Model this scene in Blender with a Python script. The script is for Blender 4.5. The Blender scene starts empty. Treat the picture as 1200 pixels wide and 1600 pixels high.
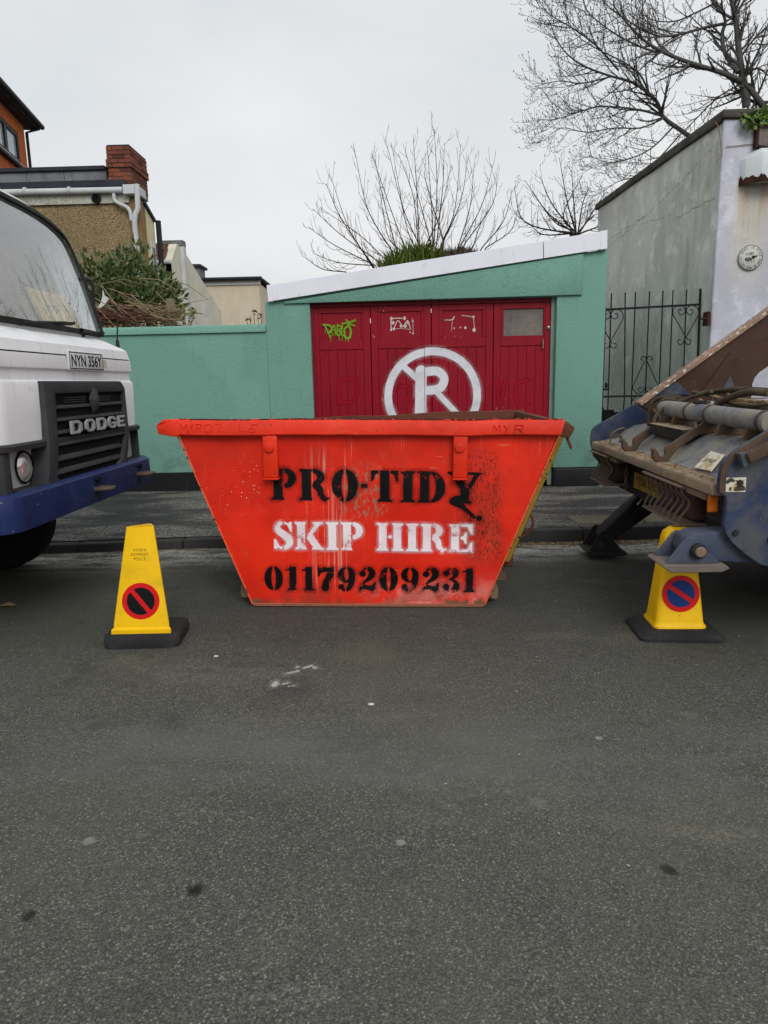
import bpy, bmesh, math, random
import numpy as np
from mathutils import Vector, Matrix
R = math.radians
scene = bpy.context.scene
COL = scene.collection

# ------------------------------------------------------------------ camera
F = 1075.0
PITCH, YAW, ROLL = R(10.59), R(1.3), R(1.2)
CAM = np.array([0.0, 0.0, 1.45])
fw = np.array([-math.sin(YAW)*math.cos(PITCH), math.cos(YAW)*math.cos(PITCH), -math.sin(PITCH)])
r0 = np.array([math.cos(YAW), math.sin(YAW), 0.0]); u0 = np.cross(r0, fw)
rt = r0*math.cos(ROLL) - u0*math.sin(ROLL)
up = r0*math.sin(ROLL) + u0*math.cos(ROLL)
cam_data = bpy.data.cameras.new('camera')
cam = bpy.data.objects.new('camera', cam_data); COL.objects.link(cam)
cam.matrix_world = Matrix(((rt[0], up[0], -fw[0], CAM[0]), (rt[1], up[1], -fw[1], CAM[1]),
                           (rt[2], up[2], -fw[2], CAM[2]), (0, 0, 0, 1)))
cam_data.sensor_fit = 'VERTICAL'; cam_data.sensor_height = 24.0
cam_data.lens = F/1600.0*24.0
cam_data.clip_start = 0.05; cam_data.clip_end = 2000
scene.camera = cam

# ------------------------------------------------------------------ sky, sun, exposure
SUN_EL, SUN_AZ = R(38), R(162)       # azimuth measured clockwise from +Y
world = bpy.data.worlds.new('World'); scene.world = world
world.use_nodes = True
wn = world.node_tree; wn.nodes.clear()
w_out = wn.nodes.new('ShaderNodeOutputWorld'); w_bg = wn.nodes.new('ShaderNodeBackground')
w_sky = wn.nodes.new('ShaderNodeTexSky'); w_sky.sky_type = 'NISHITA'; w_sky.sun_disc = False
w_sky.sun_elevation = SUN_EL; w_sky.sun_rotation = SUN_AZ; w_sky.dust_density = 4.0; w_sky.air_density = 1.2
w_tc = wn.nodes.new('ShaderNodeTexCoord')
w_map = wn.nodes.new('ShaderNodeMapping'); w_map.inputs['Scale'].default_value = (1.0, 1.0, 2.4)
w_n = wn.nodes.new('ShaderNodeTexNoise'); w_n.inputs['Scale'].default_value = 1.7
w_n.inputs['Detail'].default_value = 5; w_n.inputs['Roughness'].default_value = 0.5; w_n.inputs['Distortion'].default_value = 0.3
w_r = wn.nodes.new('ShaderNodeValToRGB')
w_r.color_ramp.elements[0].position = 0.3; w_r.color_ramp.elements[0].color = (6.1, 6.55, 6.85, 1)
w_r.color_ramp.elements[1].position = 0.7; w_r.color_ramp.elements[1].color = (8.1, 8.15, 8.2, 1)
w_m = wn.nodes.new('ShaderNodeMixRGB'); w_m.inputs['Fac'].default_value = 0.93
L = wn.links.new
L(w_tc.outputs['Generated'], w_map.inputs['Vector']); L(w_map.outputs[0], w_n.inputs['Vector'])
L(w_n.outputs['Fac'], w_r.inputs['Fac'])
L(w_sky.outputs[0], w_m.inputs['Color1']); L(w_r.outputs[0], w_m.inputs['Color2'])
L(w_m.outputs[0], w_bg.inputs['Color']); w_bg.inputs['Strength'].default_value = 0.1
L(w_bg.outputs[0], w_out.inputs['Surface'])

sun_d = bpy.data.lights.new('sun', 'SUN'); sun_d.energy = 1.5; sun_d.angle = R(30); sun_d.color = (1.0, 0.985, 0.96)
sun = bpy.data.objects.new('sun', sun_d); COL.objects.link(sun)
sd_ = Vector((math.sin(SUN_AZ)*math.cos(SUN_EL), math.cos(SUN_AZ)*math.cos(SUN_EL), math.sin(SUN_EL)))
sun.rotation_euler = (-sd_).to_track_quat('-Z', 'Y').to_euler(); sun.location = (0, -4, 12)
scene.view_settings.view_transform = 'Standard'; scene.view_settings.look = 'None'
scene.view_settings.exposure = 0.12; scene.view_settings.gamma = 1.0
scene.view_settings.use_curve_mapping = False

# ------------------------------------------------------------------ survey helpers
def ray(a, b):
    return fw + rt*(a-600)/F - up*(b-800)/F
def P(a, b, **k):
    d = ray(a, b); (ax, v), = k.items(); i = 'xyz'.index(ax)
    return CAM + d*(v-CAM[i])/d[i]

# ------------------------------------------------------------------ mesh builder
class MB:
    def __init__(s): s.v = []; s.f = []
    def add(s, vs, fs):
        o = len(s.v); s.v += [tuple(float(c) for c in v) for v in vs]; s.f += [tuple(i+o for i in f) for f in fs]; return s
    def box(s, x0, x1, y0, y1, z0, z1):
        return s.add([(x0,y0,z0),(x1,y0,z0),(x1,y1,z0),(x0,y1,z0),(x0,y0,z1),(x1,y0,z1),(x1,y1,z1),(x0,y1,z1)],
                     [(3,2,1,0),(4,5,6,7),(0,1,5,4),(1,2,6,5),(2,3,7,6),(3,0,4,7)])
    def hexa(s, b, t):      # two quads of four points each
        return s.add(list(b)+list(t), [(3,2,1,0),(4,5,6,7),(0,1,5,4),(1,2,6,5),(2,3,7,6),(3,0,4,7)])
    def bar(s, p, q, w, h, upv=(0,0,1)):   # rectangular bar from p to q, w across, h along upv
        p = Vector(p); q = Vector(q); d = (q-p).normalized(); u = Vector(upv)
        a = d.cross(u)
        if a.length < 1e-4: a = d.cross(Vector((1,0,0)))
        a.normalize(); u = a.cross(d).normalized()
        A = a*(w/2); U = u*(h/2)
        return s.hexa([p-A-U, p+A-U, p+A+U, p-A+U], [q-A-U, q+A-U, q+A+U, q-A+U])
    def prism(s, poly, ax, a, b):           # poly in the plane across ax, pulled from a to b
        def m(p, h):
            return {'y': (p[0], h, p[1]), 'x': (h, p[0], p[1]), 'z': (p[0], p[1], h)}[ax]
        n = len(poly)
        ar = sum(poly[i][0]*poly[(i+1) % n][1]-poly[(i+1) % n][0]*poly[i][1] for i in range(n))
        poly = list(poly) if ar > 0 else list(poly)[::-1]
        vs = [m(p, a) for p in poly]+[m(p, b) for p in poly]
        flip = (ax == 'y') != (b < a)
        fs = [tuple(range(n))[::-1], tuple(range(n, 2*n))]+[(i, (i+1) % n, n+(i+1) % n, n+i) for i in range(n)]
        if flip: fs = [f[::-1] for f in fs]
        return s.add(vs, fs)
    def ring(s, outer, inner, ax, a, b):    # plate with a hole, same number of points in and out
        def m(p, h):
            return {'y': (p[0], h, p[1]), 'x': (h, p[0], p[1]), 'z': (p[0], p[1], h)}[ax]
        n = len(outer)
        vs = [m(p, a) for p in outer]+[m(p, a) for p in inner]+[m(p, b) for p in outer]+[m(p, b) for p in inner]
        fs = []
        for i in range(n):
            j = (i+1) % n
            fs += [(i, j, n+j, n+i), (2*n+i, 3*n+i, 3*n+j, 2*n+j), (i, 2*n+i, 2*n+j, j), (n+i, n+j, 3*n+j, 3*n+i)]
        return s.add(vs, fs)
    def tube(s, pts, r, n=8, closed=False, cap=True):
        pts = [Vector(p) for p in pts]; m = len(pts)
        rr = r if isinstance(r, (list, tuple)) else [r]*m
        vs = []; fs = []; a = None
        for i, p in enumerate(pts):
            if closed: t = pts[(i+1) % m]-pts[i-1]
            else: t = pts[min(i+1, m-1)]-pts[max(i-1, 0)]
            if t.length < 1e-9: t = Vector((0,0,1))
            t.normalize()
            if a is None:
                a = t.orthogonal().normalized()
            else:
                a = a-t*a.dot(t)
                a = a.normalized() if a.length > 1e-6 else t.orthogonal().normalized()
            b = t.cross(a)
            for k in range(n):
                an = 2*math.pi*k/n
                vs.append(p+(a*math.cos(an)+b*math.sin(an))*rr[i])
        for i in range(m if closed else m-1):
            j = (i+1) % m
            for k in range(n):
                l = (k+1) % n
                fs.append((i*n+k, i*n+l, j*n+l, j*n+k))
        if cap and not closed:
            fs.append(tuple(range(n))[::-1]); fs.append(tuple((m-1)*n+k for k in range(n)))
        return s.add(vs, fs)
    def cyl(s, p, q, r, n=16, r2=None): return s.tube([p, q], [r, r if r2 is None else r2], n)
    def lathe(s, prof, c, axis='z', n=24, cap=True):
        vs = []; fs = []; c = Vector(c)
        for (r, h) in prof:
            for k in range(n):
                an = 2*math.pi*k/n; a, b = r*math.cos(an), r*math.sin(an)
                vs.append(c+Vector({'z': (a, b, h), 'y': (a, h, -b), 'x': (h, a, b)}[axis]))
        m = len(prof)
        for i in range(m-1):
            for k in range(n):
                l = (k+1) % n
                fs.append((i*n+k, i*n+l, (i+1)*n+l, (i+1)*n+k))
        if cap:
            fs.append(tuple(range(n))[::-1]); fs.append(tuple((m-1)*n+k for k in range(n)))
        return s.add(vs, fs)
    def ball(s, c, r, n=8, m=5, sq=(1,1,1)):
        vs = []; fs = []
        for i in range(m+1):
            th = math.pi*i/m
            for k in range(n):
                an = 2*math.pi*k/n
                vs.append((c[0]+r*sq[0]*math.sin(th)*math.cos(an), c[1]+r*sq[1]*math.sin(th)*math.sin(an), c[2]+r*sq[2]*math.cos(th)))
        for i in range(m):
            for k in range(n):
                l = (k+1) % n
                fs.append((i*n+k, (i+1)*n+k, (i+1)*n+l, i*n+l))
        return s.add(vs, fs)
    def sheet(s, rows):                     # grid of points
        n = len(rows[0]); vs = [p for r_ in rows for p in r_]
        return s.add(vs, [(i*n+j, i*n+j+1, (i+1)*n+j+1, (i+1)*n+j) for i in range(len(rows)-1) for j in range(n-1)])

BASE = {}
def tag(o, label=None, cat=None, group=None, kind=None):
    if label: o['label'] = label
    if cat: o['category'] = cat
    if group: o['group'] = group
    if kind: o['kind'] = kind
    return o
def thing(name, loc, label, cat, group=None, local=False):
    o = bpy.data.objects.new(name, None); COL.objects.link(o); o.location = loc; o.empty_display_size = 0.1
    BASE[o.name] = Vector((0,0,0)) if local else Vector(loc)
    return tag(o, label, cat, group)
def obj(name, mb, mat, parent=None, bevel=0, seg=1, smooth=35, thick=0, kind=None, label=None, fixn=True):
    me = bpy.data.meshes.new(name); me.from_pydata(mb.v, [], mb.f)
    bm = bmesh.new(); bm.from_mesh(me)
    if fixn:
        bmesh.ops.remove_doubles(bm, verts=bm.verts, dist=1e-5)
        bmesh.ops.recalc_face_normals(bm, faces=bm.faces)
    if thick: bmesh.ops.solidify(bm, geom=bm.faces[:], thickness=thick)
    if bevel:
        es = [e for e in bm.edges if len(e.link_faces) == 2 and e.calc_face_angle(0) > R(28)]
        bmesh.ops.bevel(bm, geom=es, offset=bevel, offset_type='OFFSET', segments=seg, profile=0.5, affect='EDGES', clamp_overlap=True)
    b = BASE.get(parent.name, Vector((0,0,0))) if parent else Vector((0,0,0))
    if b.length: bmesh.ops.translate(bm, verts=bm.verts, vec=-b)
    bm.to_mesh(me); bm.free()
    if smooth:
        me.polygons.foreach_set('use_smooth', [True]*len(me.polygons)); me.set_sharp_from_angle(angle=R(smooth))
    for m in (mat if isinstance(mat, (list, tuple)) else [mat]): me.materials.append(m)
    o = bpy.data.objects.new(name, me); COL.objects.link(o)
    if parent: o.parent = parent
    BASE[o.name] = b
    return tag(o, label=label, kind=kind)
def dup(o, parent=None, loc=(0,0,0), rot=None):
    c = o.copy(); COL.objects.link(c); c.parent = parent; c.location = loc
    if rot is not None: c.rotation_euler = rot
    BASE[c.name] = BASE.get(o.name, Vector((0,0,0)))
    return c

# ------------------------------------------------------------------ material helper
def lin(r, g, b):
    f = lambda c: (c/255/12.92) if c/255 <= 0.04045 else ((c/255+0.055)/1.055)**2.4
    return (f(r), f(g), f(b), 1.0)
class N:
    def __init__(s, name, color=(0.5,0.5,0.5,1), rough=0.6, metal=0.0, spec=0.22):
        s.m = bpy.data.materials.new(name); s.m.use_nodes = True; s.t = s.m.node_tree
        s.b = s.t.nodes['Principled BSDF']; s.out = s.t.nodes['Material Output']
        s.b.inputs['Base Color'].default_value = color; s.b.inputs['Roughness'].default_value = rough
        s.b.inputs['Metallic'].default_value = metal; s.b.inputs['Specular IOR Level'].default_value = spec
        s.tc = None; s.c = color
    def n(s, t): return s.t.nodes.new(t)
    def l(s, a, b): s.t.links.new(a, b)
    def put(s, sock, v):
        if hasattr(v, 'is_output'): s.l(v, sock)
        elif isinstance(v, (tuple, list)) and len(v) == 3 and len(sock.default_value) == 4: sock.default_value = (*v, 1)
        else: sock.default_value = v
    def vec(s, scale=(1,1,1), loc=(0,0,0), rot=(0,0,0), coord='Object'):
        if s.tc is None: s.tc = s.n('ShaderNodeTexCoord')
        mp = s.n('ShaderNodeMapping'); mp.inputs['Scale'].default_value = scale
        mp.inputs['Location'].default_value = loc; mp.inputs['Rotation'].default_value = rot
        s.l(s.tc.outputs[coord], mp.inputs['Vector']); return mp.outputs[0]
    def noise(s, scale, detail=4, rough=0.55, v=None, dist=0.0, color=False):
        x = s.n('ShaderNodeTexNoise'); x.inputs['Scale'].default_value = scale; x.inputs['Detail'].default_value = detail
        x.inputs['Roughness'].default_value = rough; x.inputs['Distortion'].default_value = dist
        s.l(v if v is not None else s.vec(), x.inputs['Vector']); return x.outputs['Color' if color else 'Fac']
    def voro(s, scale, v=None, feature='F1', out='Distance', rand=1.0):
        x = s.n('ShaderNodeTexVoronoi'); x.feature = feature; x.inputs['Scale'].default_value = scale
        x.inputs['Randomness'].default_value = rand
        s.l(v if v is not None else s.vec(), x.inputs['Vector']); return x.outputs[out]
    def step(s, f, a, b, lo=0.0, hi=1.0):
        x = s.n('ShaderNodeMapRange'); x.interpolation_type = 'SMOOTHSTEP'
        s.put(x.inputs['Value'], f); x.inputs['From Min'].default_value = a; x.inputs['From Max'].default_value = b
        x.inputs['To Min'].default_value = lo; x.inputs['To Max'].default_value = hi; return x.outputs[0]
    def math(s, op, a, b=0.0, c=None):
        x = s.n('ShaderNodeMath'); x.operation = op; s.put(x.inputs[0], a); s.put(x.inputs[1], b)
        if c is not None: s.put(x.inputs[2], c)
        return x.outputs[0]
    def mul(s, *a):
        r_ = a[0]
        for b in a[1:]: r_ = s.math('MULTIPLY', r_, b)
        return r_
    def mix(s, f, a, b, mode='MIX'):
        x = s.n('ShaderNodeMixRGB'); x.blend_type = mode; s.put(x.inputs[0], f); s.put(x.inputs[1], a); s.put(x.inputs[2], b); return x.outputs[0]
    def ramp(s, f, stops):
        x = s.n('ShaderNodeValToRGB'); e = x.color_ramp.elements
        while len(e) < len(stops): e.new(0.5)
        for i, (p_, c) in enumerate(stops): e[i].position = p_; e[i].color = c
        s.l(f, x.inputs[0]); return x.outputs[0]
    def xyz(s):
        x = s.n('ShaderNodeSeparateXYZ'); s.l(s.vec(), x.inputs[0]); return x.outputs
    def bump(s, h, strength=0.3, dist=0.01, prev=None):
        x = s.n('ShaderNodeBump'); x.inputs['Strength'].default_value = strength; x.inputs['Distance'].default_value = dist
        s.l(h, x.inputs['Height'])
        if prev is not None: s.l(prev, x.inputs['Normal'])
        return x.outputs[0]
    def set(s, color=None, rough=None, normal=None, metal=None):
        if color is not None: s.put(s.b.inputs['Base Color'], color)
        if rough is not None: s.put(s.b.inputs['Roughness'], rough)
        if normal is not None: s.l(normal, s.b.inputs['Normal'])
        if metal is not None: s.put(s.b.inputs['Metallic'], metal)
        return s.m
RUST = lin(84, 60, 44); RUST2 = lin(116, 86, 60); DUST = lin(128, 112, 92)
def weathered(name, col, rough=0.5, var=0.25, rust=0.0, dust=0.0, dustcol=DUST, chips=None, bump=0.15, bscale=60, spec=0.2, streak=0.0, metal=0.0):
    """paint / metal with tonal variation, grime, rust patches and chips"""
    m = N(name, col, rough, metal, spec)
    big = m.noise(2.3, 5, 0.6); fine = m.noise(24, 5, 0.65)
    dk = tuple(c*0.55 for c in col[:3])
    c = m.mix(m.mul(m.step(big, 0.4, 0.75), var*1.6), col, (*dk, 1))
    c = m.mix(m.mul(m.step(fine, 0.45, 0.8), var), c, (*dk, 1))
    if streak:
        st = m.noise(9, 4, 0.6, v=m.vec(scale=(2.5, 2.5, 0.12)))
        c = m.mix(m.mul(m.step(st, 0.5, 0.75), streak), c, lin(70, 66, 58))
    if dust:
        d = m.noise(5, 6, 0.7, v=m.vec(loc=(3.1, 1.2, 0.4)))
        c = m.mix(m.mul(m.step(d, 0.55-0.3*dust, 0.85-0.3*dust), min(1, dust*1.3)), c, dustcol)
    rgh = rough
    if rust:
        r1 = m.noise(6.5, 8, 0.72, v=m.vec(loc=(7.7, 0.3, 2.2)))
        msk = m.step(r1, 0.70-0.35*rust, 0.76-0.35*rust)
        c = m.mix(msk, c, m.mix(m.noise(40, 3, 0.6), RUST, RUST2))
        rgh = m.math('ADD', m.mul(msk, 0.35), rough)
    if chips:
        cc, th = chips
        ch = m.noise(38, 3, 0.6, v=m.vec(loc=(1.7, 5.3, 0.9)))
        c = m.mix(m.step(ch, th, th+0.02), c, cc)
    nb = m.bump(m.noise(bscale, 4, 0.6), bump, 0.004)
    m.set(color=c, normal=nb)
    m.put(m.b.inputs['Roughness'], m.math('MINIMUM', m.math('ADD', m.mul(m.step(big, 0.3, 0.7), 0.12), rgh), 1.0))
    return m.m
def plain(name, col, rough=0.6, metal=0.0, spec=0.18):
    m = N(name, col, rough, metal, spec); f = m.noise(14, 4, 0.6)
    m.set(color=m.mix(m.mul(m.step(f, 0.35, 0.75), 0.35), col, tuple(c*0.6 for c in col[:3])+(1,)))
    return m.m

# ------------------------------------------------------------------ signed distance shapes for flat print
def s_box(x0, y0, x1, y1):
    cx, cy, hx, hy = (x0+x1)/2, (y0+y1)/2, abs(x1-x0)/2, abs(y1-y0)/2
    def f(X, Y):
        dx, dy = np.abs(X-cx)-hx, np.abs(Y-cy)-hy
        return np.hypot(np.maximum(dx, 0), np.maximum(dy, 0))+np.minimum(np.maximum(dx, dy), 0)
    return f
def s_ell(cx, cy, rx, ry):
    def f(X, Y):
        x, y = X-cx, Y-cy
        k0 = np.hypot(x/rx, y/ry); k1 = np.hypot(x/rx**2, y/ry**2)+1e-9
        return np.where(k0 < 0.02, -min(rx, ry), k0*(k0-1)/k1)
    return f
def s_poly(pts):
    pts = np.array(pts, float)
    def f(X, Y):
        d = np.full(X.shape, 1e9); ins = np.zeros(X.shape, bool)
        n = len(pts)
        for i in range(n):
            a, b = pts[i], pts[(i+1) % n]; e = b-a
            t = np.clip(((X-a[0])*e[0]+(Y-a[1])*e[1])/max(e@e, 1e-12), 0, 1)
            d = np.minimum(d, np.hypot(X-a[0]-t*e[0], Y-a[1]-t*e[1]))
            c = (a[1] > Y) != (b[1] > Y)
            ins ^= c & (X < (b[0]-a[0])*(Y-a[1])/(b[1]-a[1] if b[1] != a[1] else 1e-12)+a[0])
        return np.where(ins, -d, d)
    return f
def s_line(pts, w, w2=None):
    pts = np.array(pts, float); n = len(pts)
    ws = np.linspace(w, w if w2 is None else w2, n) if not isinstance(w, (list, tuple)) else np.array(w, float)
    def f(X, Y):
        d = np.full(X.shape, 1e9)
        for i in range(n-1):
            a, b = pts[i], pts[i+1]; e = b-a
            t = np.clip(((X-a[0])*e[0]+(Y-a[1])*e[1])/max(e@e, 1e-12), 0, 1)
            d = np.minimum(d, np.hypot(X-a[0]-t*e[0], Y-a[1]-t*e[1])-(ws[i]*(1-t)+ws[i+1]*t)/2)
        return d
    return f
def s_or(*fs): return lambda X, Y: np.minimum.reduce([f(X, Y) for f in fs])
def s_and(*fs): return lambda X, Y: np.maximum.reduce([f(X, Y) for f in fs])
def s_sub(a, *bs): return lambda X, Y: np.maximum.reduce([a(X, Y)]+[-b(X, Y) for b in bs])
def s_move(f, dx, dy, sx=1.0, sy=1.0):
    return lambda X, Y: f((X-dx)/sx, (Y-dy)/sy)*min(sx, sy)
def smooth_pts(pts, k=6):
    p = [np.array(q, float) for q in pts]; p = [2*p[0]-p[1]]+p+[2*p[-1]-p[-2]]; out = []
    for i in range(1, len(p)-2):
        for j in range(k):
            t = j/k
            out.append(0.5*((2*p[i])+(-p[i-1]+p[i+1])*t+(2*p[i-1]-5*p[i]+4*p[i+1]-p[i+2])*t*t+(-p[i-1]+3*p[i]-3*p[i+1]+p[i+2])*t**3))
    out.append(p[-2]); return out
def decal(name, parent, f, box, cell, place, mat, margin):
    a0, a1, b0, b1 = box
    na, nb = int((a1-a0)/cell)+2, int((b1-b0)/cell)+2
    A, B = np.meshgrid(np.linspace(a0, a1, na), np.linspace(b0, b1, nb))
    S = f(A, B)
    keep = np.minimum.reduce([S[:-1, :-1], S[1:, :-1], S[:-1, 1:], S[1:, 1:]]) < margin
    idx = np.arange(na*nb).reshape(nb, na)
    q = np.stack([idx[:-1, :-1], idx[:-1, 1:], idx[1:, 1:], idx[1:, :-1]], -1)[keep]
    used = np.unique(q); rm = np.full(na*nb, -1); rm[used] = np.arange(len(used))
    V = np.array(place(A.ravel()[used], B.ravel()[used])).T
    b = BASE.get(parent.name, Vector((0,0,0))) if parent else Vector((0,0,0))
    V = V-np.array(b)
    me = bpy.data.meshes.new(name); me.from_pydata(V.tolist(), [], rm[q].tolist())
    at = me.attributes.new('sd', 'FLOAT', 'POINT'); at.data.foreach_set('value', S.ravel()[used].astype(np.float32))
    me.polygons.foreach_set('use_smooth', [True]*len(me.polygons))
    me.materials.append(mat)
    o = bpy.data.objects.new(name, me); COL.objects.link(o)
    if parent: o.parent = parent
    BASE[o.name] = b
    return o
def spray(name, col, soft=0.004, halo=0.0, wear=0.0, rough=0.5, wearscale=9, grit=0.003, col2=None, hk=0.75):
    m = N(name, col, rough, 0, 0.12)
    at = m.n('ShaderNodeAttribute'); at.attribute_name = 'sd'
    sd = m.math('ADD', at.outputs['Fac'], m.mul(m.math('SUBTRACT', m.noise(90, 3, 0.6), 0.5), grit*2))
    fac = m.step(sd, -soft, soft, 1.0, 0.0)
    if halo:
        h = m.mul(m.step(sd, -0.002, halo, hk, 0.0), m.step(m.noise(7, 3), 0.35, 0.6), m.step(m.noise(420, 1, 0.5), 0.35, 0.65))
        fac = m.math('MAXIMUM', fac, h)
    if wear:
        w1 = m.noise(wearscale, 8, 0.75); w2 = m.noise(60, 4, 0.7)
        fac = m.mul(fac, m.step(w1, 0.30+0.25*wear, 0.22+0.25*wear, 0.15, 1.0) if False else m.step(w1, 0.62-0.1*wear, 0.70-0.1*wear, 1.0, 0.25),
                    m.step(w2, 0.66, 0.74, 1.0, 0.2))
    c = m.mix(m.step(m.noise(5, 5, 0.65), 0.4, 0.7), col, col2 if col2 else tuple(x*0.8 for x in col[:3])+(1,))
    m.set(color=c)
    tr = m.n('ShaderNodeBsdfTransparent'); mx = m.n('ShaderNodeMixShader')
    m.l(fac, mx.inputs[0]); m.l(tr.outputs[0], mx.inputs[1]); m.l(m.b.outputs[0], mx.inputs[2]); m.l(mx.outputs[0], m.out.inputs['Surface'])
    return m.m
def text_mesh(body, size, extrude=0.0, bold=0.0):
    cu = bpy.data.curves.new('lettering_curve', 'FONT'); cu.body = body; cu.size = size; cu.extrude = extrude
    cu.align_x = 'CENTER'; cu.align_y = 'CENTER'; cu.resolution_u = 3; cu.offset = bold
    o = bpy.data.objects.new('lettering_source', cu); COL.objects.link(o)
    me = bpy.data.meshes.new_from_object(o.evaluated_get(bpy.context.evaluated_depsgraph_get()))
    bpy.data.objects.remove(o); bpy.data.curves.remove(cu)
    return me
def text_obj(name, body, w, h, origin, ux, uz, mat, parent, extrude=0.0, bold=0.0):
    """flat text w wide and h high centred on origin, reading along ux, upright along uz"""
    me = text_mesh(body, 1.0, extrude, bold)
    co = np.array([v.co[:] for v in me.vertices])
    mn, mx = co.min(0), co.max(0)
    ux = np.array(ux, float); ux /= np.linalg.norm(ux); uz = np.array(uz, float); uz /= np.linalg.norm(uz); nn = np.cross(ux, uz)
    b = np.array(BASE.get(parent.name, Vector((0,0,0))))
    for v in me.vertices:
        a = (v.co.x-(mn[0]+mx[0])/2)/(mx[0]-mn[0])*w; c = (v.co.y-(mn[1]+mx[1])/2)/(mx[1]-mn[1])*h
        v.co = Vector(np.array(origin)-b+ux*a+uz*c+nn*v.co.z)
    me.materials.clear(); me.materials.append(mat)
    o = bpy.data.objects.new(name, me); COL.objects.link(o); o.parent = parent; BASE[o.name] = Vector(b)
    return o
random.seed(7); rng = np.random.default_rng(7)
# ================================================================== SETTING
def road_z(x): return -0.018*max(-1.8, min(1.8, x))
def kerb_y(x): return 6.10+0.085*x if x < 3 else 6.355+0.03*(x-3)
PAVE = 0.10
def pave_z(x): return PAVE+0.45*road_z(x)
YW = 8.9                                    # face of the green garage and wall
def asphalt(name, base, chip, stain, scale=115, speck=0.5, patch=None):
    m = N(name, base, 0.85, 0, 0.12)
    cell = m.voro(scale, out='Color'); dist = m.voro(scale)
    sx = m.n('ShaderNodeSeparateXYZ'); m.l(cell, sx.inputs[0])
    dkc = tuple(c*0.68 for c in base[:3])+(1,); lt = tuple(c*1.34 for c in base[:3])+(1,)
    c = m.mix(sx.outputs[0], dkc, lt)
    c = m.mix(m.mul(m.step(sx.outputs[1], 0.90, 0.93), speck), c, chip)
    c = m.mix(m.mul(m.step(sx.outputs[2], 0.93, 0.96), speck*0.8), c, lin(120, 104, 84))
    c = m.mix(m.step(dist, 0.35, 0.75, 0.0, 0.65), c, tuple(x*0.3 for x in base[:3])+(1,))
    big = m.noise(0.55, 6, 0.62); med = m.noise(2.6, 6, 0.68)
    c = m.mix(m.mul(m.step(big, 0.42, 0.68), 0.45), c, stain)
    c = m.mix(m.mul(m.step(med, 0.5, 0.72), 0.35), c, tuple(x*0.45 for x in base[:3])+(1,))
    if patch: c = patch(m, c)
    nb = m.bump(dist, 0.55, 0.004); nb = m.bump(m.noise(260, 2, 0.6), 0.35, 0.003, nb)
    m.set(color=c, normal=nb, rough=m.step(med, 0.3, 0.75, 0.72, 0.95))
    return m.m
SPOTS = [(P(u, v, z=0)[0], P(u, v, z=0)[1], r_, c_, k_) for u, v, r_, c_, k_ in ((306, 1396, .035, lin(26, 24, 22), .85), (45, 1440, .03, lin(26, 24, 22), .8), (1046, 1353, .035, lin(26, 24, 22), .75), (150, 1143, .06, lin(48, 48, 47), .35), (270, 1135, .12, lin(56, 56, 55), .3), (460, 1080, .16, lin(56, 56, 54), .35), (575, 1020, .22, lin(116, 110, 88), .2), (840, 1250, .04, lin(140, 140, 134), .22), (626, 1316, .02, lin(160, 158, 150), .5), (1080, 1110, .05, lin(124, 124, 118), .25), (140, 1322, .025, lin(150, 150, 146), .5), (936, 1148, .02, lin(170, 170, 166), .5), (430, 1480, .12, lin(112, 106, 92), .15))]
def road_patch(m, c):
    # dried grit along the gutter and pale scuffs, a few oil spots
    x = m.xyz()
    gx = m.math('SUBTRACT', x[1], m.math('MULTIPLY_ADD', x[0], 0.085, 6.10))
    g = m.mul(m.step(gx, -0.9, -0.1), m.step(m.noise(3.0, 6, 0.75, v=m.vec(scale=(0.7, 3.0, 1))), 0.40, 0.56))
    c = m.mix(m.mul(g, m.step(m.noise(46, 4, 0.75), 0.34, 0.56)), c, lin(196, 192, 184))
    sc = m.noise(1.9, 6, 0.7, v=m.vec(scale=(0.5, 2.2, 1), loc=(4, 2, 0)))
    c = m.mix(m.mul(m.step(sc, 0.60, 0.72), m.step(m.noise(55, 3, 0.7), 0.45, 0.62), 0.4), c, lin(138, 136, 130))
    # darker strip over the far part of the road, with a ragged edge, and smoother wheel tracks nearer the camera
    far_y = m.math('ADD', x[1], m.mul(m.math('SUBTRACT', m.noise(1.1, 6, 0.7), 0.5), 1.6))
    c = m.mix(m.mul(m.step(far_y, 3.0, 4.0), 0.30), c, lin(46, 47, 46))
    tr = m.math('ABSOLUTE', m.math('SUBTRACT', m.math('ADD', x[1], m.mul(m.noise(0.7, 4, 0.6), 0.5)), 2.75))
    c = m.mix(m.mul(m.step(tr, 0.45, 0.1), m.step(m.noise(2.2, 5, 0.7, v=m.vec(scale=(0.35, 1.2, 1))), 0.35, 0.65), 0.4), c, lin(104, 106, 104))
    for (px_, py_, rd, col_, k_) in SPOTS:
        d2 = m.math('ADD', m.math('POWER', m.math('SUBTRACT', x[0], px_), 2.0), m.math('POWER', m.math('SUBTRACT', x[1], py_), 2.0))
        d1 = m.math('ADD', m.math('POWER', d2, 0.5), m.mul(m.math('SUBTRACT', m.noise(22, 4, 0.7), 0.5), rd*1.3))
        c = m.mix(m.mul(m.step(d1, rd, rd*0.35), k_), c, col_)
    sw = m.noise(0.9, 7, 0.72, v=m.vec(scale=(0.6, 1.5, 1), loc=(1.7, 3.1, 0), rot=(0, 0, 0.35)))
    c = m.mix(m.mul(m.step(sw, 0.56, 0.66), m.step(m.noise(70, 3, 0.7), 0.4, 0.6), 0.3), c, lin(128, 126, 112))
    return c
road_m = asphalt('road_asphalt', lin(88, 89, 84), lin(152, 149, 139), lin(98, 97, 84), 165, 0.55, road_patch)
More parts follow.
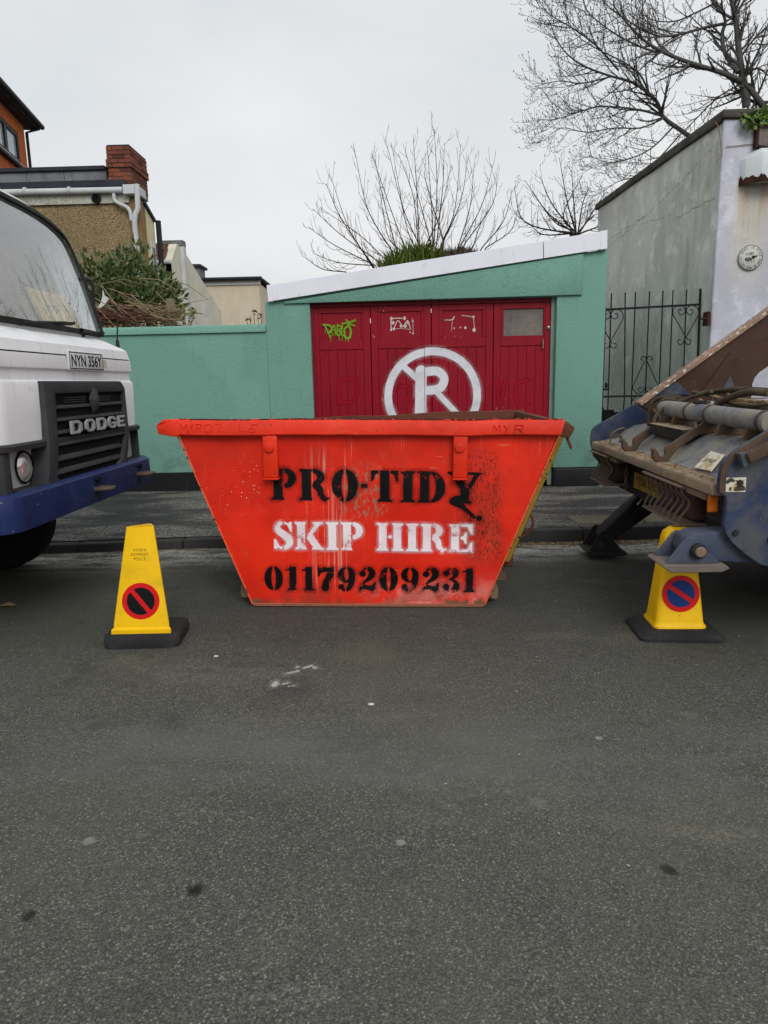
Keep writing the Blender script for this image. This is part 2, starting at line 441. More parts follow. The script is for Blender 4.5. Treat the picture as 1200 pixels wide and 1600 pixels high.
def pave_patch(m, c):
    b = m.noise(1.2, 7, 0.72, v=m.vec(scale=(0.6, 1.6, 1), loc=(9, 1, 0)))
    c = m.mix(m.mul(m.step(b, 0.44, 0.56), m.step(m.noise(34, 4, 0.75), 0.42, 0.58), 0.9), c, lin(138, 134, 126))
    mo = m.noise(2.2, 6, 0.7, v=m.vec(loc=(2, 7, 0)))
    x = m.xyz()
    c = m.mix(m.mul(m.step(mo, 0.5, 0.66), m.step(x[1], 6.9, 6.3), m.step(x[0], -0.5, 1.5), 0.6), c, lin(70, 74, 44))
    return c
pave_m = asphalt('pavement_tarmac', lin(72, 72, 72), lin(140, 136, 128), lin(50, 50, 51), 150, 0.4, pave_patch)
xs = [-60, -20, -8, -5, -3.5, -2.5]+[round(-1.8+0.3*i, 3) for i in range(13)]+[2.5, 3.0, 5, 8, 20, 60]
rows = [[(x, y if y < 5 else kerb_y(x)+0.02, road_z(x)) for x in xs] for y in [-40, -12, -5, -2, 0, 1, 2, 3, 4, 9]]
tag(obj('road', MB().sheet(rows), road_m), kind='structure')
rows = [[(x, (kerb_y(x)+0.135) if k == 0 else y, pave_z(x)) for x in xs] for k, y in enumerate([0, 7.4, 8.2, 8.96])]
tag(obj('pavement', MB().sheet(rows), pave_m), kind='structure')
soil = plain('soil', lin(84, 74, 60), 0.95)
tag(obj('ground', MB().sheet([[(-400, 8.9, 0.02), (400, 8.9, 0.02)], [(-400, 600, 0.02), (400, 600, 0.02)]]), soil), kind='structure')
tag(obj('terrain', MB().sheet([[(-600, -600, -0.14), (600, -600, -0.14)], [(-600, 9.0, -0.14), (600, 9.0, -0.14)]]), soil), kind='structure')

# kerb stones
kerb_m = weathered('kerb_stone', lin(66, 66, 65), 0.85, 0.5, dust=0.35, dustcol=lin(66, 66, 62), bump=0.5, bscale=35)
kerb = bpy.data.objects.new('kerb', None); COL.objects.link(kerb); tag(kerb, kind='structure'); BASE['kerb'] = Vector((0,0,0))
x = -7.4
while x < 7.5:
    ln = 0.91; x1 = x+ln
    if not 1.75 < x < 2.6:
        a, b = x+0.004, x1-0.004; dz = random.uniform(-0.006, 0.006)
        za, zb = pave_z(a)+dz, pave_z(b)+dz; ya, yb = kerb_y(a)+random.uniform(-.006, .006), kerb_y(b)
        mb = MB().hexa([(a, ya, -0.12), (b, yb, -0.12), (b, yb+0.13, -0.12), (a, ya+0.13, -0.12)],
                       [(a, ya+0.012, za), (b, yb+0.012, zb), (b, yb+0.13, zb), (a, ya+0.13, za)])
        obj('kerb_stone', mb, kerb_m, kerb, bevel=0.014, seg=2)
    else:       # broken kerb: rough lumps
        for q in range(5):
            a = x+q*0.17+random.uniform(0, 0.05); w = random.uniform(0.10, 0.16); h = random.uniform(0.03, 0.075)
            y0 = kerb_y(a)+random.uniform(-0.05, 0.03)
            mb = MB().hexa([(a, y0, -0.1), (a+w, y0+0.02, -0.1), (a+w, y0+0.15, -0.1), (a, y0+0.13, -0.1)],
                           [(a+0.01, y0+0.02, h+road_z(a)), (a+w-0.02, y0+0.03, h-0.01), (a+w-0.01, y0+0.14, h+0.03), (a+0.015, y0+0.12, h+0.03)])
            obj('kerb_stone', mb, kerb_m, kerb, bevel=0.015, seg=1)
    x = x1
slab_m = weathered('old_paving', lin(112, 108, 92), 0.9, 0.4, dust=0.5, dustcol=lin(84, 84, 58), bump=0.5, bscale=40)
pv = bpy.data.objects['pavement']
for (a, b, c, d) in [(1.70, 6.45, 0.62, 0.42), (2.36, 6.50, 0.66, 0.4)]:
    obj('paving_slab', MB().box(a, a+c, b, b+d, 0.04, pave_z(a)+0.012), slab_m, pv, bevel=0.012)

# ------------------------------------------------------------------ green wall and garage
def roughcast(name, col):
    m = N(name, col, 0.75, 0, 0.3)
    v = m.noise(75, 4, 0.6); w = m.noise(1.1, 5, 0.6); st = m.noise(7, 5, 0.6, v=m.vec(scale=(2.2, 2.2, 0.15)))
    c = m.mix(m.mul(m.step(w, 0.4, 0.7), 0.35), col, tuple(x*0.82 for x in col[:3])+(1,))
    c = m.mix(m.mul(m.step(st, 0.55, 0.75), 0.22), c, lin(92, 108, 100))
    c = m.mix(m.mul(m.step(v, 0.52, 0.40), 0.35), c, tuple(x*0.7 for x in col[:3])+(1,))
    x = m.xyz()
    gr = m.mul(m.step(x[2], 0.85, 0.35), m.step(m.noise(3.2, 6, 0.7), 0.42, 0.66))
    c = m.mix(m.mul(gr, 0.45), c, lin(86, 102, 92))
    pt = m.noise(0.55, 3, 0.45, v=m.vec(loc=(3, 1, 2)))
    c = m.mix(m.mul(m.step(pt, 0.53, 0.56), 0.16), c, lin(136, 186, 172))
    ck = m.noise(1.0, 6, 0.75, v=m.vec(loc=(8, 2, 1)))
    c = m.mix(m.mul(m.step(m.math('ABSOLUTE', m.math('SUBTRACT', ck, 0.5)), 0.0035, 0.001), m.step(m.noise(0.9, 2), 0.5, 0.56), 0.4), c, lin(60, 84, 76))
    nb = m.bump(v, 0.75, 0.014); nb = m.bump(m.noise(22, 3, 0.6), 0.35, 0.012, nb)
    return m.set(color=c, normal=nb)
green = roughcast('mint_masonry_paint', lin(114, 160, 145))
def plinth_mat():
    m = N('black_plinth_paint', lin(26, 27, 29), 0.55); f = m.noise(6, 6, 0.7)
    c = m.mix(m.mul(m.step(f, 0.55, 0.75), 0.45), lin(26, 27, 29), lin(66, 66, 66))
    return m.set(color=c, normal=m.bump(m.noise(70, 4), 0.4, 0.008))
black_m = plinth_mat()
xg0, xg1 = P(420, 600, y=YW)[0], P(946, 500, y=YW)[0]
wz = 2.215
wl = thing('garden_wall', (-5.0, YW, PAVE), 'low mint green rendered wall running left from the garage, black at its foot', 'wall')
obj('wall_face', MB().box(-9.5, xg0-0.0006, YW, YW+0.22, 0.36, wz-0.10), green, wl)
obj('coping', MB().prism([(YW-0.035, wz-0.10), (YW-0.012, wz-0.012), (YW+0.03, wz), (YW+0.22, wz+0.004), (YW+0.25, wz-0.10)], 'x', -9.5, xg0-0.003), green, wl, bevel=0.012, seg=2)
obj('plinth', MB().box(-9.5, xg0-0.004, YW-0.012, YW+0.22, 0.0, 0.36), black_m, wl, bevel=0.01)

gar = thing('garage', ((xg0+xg1)/2, YW, PAVE), 'mint green garage with a sloping white roof edge and red wooden doors', 'garage')
dx0, dx1 = P(487, 560, y=YW)[0], P(868, 560, y=YW)[0]
dz1 = P(675, 472, y=YW)[2]
def ftop(x): # underside of fascia along x
    a, b = P(422, 471, y=YW), P(948, 389, y=YW); t = (x-a[0])/(b[0]-a[0]); return a[2]+(b[2]-a[2])*t
g0 = 0.33
lw = MB().prism([(xg0, g0), (dx0, g0), (dx0, ftop(dx0)), (xg0, ftop(xg0))], 'y', YW, YW+0.26)
obj('wall', lw, green, gar, bevel=0.006)
obj('wall', MB().prism([(dx1, g0), (xg1, g0), (xg1, ftop(xg1)), (dx1, ftop(dx1))], 'y', YW, YW+0.26), green, gar, bevel=0.012, seg=2)
obj('lintel', MB().prism([(dx0+.001, dz1+0.03), (dx1-.001, dz1+0.03), (dx1-.001, ftop(dx1)), (dx0+.001, ftop(dx0))], 'y', YW+0.002, YW+0.25), green, gar)
bl, br = P(444, 475, y=YW), P(909, 461, y=YW)
obj('lintel_beam', MB().prism([(bl[0], bl[2]), (br[0], br[2]), (br[0], ftop(br[0])-0.012), (bl[0], bl[2]+0.02)], 'y', YW-0.035, YW+0.0), green, gar, bevel=0.01, seg=2)
obj('plinth', MB().box(xg0+.003, dx0-0.002, YW-0.012, YW+0.24, 0.0, g0), black_m, gar, bevel=0.012)
obj('plinth', MB().box(dx1+0.006, xg1+.004, YW-0.012, YW+0.24, 0.0, g0), black_m, gar, bevel=0.03, seg=3)
obj('side_wall', MB().prism([(YW+0.26, g0-.3), (14.0, g0-.3), (14.0, ftop(xg1)), (YW+0.26, ftop(xg1))], 'x', xg1-0.24, xg1), green, gar)
obj('side_wall', MB().prism([(YW+0.26, g0-.3), (14.0, g0-.3), (14.0, ftop(xg0)), (YW+0.26, ftop(xg0))], 'x', xg0, xg0+0.24), green, gar)
obj('back_wall', MB().prism([(xg0+.24, 0), (xg1-.24, 0), (xg1-.24, ftop(xg1)), (xg0+.24, ftop(xg0))], 'y', 13.8, 14.0), green, gar)
def pvc(name):
    m = N(name, lin(214, 215, 226), 0.35, 0, 0.35); f = m.noise(1.6, 5, 0.6); s_ = m.noise(14, 5, 0.65, v=m.vec(scale=(1, 1, 0.3)))
    c = m.mix(m.mul(m.step(f, 0.45, 0.7), 0.3), lin(228, 229, 238), lin(204, 206, 214))
    c = m.mix(m.mul(m.step(s_, 0.58, 0.75), 0.35), c, lin(160, 160, 158))
    return m.set(color=c)
pvc_m = pvc('white_pvc')
fa, fb, fc, fd = P(418, 446, y=YW-.06), P(949, 360, y=YW-.06), P(949, 388, y=YW-.06), P(421, 471, y=YW-.06)
def fl(t, top): a, b = (fa, fb) if top else (fd, fc); return a+(b-a)*t
tj = 0.815
for (t0, t1) in ((0.0, tj-0.001), (tj+0.001, 0.984)):
    p, q, r_, s_ = fl(t0, 0), fl(t1, 0), fl(t1, 1), fl(t0, 1)
    obj('fascia_board', MB().prism([(p[0], p[2]), (q[0], q[2]), (r_[0], r_[2]), (s_[0], s_[2])], 'y', YW-0.062, YW-0.037), pvc_m, gar, bevel=0.003)
p, q, r_, s_ = fl(0.981, 0), fl(1.0, 0), fl(1.0, 1), fl(0.981, 1)
obj('corner_trim', MB().prism([(p[0], p[2]-.005), (q[0], q[2]-.005), (r_[0], r_[2]+.004), (s_[0], s_[2]+.004)], 'y', YW-0.068, YW+0.02), pvc_m, gar, bevel=0.004)
p, q, r_, s_ = fl(-0.003, 0), fl(0.012, 0), fl(0.012, 1), fl(-0.003, 1)
obj('corner_trim', MB().prism([(p[0], p[2]-.004), (q[0], q[2]-.004), (r_[0], r_[2]+.004), (s_[0], s_[2]+.004)], 'y', YW-0.066, YW+0.02), pvc_m, gar, bevel=0.004)
for t in [0.03+0.1*i for i in range(10)]:
    for k in (0.3, 0.72):
        a = fl(t, 0)*(1-k)+fl(t, 1)*k
        if abs(t-tj) > 0.02: pass
roof_m = plain('roof_felt', lin(60, 62, 58), 0.9)
ra, rb = fl(0, 1), fl(1, 1)
obj('roof', MB().hexa([(ra[0], YW-.035, ra[2]-.09), (rb[0], YW-.035, rb[2]-.09), (rb[0], 14.05, rb[2]-.09), (ra[0], 14.05, ra[2]-.09)],
                      [(ra[0], YW-.035, ra[2]-.014), (rb[0], YW-.035, rb[2]-.014), (rb[0], 14.05, rb[2]-.014), (ra[0], 14.05, ra[2]-.014)]), roof_m, gar)

# the red doors
def door_paint(name, col):
    m = N(name, col, 0.45, 0, 0.2)
    big = m.noise(1.3, 5, 0.6); st = m.noise(10, 5, 0.65, v=m.vec(scale=(3, 3, 0.2)))
    c = m.mix(m.mul(m.step(big, 0.4, 0.7), 0.4), col, tuple(x*0.55 for x in col[:3])+(1,))
    c = m.mix(m.mul(m.step(st, 0.52, 0.75), 0.4), c, lin(70, 10, 22))
    ch = m.noise(26, 4, 0.65, v=m.vec(scale=(1, 1, 0.55))); ar = m.noise(1.6, 3, 0.5, v=m.vec(loc=(3.3, 0, 1.1)))
    k = m.step(m.math('ADD', ch, m.mul(m.step(ar, 0.4, 0.7), 0.09)), 0.765, 0.775)
    c = m.mix(k, c, lin(178, 160, 152))
    return m.set(color=c, normal=m.bump(m.noise(30, 4, 0.6, v=m.vec(scale=(2, 2, 0.15))), 0.25, 0.006))
red = door_paint('crimson_door_paint', lin(140, 8, 32))
red_old = door_paint('crimson_frame_paint', lin(122, 14, 34))
YD = YW+0.10
frame_m = weathered('grey_green_frame', lin(120, 140, 130), 0.7, 0.4, rust=0.1, chips=(lin(70, 40, 40), 0.66))
obj('door_frame', MB().box(dx0-.001, dx0+0.045, YD-0.02, YD+0.1, 0.1, dz1+.03), red_old, gar)
obj('door_frame', MB().box(dx1-0.05, dx1-.001, YD-0.03, YD+0.1, 0.1, dz1+.03), frame_m, gar)
obj('door_frame', MB().box(dx0+0.046, dx1-0.051, YD-0.012, YD+0.1, dz1-0.02, dz1+.032), red_old, gar)
LX = [P(u, 560, y=YD)[0] for u in (488.5, 580, 674.5, 770.5, 862)]
PZ1, PZ0 = P(530, 489, y=YD)[2], P(530, 531, y=YD)[2]     # window panels
BZ = P(600, 545, y=YD)[2]                                 # top of the boarded part
winpx = [(503, 564), (595, 658), (692, 754), (787, 849)]
dark_m = plain('door_gap', lin(20, 8, 10), 0.9)
board_m = weathered('grey_bare_plywood', lin(122, 116, 110), 0.85, 0.7, streak=0.3, bump=0.3, bscale=18)
BOARDSURF = []
for k in range(4):
    x0, x1 = LX[k]+0.004, LX[k+1]-0.004
    wx0, wx1 = P(winpx[k][0], 510, y=YD)[0], P(winpx[k][1], 510, y=YD)[0]
    mb = MB(); T = YD+0.03
    ix0, ix1 = x0+0.09, x1-0.09
    mb.box(x0, ix0, YD, T, 0.16, dz1-0.024); mb.box(ix1, x1, YD, T, 0.16, dz1-0.024)           # stiles
    mb.box(ix0, ix1, YD+.0005, T, PZ1, dz1-0.024); mb.box(ix0, ix1, YD+.0005, T, BZ, PZ0)      # rails
    mb.box(ix0, wx0, YD+.001, T, PZ0, PZ1); mb.box(wx1, ix1, YD+.001, T, PZ0, PZ1)
    mb.box(ix0, ix1, YD+.0005, T, 0.16, 0.34)
    lf = obj('door_leaf', mb, red, gar, bevel=0.004)
    pm = board_m if k == 3 else red
    obj('window_panel', MB().box(wx0+.002, wx1-.002, YD+0.018, YD+0.028, PZ0+.002, PZ1-.002), pm, lf,
        label='bare grey plywood panel' if k == 3 else None)
    nb = 5; w = (ix1-ix0)/nb
    for i in range(nb):
        dy = random.uniform(-0.0015, 0.0015)
        obj('board', MB().box(ix0+i*w+0.0012, ix0+(i+1)*w-0.0012, YD+0.010+dy, YD+0.026, 0.342, BZ-.002), red, lf, bevel=0.0028)
    obj('backing', MB().box(x0, x1, T+.001, T+0.012, 0.16, dz1-0.03), dark_m, lf)
    BOARDSURF.append((ix0, ix1))
metal_m = weathered('bare_steel', lin(150, 146, 140), 0.4, 0.4, rust=0.35, metal=0.7)
lx, lz = P(857, 512, y=YD)[0], P(857, 512, y=YD)[2]
obj('lock', MB().lathe([(0.022, 0), (0.022, -0.012), (0.016, -0.016), (0.0, -0.017)], (lx, YD-.0, lz), 'y', 14), metal_m, gar)
hx, hz = P(848, 538, y=YD)[0], P(848, 538, y=YD)[2]
obj('handle', MB().tube([(hx, YD, hz+.06), (hx, YD-.03, hz+.05), (hx, YD-.03, hz-.05), (hx, YD, hz-.06)], 0.007, 8), metal_m, gar)
def door_y(A, B):
    y = np.full(A.shape, YD)
    for (a, b) in BOARDSURF: y = np.where((A > a) & (A < b) & (B < BZ), YD+0.010, y)
    return y-0.0035
white_spray = spray('white_spray_paint', lin(214, 216, 222), 0.006, 0.045, wear=0.0, rough=0.6, grit=0.004, hk=0.5)
def dp(u, v): q = P(u, v, y=YD); return (q[0], q[2])
cc = dp(676, 619); rr_ = (dp(749, 619)[0]-dp(603, 619)[0])/2-0.028
circ = [(cc[0]+rr_*math.cos(a), cc[1]+rr_*0.985*math.sin(a)) for a in np.linspace(0, 2*math.pi, 60)]
Rbowl = smooth_pts([dp(660, 582), dp(683, 580), dp(694, 592), dp(686, 607), dp(660, 611)], 8)
fR = s_or(s_line(circ, 0.10), s_line([dp(658, 580), dp(657, 655), dp(656, 690)], 0.145, 0.15), s_line(Rbowl, 0.112), s_line([dp(678, 608), dp(722, 655), dp(740, 672)], 0.075),
          s_line([dp(628, 570), dp(652, 592)], 0.075))
decal('painted_symbol', gar, fR, (cc[0]-.75, cc[0]+.75, cc[1]-.75, cc[1]+.75), 0.008, lambda A, B: (A, door_y(A, B), B), white_spray, 0.075)
# green tag on the first panel, white scribbles on the next two
lime = spray('lime_spray_paint', lin(112, 160, 40), 0.004, 0.01, rough=0.6)
def gp(pts): return smooth_pts([dp(480+x/6, 470+y/6) for x, y in pts], 4)
tagf = s_or(s_line(gp([(160, 225), (200, 300), (215, 345)]), .016), s_line(gp([(150, 225), (210, 232), (232, 265), (205, 300)]), .022),
            s_line(gp([(222, 300), (250, 230), (268, 310)]), .018), s_line(gp([(232, 275), (262, 272)]), .014),
            s_line(gp([(285, 225), (282, 320), (315, 310), (300, 275), (325, 245), (285, 230)]), .02),
            s_line(gp([(330, 225), (322, 310), (345, 330)]), .016), s_line(gp([(385, 235), (350, 270), (355, 335), (395, 350), (408, 290), (395, 240), (372, 185)]), .024),
            s_line(gp([(330, 215), (390, 205), (450, 185)]), .022), s_line(gp([(365, 180), (400, 215), (440, 232)]), .02))
for (x_, a_, b_) in [(172, 270, 300), (190, 280, 310), (222, 320, 380), (300, 320, 372), (328, 330, 378), (262, 300, 325), (360, 340, 375), (385, 345, 380), (240, 300, 330)]:
    tagf = s_or(tagf, s_line([dp(480+x_/6, 470+a_/6), dp(480+x_/6, 470+b_/6)], .008))
a, b = dp(500, 540), dp(560, 495)
decal('graffiti_tag', gar, tagf, (a[0], b[0], a[1], b[1]), 0.004, lambda A, B: (A, np.full(A.shape, YD-0.0035), B), lime, 0.008)
pale = spray('pale_marker_paint', lin(206, 196, 190), 0.003, 0.0, wear=0.5, rough=0.6, wearscale=14)
scr = s_or(s_line(gp([(788, 165), (850, 162), (912, 165)]), .012), s_line(gp([(790, 160), (785, 210), (790, 270)]), .014), s_line(gp([(812, 262), (850, 185), (900, 240), (940, 185), (970, 265)]), .012),
           s_line(gp([(810, 265), (880, 258), (965, 268)]), .006), s_line(gp([(985, 160), (990, 190), (995, 305)]), .006),
           *[s_ell(dp(480+x/6, 470+y/6)[0], dp(480+x/6, 470+y/6)[1], r_, r_*1.2) for x, y, r_ in [(790, 165, .018), (912, 162, .018), (805, 205, .018), (880, 235, .017), (920, 235, .02), (945, 205, .015), (812, 262, .016), (785, 272, .012), (990, 190, .011), (992, 305, .010), (965, 295, .008)]])
a, b = dp(604, 526), dp(650, 492)
decal('painted_scribble', gar, scr, (a[0], b[0], a[1], b[1]), 0.004, lambda A, B: (A, np.full(A.shape, YD+0.0145), B), pale, 0.005)
def gq(pts): return smooth_pts([dp(480+x/3, 460+y/3) for x, y in pts], 4)
scr2 = s_or(s_line(gq([(645, 120), (680, 118), (690, 103)]), .012), s_line(gq([(725, 98), (770, 104), (782, 110)]), .008), s_line(gq([(780, 110), (785, 165)]), .007), s_line(gq([(682, 110), (677, 170)]), .006),
            *[s_ell(dp(480+x/3, 460+y/3)[0], dp(480+x/3, 460+y/3)[1], r_, r_*1.2) for x, y, r_ in [(783, 166, .02), (742, 156, .014), (690, 158, .008), (718, 155, .008), (780, 105, .014)]])
a, b = dp(692, 522), dp(750, 490)
decal('painted_scribble', gar, scr2, (a[0], b[0], a[1], b[1]), 0.004, lambda A, B: (A, np.full(A.shape, YD+0.0145), B), pale, 0.005)
# faint older letters in fresher red
faint = spray('fresh_red_paint', lin(150, 9, 33), 0.012, 0.0, rough=0.5)
def ft(pts): return smooth_pts([dp(480+x/3, 460+y/3) for x, y in pts], 5)
for fz in (s_or(s_line(ft([(150, 400), (150, 510)]), .05), s_line(ft([(150, 400), (225, 400), (232, 450), (215, 500), (150, 510)]), .05)), s_line(ft([(890, 400), (905, 520), (930, 395)]), .05),
          s_line(ft([(1040, 400), (985, 420), (985, 500), (1040, 520)]), .05), s_line(ft([(430, 430), (480, 440), (470, 500)]), .05)):
    a, b = dp(515, 640), dp(850, 580)
    decal('faint_letter', gar, fz, (a[0], b[0], a[1], b[1]), 0.01, lambda A, B: (A, door_y(A, B)+0.0015, B), faint, 0.006)

# spiky plants on the garage roof
spike_m = N('spiky_leaf', lin(74, 92, 38), 0.5); spike_m.set(color=spike_m.mix(spike_m.noise(9, 3), lin(52, 70, 26), lin(112, 122, 52))); spike_m = spike_m.m
pur_m = plain('purple_grey_leaf', lin(92, 80, 74), 0.8)
def roof_z(x): return ra[2]-.014+(rb[2]-ra[2])*(x-ra[0])/(rb[0]-ra[0])
def spiky(name, label, u0, u1, y, hmax, n, mat, seed, hmin=0.12):
    rs = random.Random(seed); mb = MB()
    xa, xb = P(u0, 400, y=y)[0], P(u1, 400, y=y)[0]
    for i in range(n):
        t = rs.random(); x = xa+(xb-xa)*t; yy = y+rs.uniform(-.25, .25); z = roof_z(x)
        h = hmin+(hmax-hmin)*math.sin(math.pi*min(1, max(0, 0.08+t*0.9)))*rs.uniform(0.45, 1)
        an = rs.uniform(0, 6.283); ln = rs.uniform(0.15, 0.95)*h
        d = Vector((math.cos(an)*ln, math.sin(an)*ln*0.7, h)); p = Vector((x, yy, z)); w = rs.uniform(.008, .015)
        sx = Vector((math.sin(an), -math.cos(an), 0))*w
        m_ = p+d*0.55+Vector((0, 0, h*0.08)); e = p+d-Vector((0, 0, h*0.05))
        mb.add([p-sx, p+sx, m_+sx*0.8, e, m_-sx*0.8], [(0, 1, 2, 4), (4, 2, 3)])
    o = thing(name, ((xa+xb)/2, y, roof_z((xa+xb)/2)), label, 'plant')
    obj('leaves', mb, mat, o, smooth=0, fixn=False)
    return o
spiky('spiky_plant', 'green spiky leaved plant growing on the sloping garage roof', 594, 704, 9.5, 0.44, 800, spike_m, 3)
spiky('withered_plant', 'dull brownish low plant on the garage roof, right of the green spiky one', 690, 742, 9.45, 0.24, 520, pur_m, 4, 0.08)
# ================================================================== THE SKIP
S0 = P(576, 951, y=4.33); SROT = R(1.1)
S0 = np.array([S0[0], 4.33, road_z(S0[0])+0.004])
def sk(u, v, y=0.0):          # picture point on a plane of the skip -> skip coordinates
    p = P(u, v, y=4.33+y)-S0; c, s = math.cos(SROT), math.sin(SROT)
    return (p[0]*c-p[2]*s, y, p[0]*s+p[2]*c)
skip = thing('skip', S0, 'orange red steel skip with stencilled black and white hire lettering', 'skip', local=True)
skip.rotation_euler = (0, SROT, 0)
bx0, bx1 = sk(395, 950)[0], sk(757, 950)[0]
tx0, tx1 = sk(277, 681)[0], sk(874, 681)[0]
TZ = 1.135; RZ = sk(560, 657, -.05)[2]; DEP = 1.50
def dent(x, z):
    d = 0.010*np.exp(-((x-0.58)**2/0.05+(z-0.42)**2/0.02))+0.012*np.exp(-((x-0.30)**2/0.12+(z-0.16)**2/0.006))
    d = d-0.008*np.exp(-((x+0.52)**2/0.03+(z-0.60)**2/0.012))+0.007*np.exp(-((x+0.75)**2/0.02+(z-0.66)**2/0.03))
    d = d*1.5
    d = d+0.008*np.exp(-((x-0.05)**2/0.2+(z-0.98)**2/0.02))-0.006*np.exp(-((x-0.72)**2/0.02+(z-0.8)**2/0.05))
    d = d+0.006*np.exp(-((x-0.10)**2/0.03+(z-0.55)**2/0.01))+0.012*np.exp(-((x-0.35)**2/0.02+(z-0.04)**2/0.002))
    return d+0.0035*np.sin(3.1*x+1)*np.sin(4.7*z)+0.002*np.sin(9*x+3*z)
def skip_paint():
    m = N('skip_orange_paint', lin(236, 48, 18), 0.42, 0, 0.22)
    x = m.xyz(); X, Z = x[0], x[2]
    base = lin(230, 44, 18); deep = lin(200, 29, 13)
    big = m.noise(1.7, 5, 0.6)
    c = m.mix(m.step(big, 0.35, 0.7), base, deep)
    c = m.mix(m.mul(m.step(m.noise(0.9, 6, 0.72, v=m.vec(loc=(4, 0, 2))), 0.48, 0.64), 0.45), c, lin(176, 40, 26))
    c = m.mix(m.mul(m.step(m.noise(3.4, 6, 0.75, v=m.vec(loc=(2, 0, 9), scale=(1.3, 1, 0.6))), 0.56, 0.66), 0.35), c, lin(226, 92, 62))
    # pale washed area along the foot and right of centre
    wash = m.mul(m.step(Z, 0.26, 0.06), m.step(m.noise(4.2, 6, 0.7), 0.42, 0.62), m.step(X, -0.3, 0.25))
    c = m.mix(m.mul(wash, 0.55), c, lin(224, 150, 140))
    # drips below the lettering
    dr = m.noise(20, 3, 0.6, v=m.vec(scale=(2.6, 1, 0.06)))
    reg = m.mul(m.step(m.math('ABSOLUTE', m.math('ADD', X, 0.26)), 0.16, 0.06), m.step(Z, 0.06, 0.2), m.step(Z, 1.1, 0.9))
    c = m.mix(m.mul(m.step(dr, 0.52, 0.66), reg, 0.62), c, lin(226, 168, 150))
    dr2 = m.noise(26, 3, 0.6, v=m.vec(scale=(2.4, 1, 0.05), loc=(3, 0, 0)))
    c = m.mix(m.mul(m.step(dr2, 0.66, 0.72), m.step(Z, 0.25, 0.45), 0.5), c, lin(222, 150, 130))
    # brown scraped band at the right
    ax = m.math('SUBTRACT', X, m.math('MULTIPLY_ADD', Z, -0.10, 0.78))
    band = m.mul(m.step(m.math('ABSOLUTE', ax), 0.17, 0.10), m.step(Z, 0.25, 0.4), m.step(Z, 1.08, 0.95))
    spk = m.noise(75, 4, 0.75, v=m.vec(scale=(1.4, 1, 0.45)))
    c = m.mix(m.mul(band, m.step(m.noise(5, 4), 0.35, 0.6), 0.55), c, lin(150, 46, 30))
    c = m.mix(m.mul(m.math('ADD', m.mul(band, 0.95), 0.0), m.step(spk, 0.53, 0.58)), c, lin(70, 34, 24))
    # scattered rust pin holes, bare specks
    v1 = m.voro(34, out='Distance'); n1 = m.noise(3.0, 3, 0.6, v=m.vec(loc=(5, 0, 1)))
    c = m.mix(m.mul(m.step(v1, 0.12, 0.07), m.step(n1, 0.52, 0.6)), c, lin(60, 34, 26))
    v2 = m.voro(46, out='Distance', v=m.vec(loc=(2, 0, 7)))
    spz = m.mul(m.step(m.math('ABSOLUTE', m.math('ADD', X, 0.80)), 0.2, 0.05), m.step(m.math('ABSOLUTE', m.math('SUBTRACT', Z, 0.82)), 0.26, 0.08))
    c = m.mix(m.mul(m.step(v2, 0.17, 0.10), spz, m.step(m.noise(20, 3), 0.45, 0.55)), c, lin(226, 206, 190))
    # grey-brown scuffs
    g = m.noise(30, 5, 0.7, v=m.vec(scale=(1.2, 1, 0.7), rot=(0, 0.5, 0)))
    r1 = m.step(m.math('ADD', m.math('POWER', m.math('SUBTRACT', X, -0.03), 2.0), m.math('POWER', m.math('SUBTRACT', Z, 0.76), 2.0)), 0.05, 0.012)
    c = m.mix(m.mul(r1, m.step(g, 0.50, 0.58), 0.85), c, lin(150, 112, 92))
    # bare metal at the lower corners and edges
    ed = m.math('ADD', m.noise(16, 5, 0.7), m.step(Z, 0.10, 0.0, 0.0, 0.34))
    cor = m.math('ADD', m.step(X, 0.40, 0.6), m.step(X, -0.68, -0.76))
    c = m.mix(m.mul(m.step(ed, 0.70, 0.76), m.math('MINIMUM', m.math('ADD', cor, 0.18), 1.0)), c, lin(112, 86, 62))
    gm = m.mul(m.step(Z, 0.22, 0.0), m.step(m.noise(7, 6, 0.7), 0.40, 0.62))
    c = m.mix(m.mul(gm, 0.5), c, lin(96, 62, 50))
    ch = m.noise(44, 4, 0.7, v=m.vec(loc=(3, 9, 4))); ca = m.noise(1.8, 4, 0.6, v=m.vec(loc=(1, 1, 6)))
    c = m.mix(m.mul(m.step(m.math('ADD', ch, m.mul(m.step(ca, 0.45, 0.7), 0.06)), 0.715, 0.73), 0.9), c, lin(66, 40, 32))
    for (lo_, rot_, sd_) in ((0.70, 0.35, 2.0), (0.72, -0.6, 5.0), (0.72, 1.3, 8.0)):
        sl_ = m.noise(34, 2, 0.5, v=m.vec(scale=(0.05, 1, 1.6), rot=(0, rot_, 0), loc=(sd_, 0, sd_)))
        c = m.mix(m.mul(m.step(sl_, lo_, lo_+0.015), 0.55), c, lin(150, 52, 40))
    run = m.noise(16, 4, 0.6, v=m.vec(scale=(2.2, 1, 0.08), loc=(6, 0, 3)))
    c = m.mix(m.mul(m.step(run, 0.60, 0.70), m.step(Z, 0.7, 1.08), 0.35), c, lin(128, 50, 34))
    sc = m.noise(60, 2, 0.5, v=m.vec(scale=(0.08, 1, 1.4), rot=(0, 0.9, 0)))
    c = m.mix(m.mul(m.step(sc, 0.69, 0.72), m.step(m.noise(2.5, 3), 0.5, 0.6), 0.6), c, lin(232, 130, 104))
    nb = m.bump(m.noise(120, 4, 0.65), 0.16, 0.003); nb = m.bump(m.noise(4, 4, 0.5), 0.25, 0.02, nb)
    m.set(color=c, normal=nb, rough=m.step(m.noise(6, 5), 0.3, 0.7, 0.36, 0.6))
    return m.m
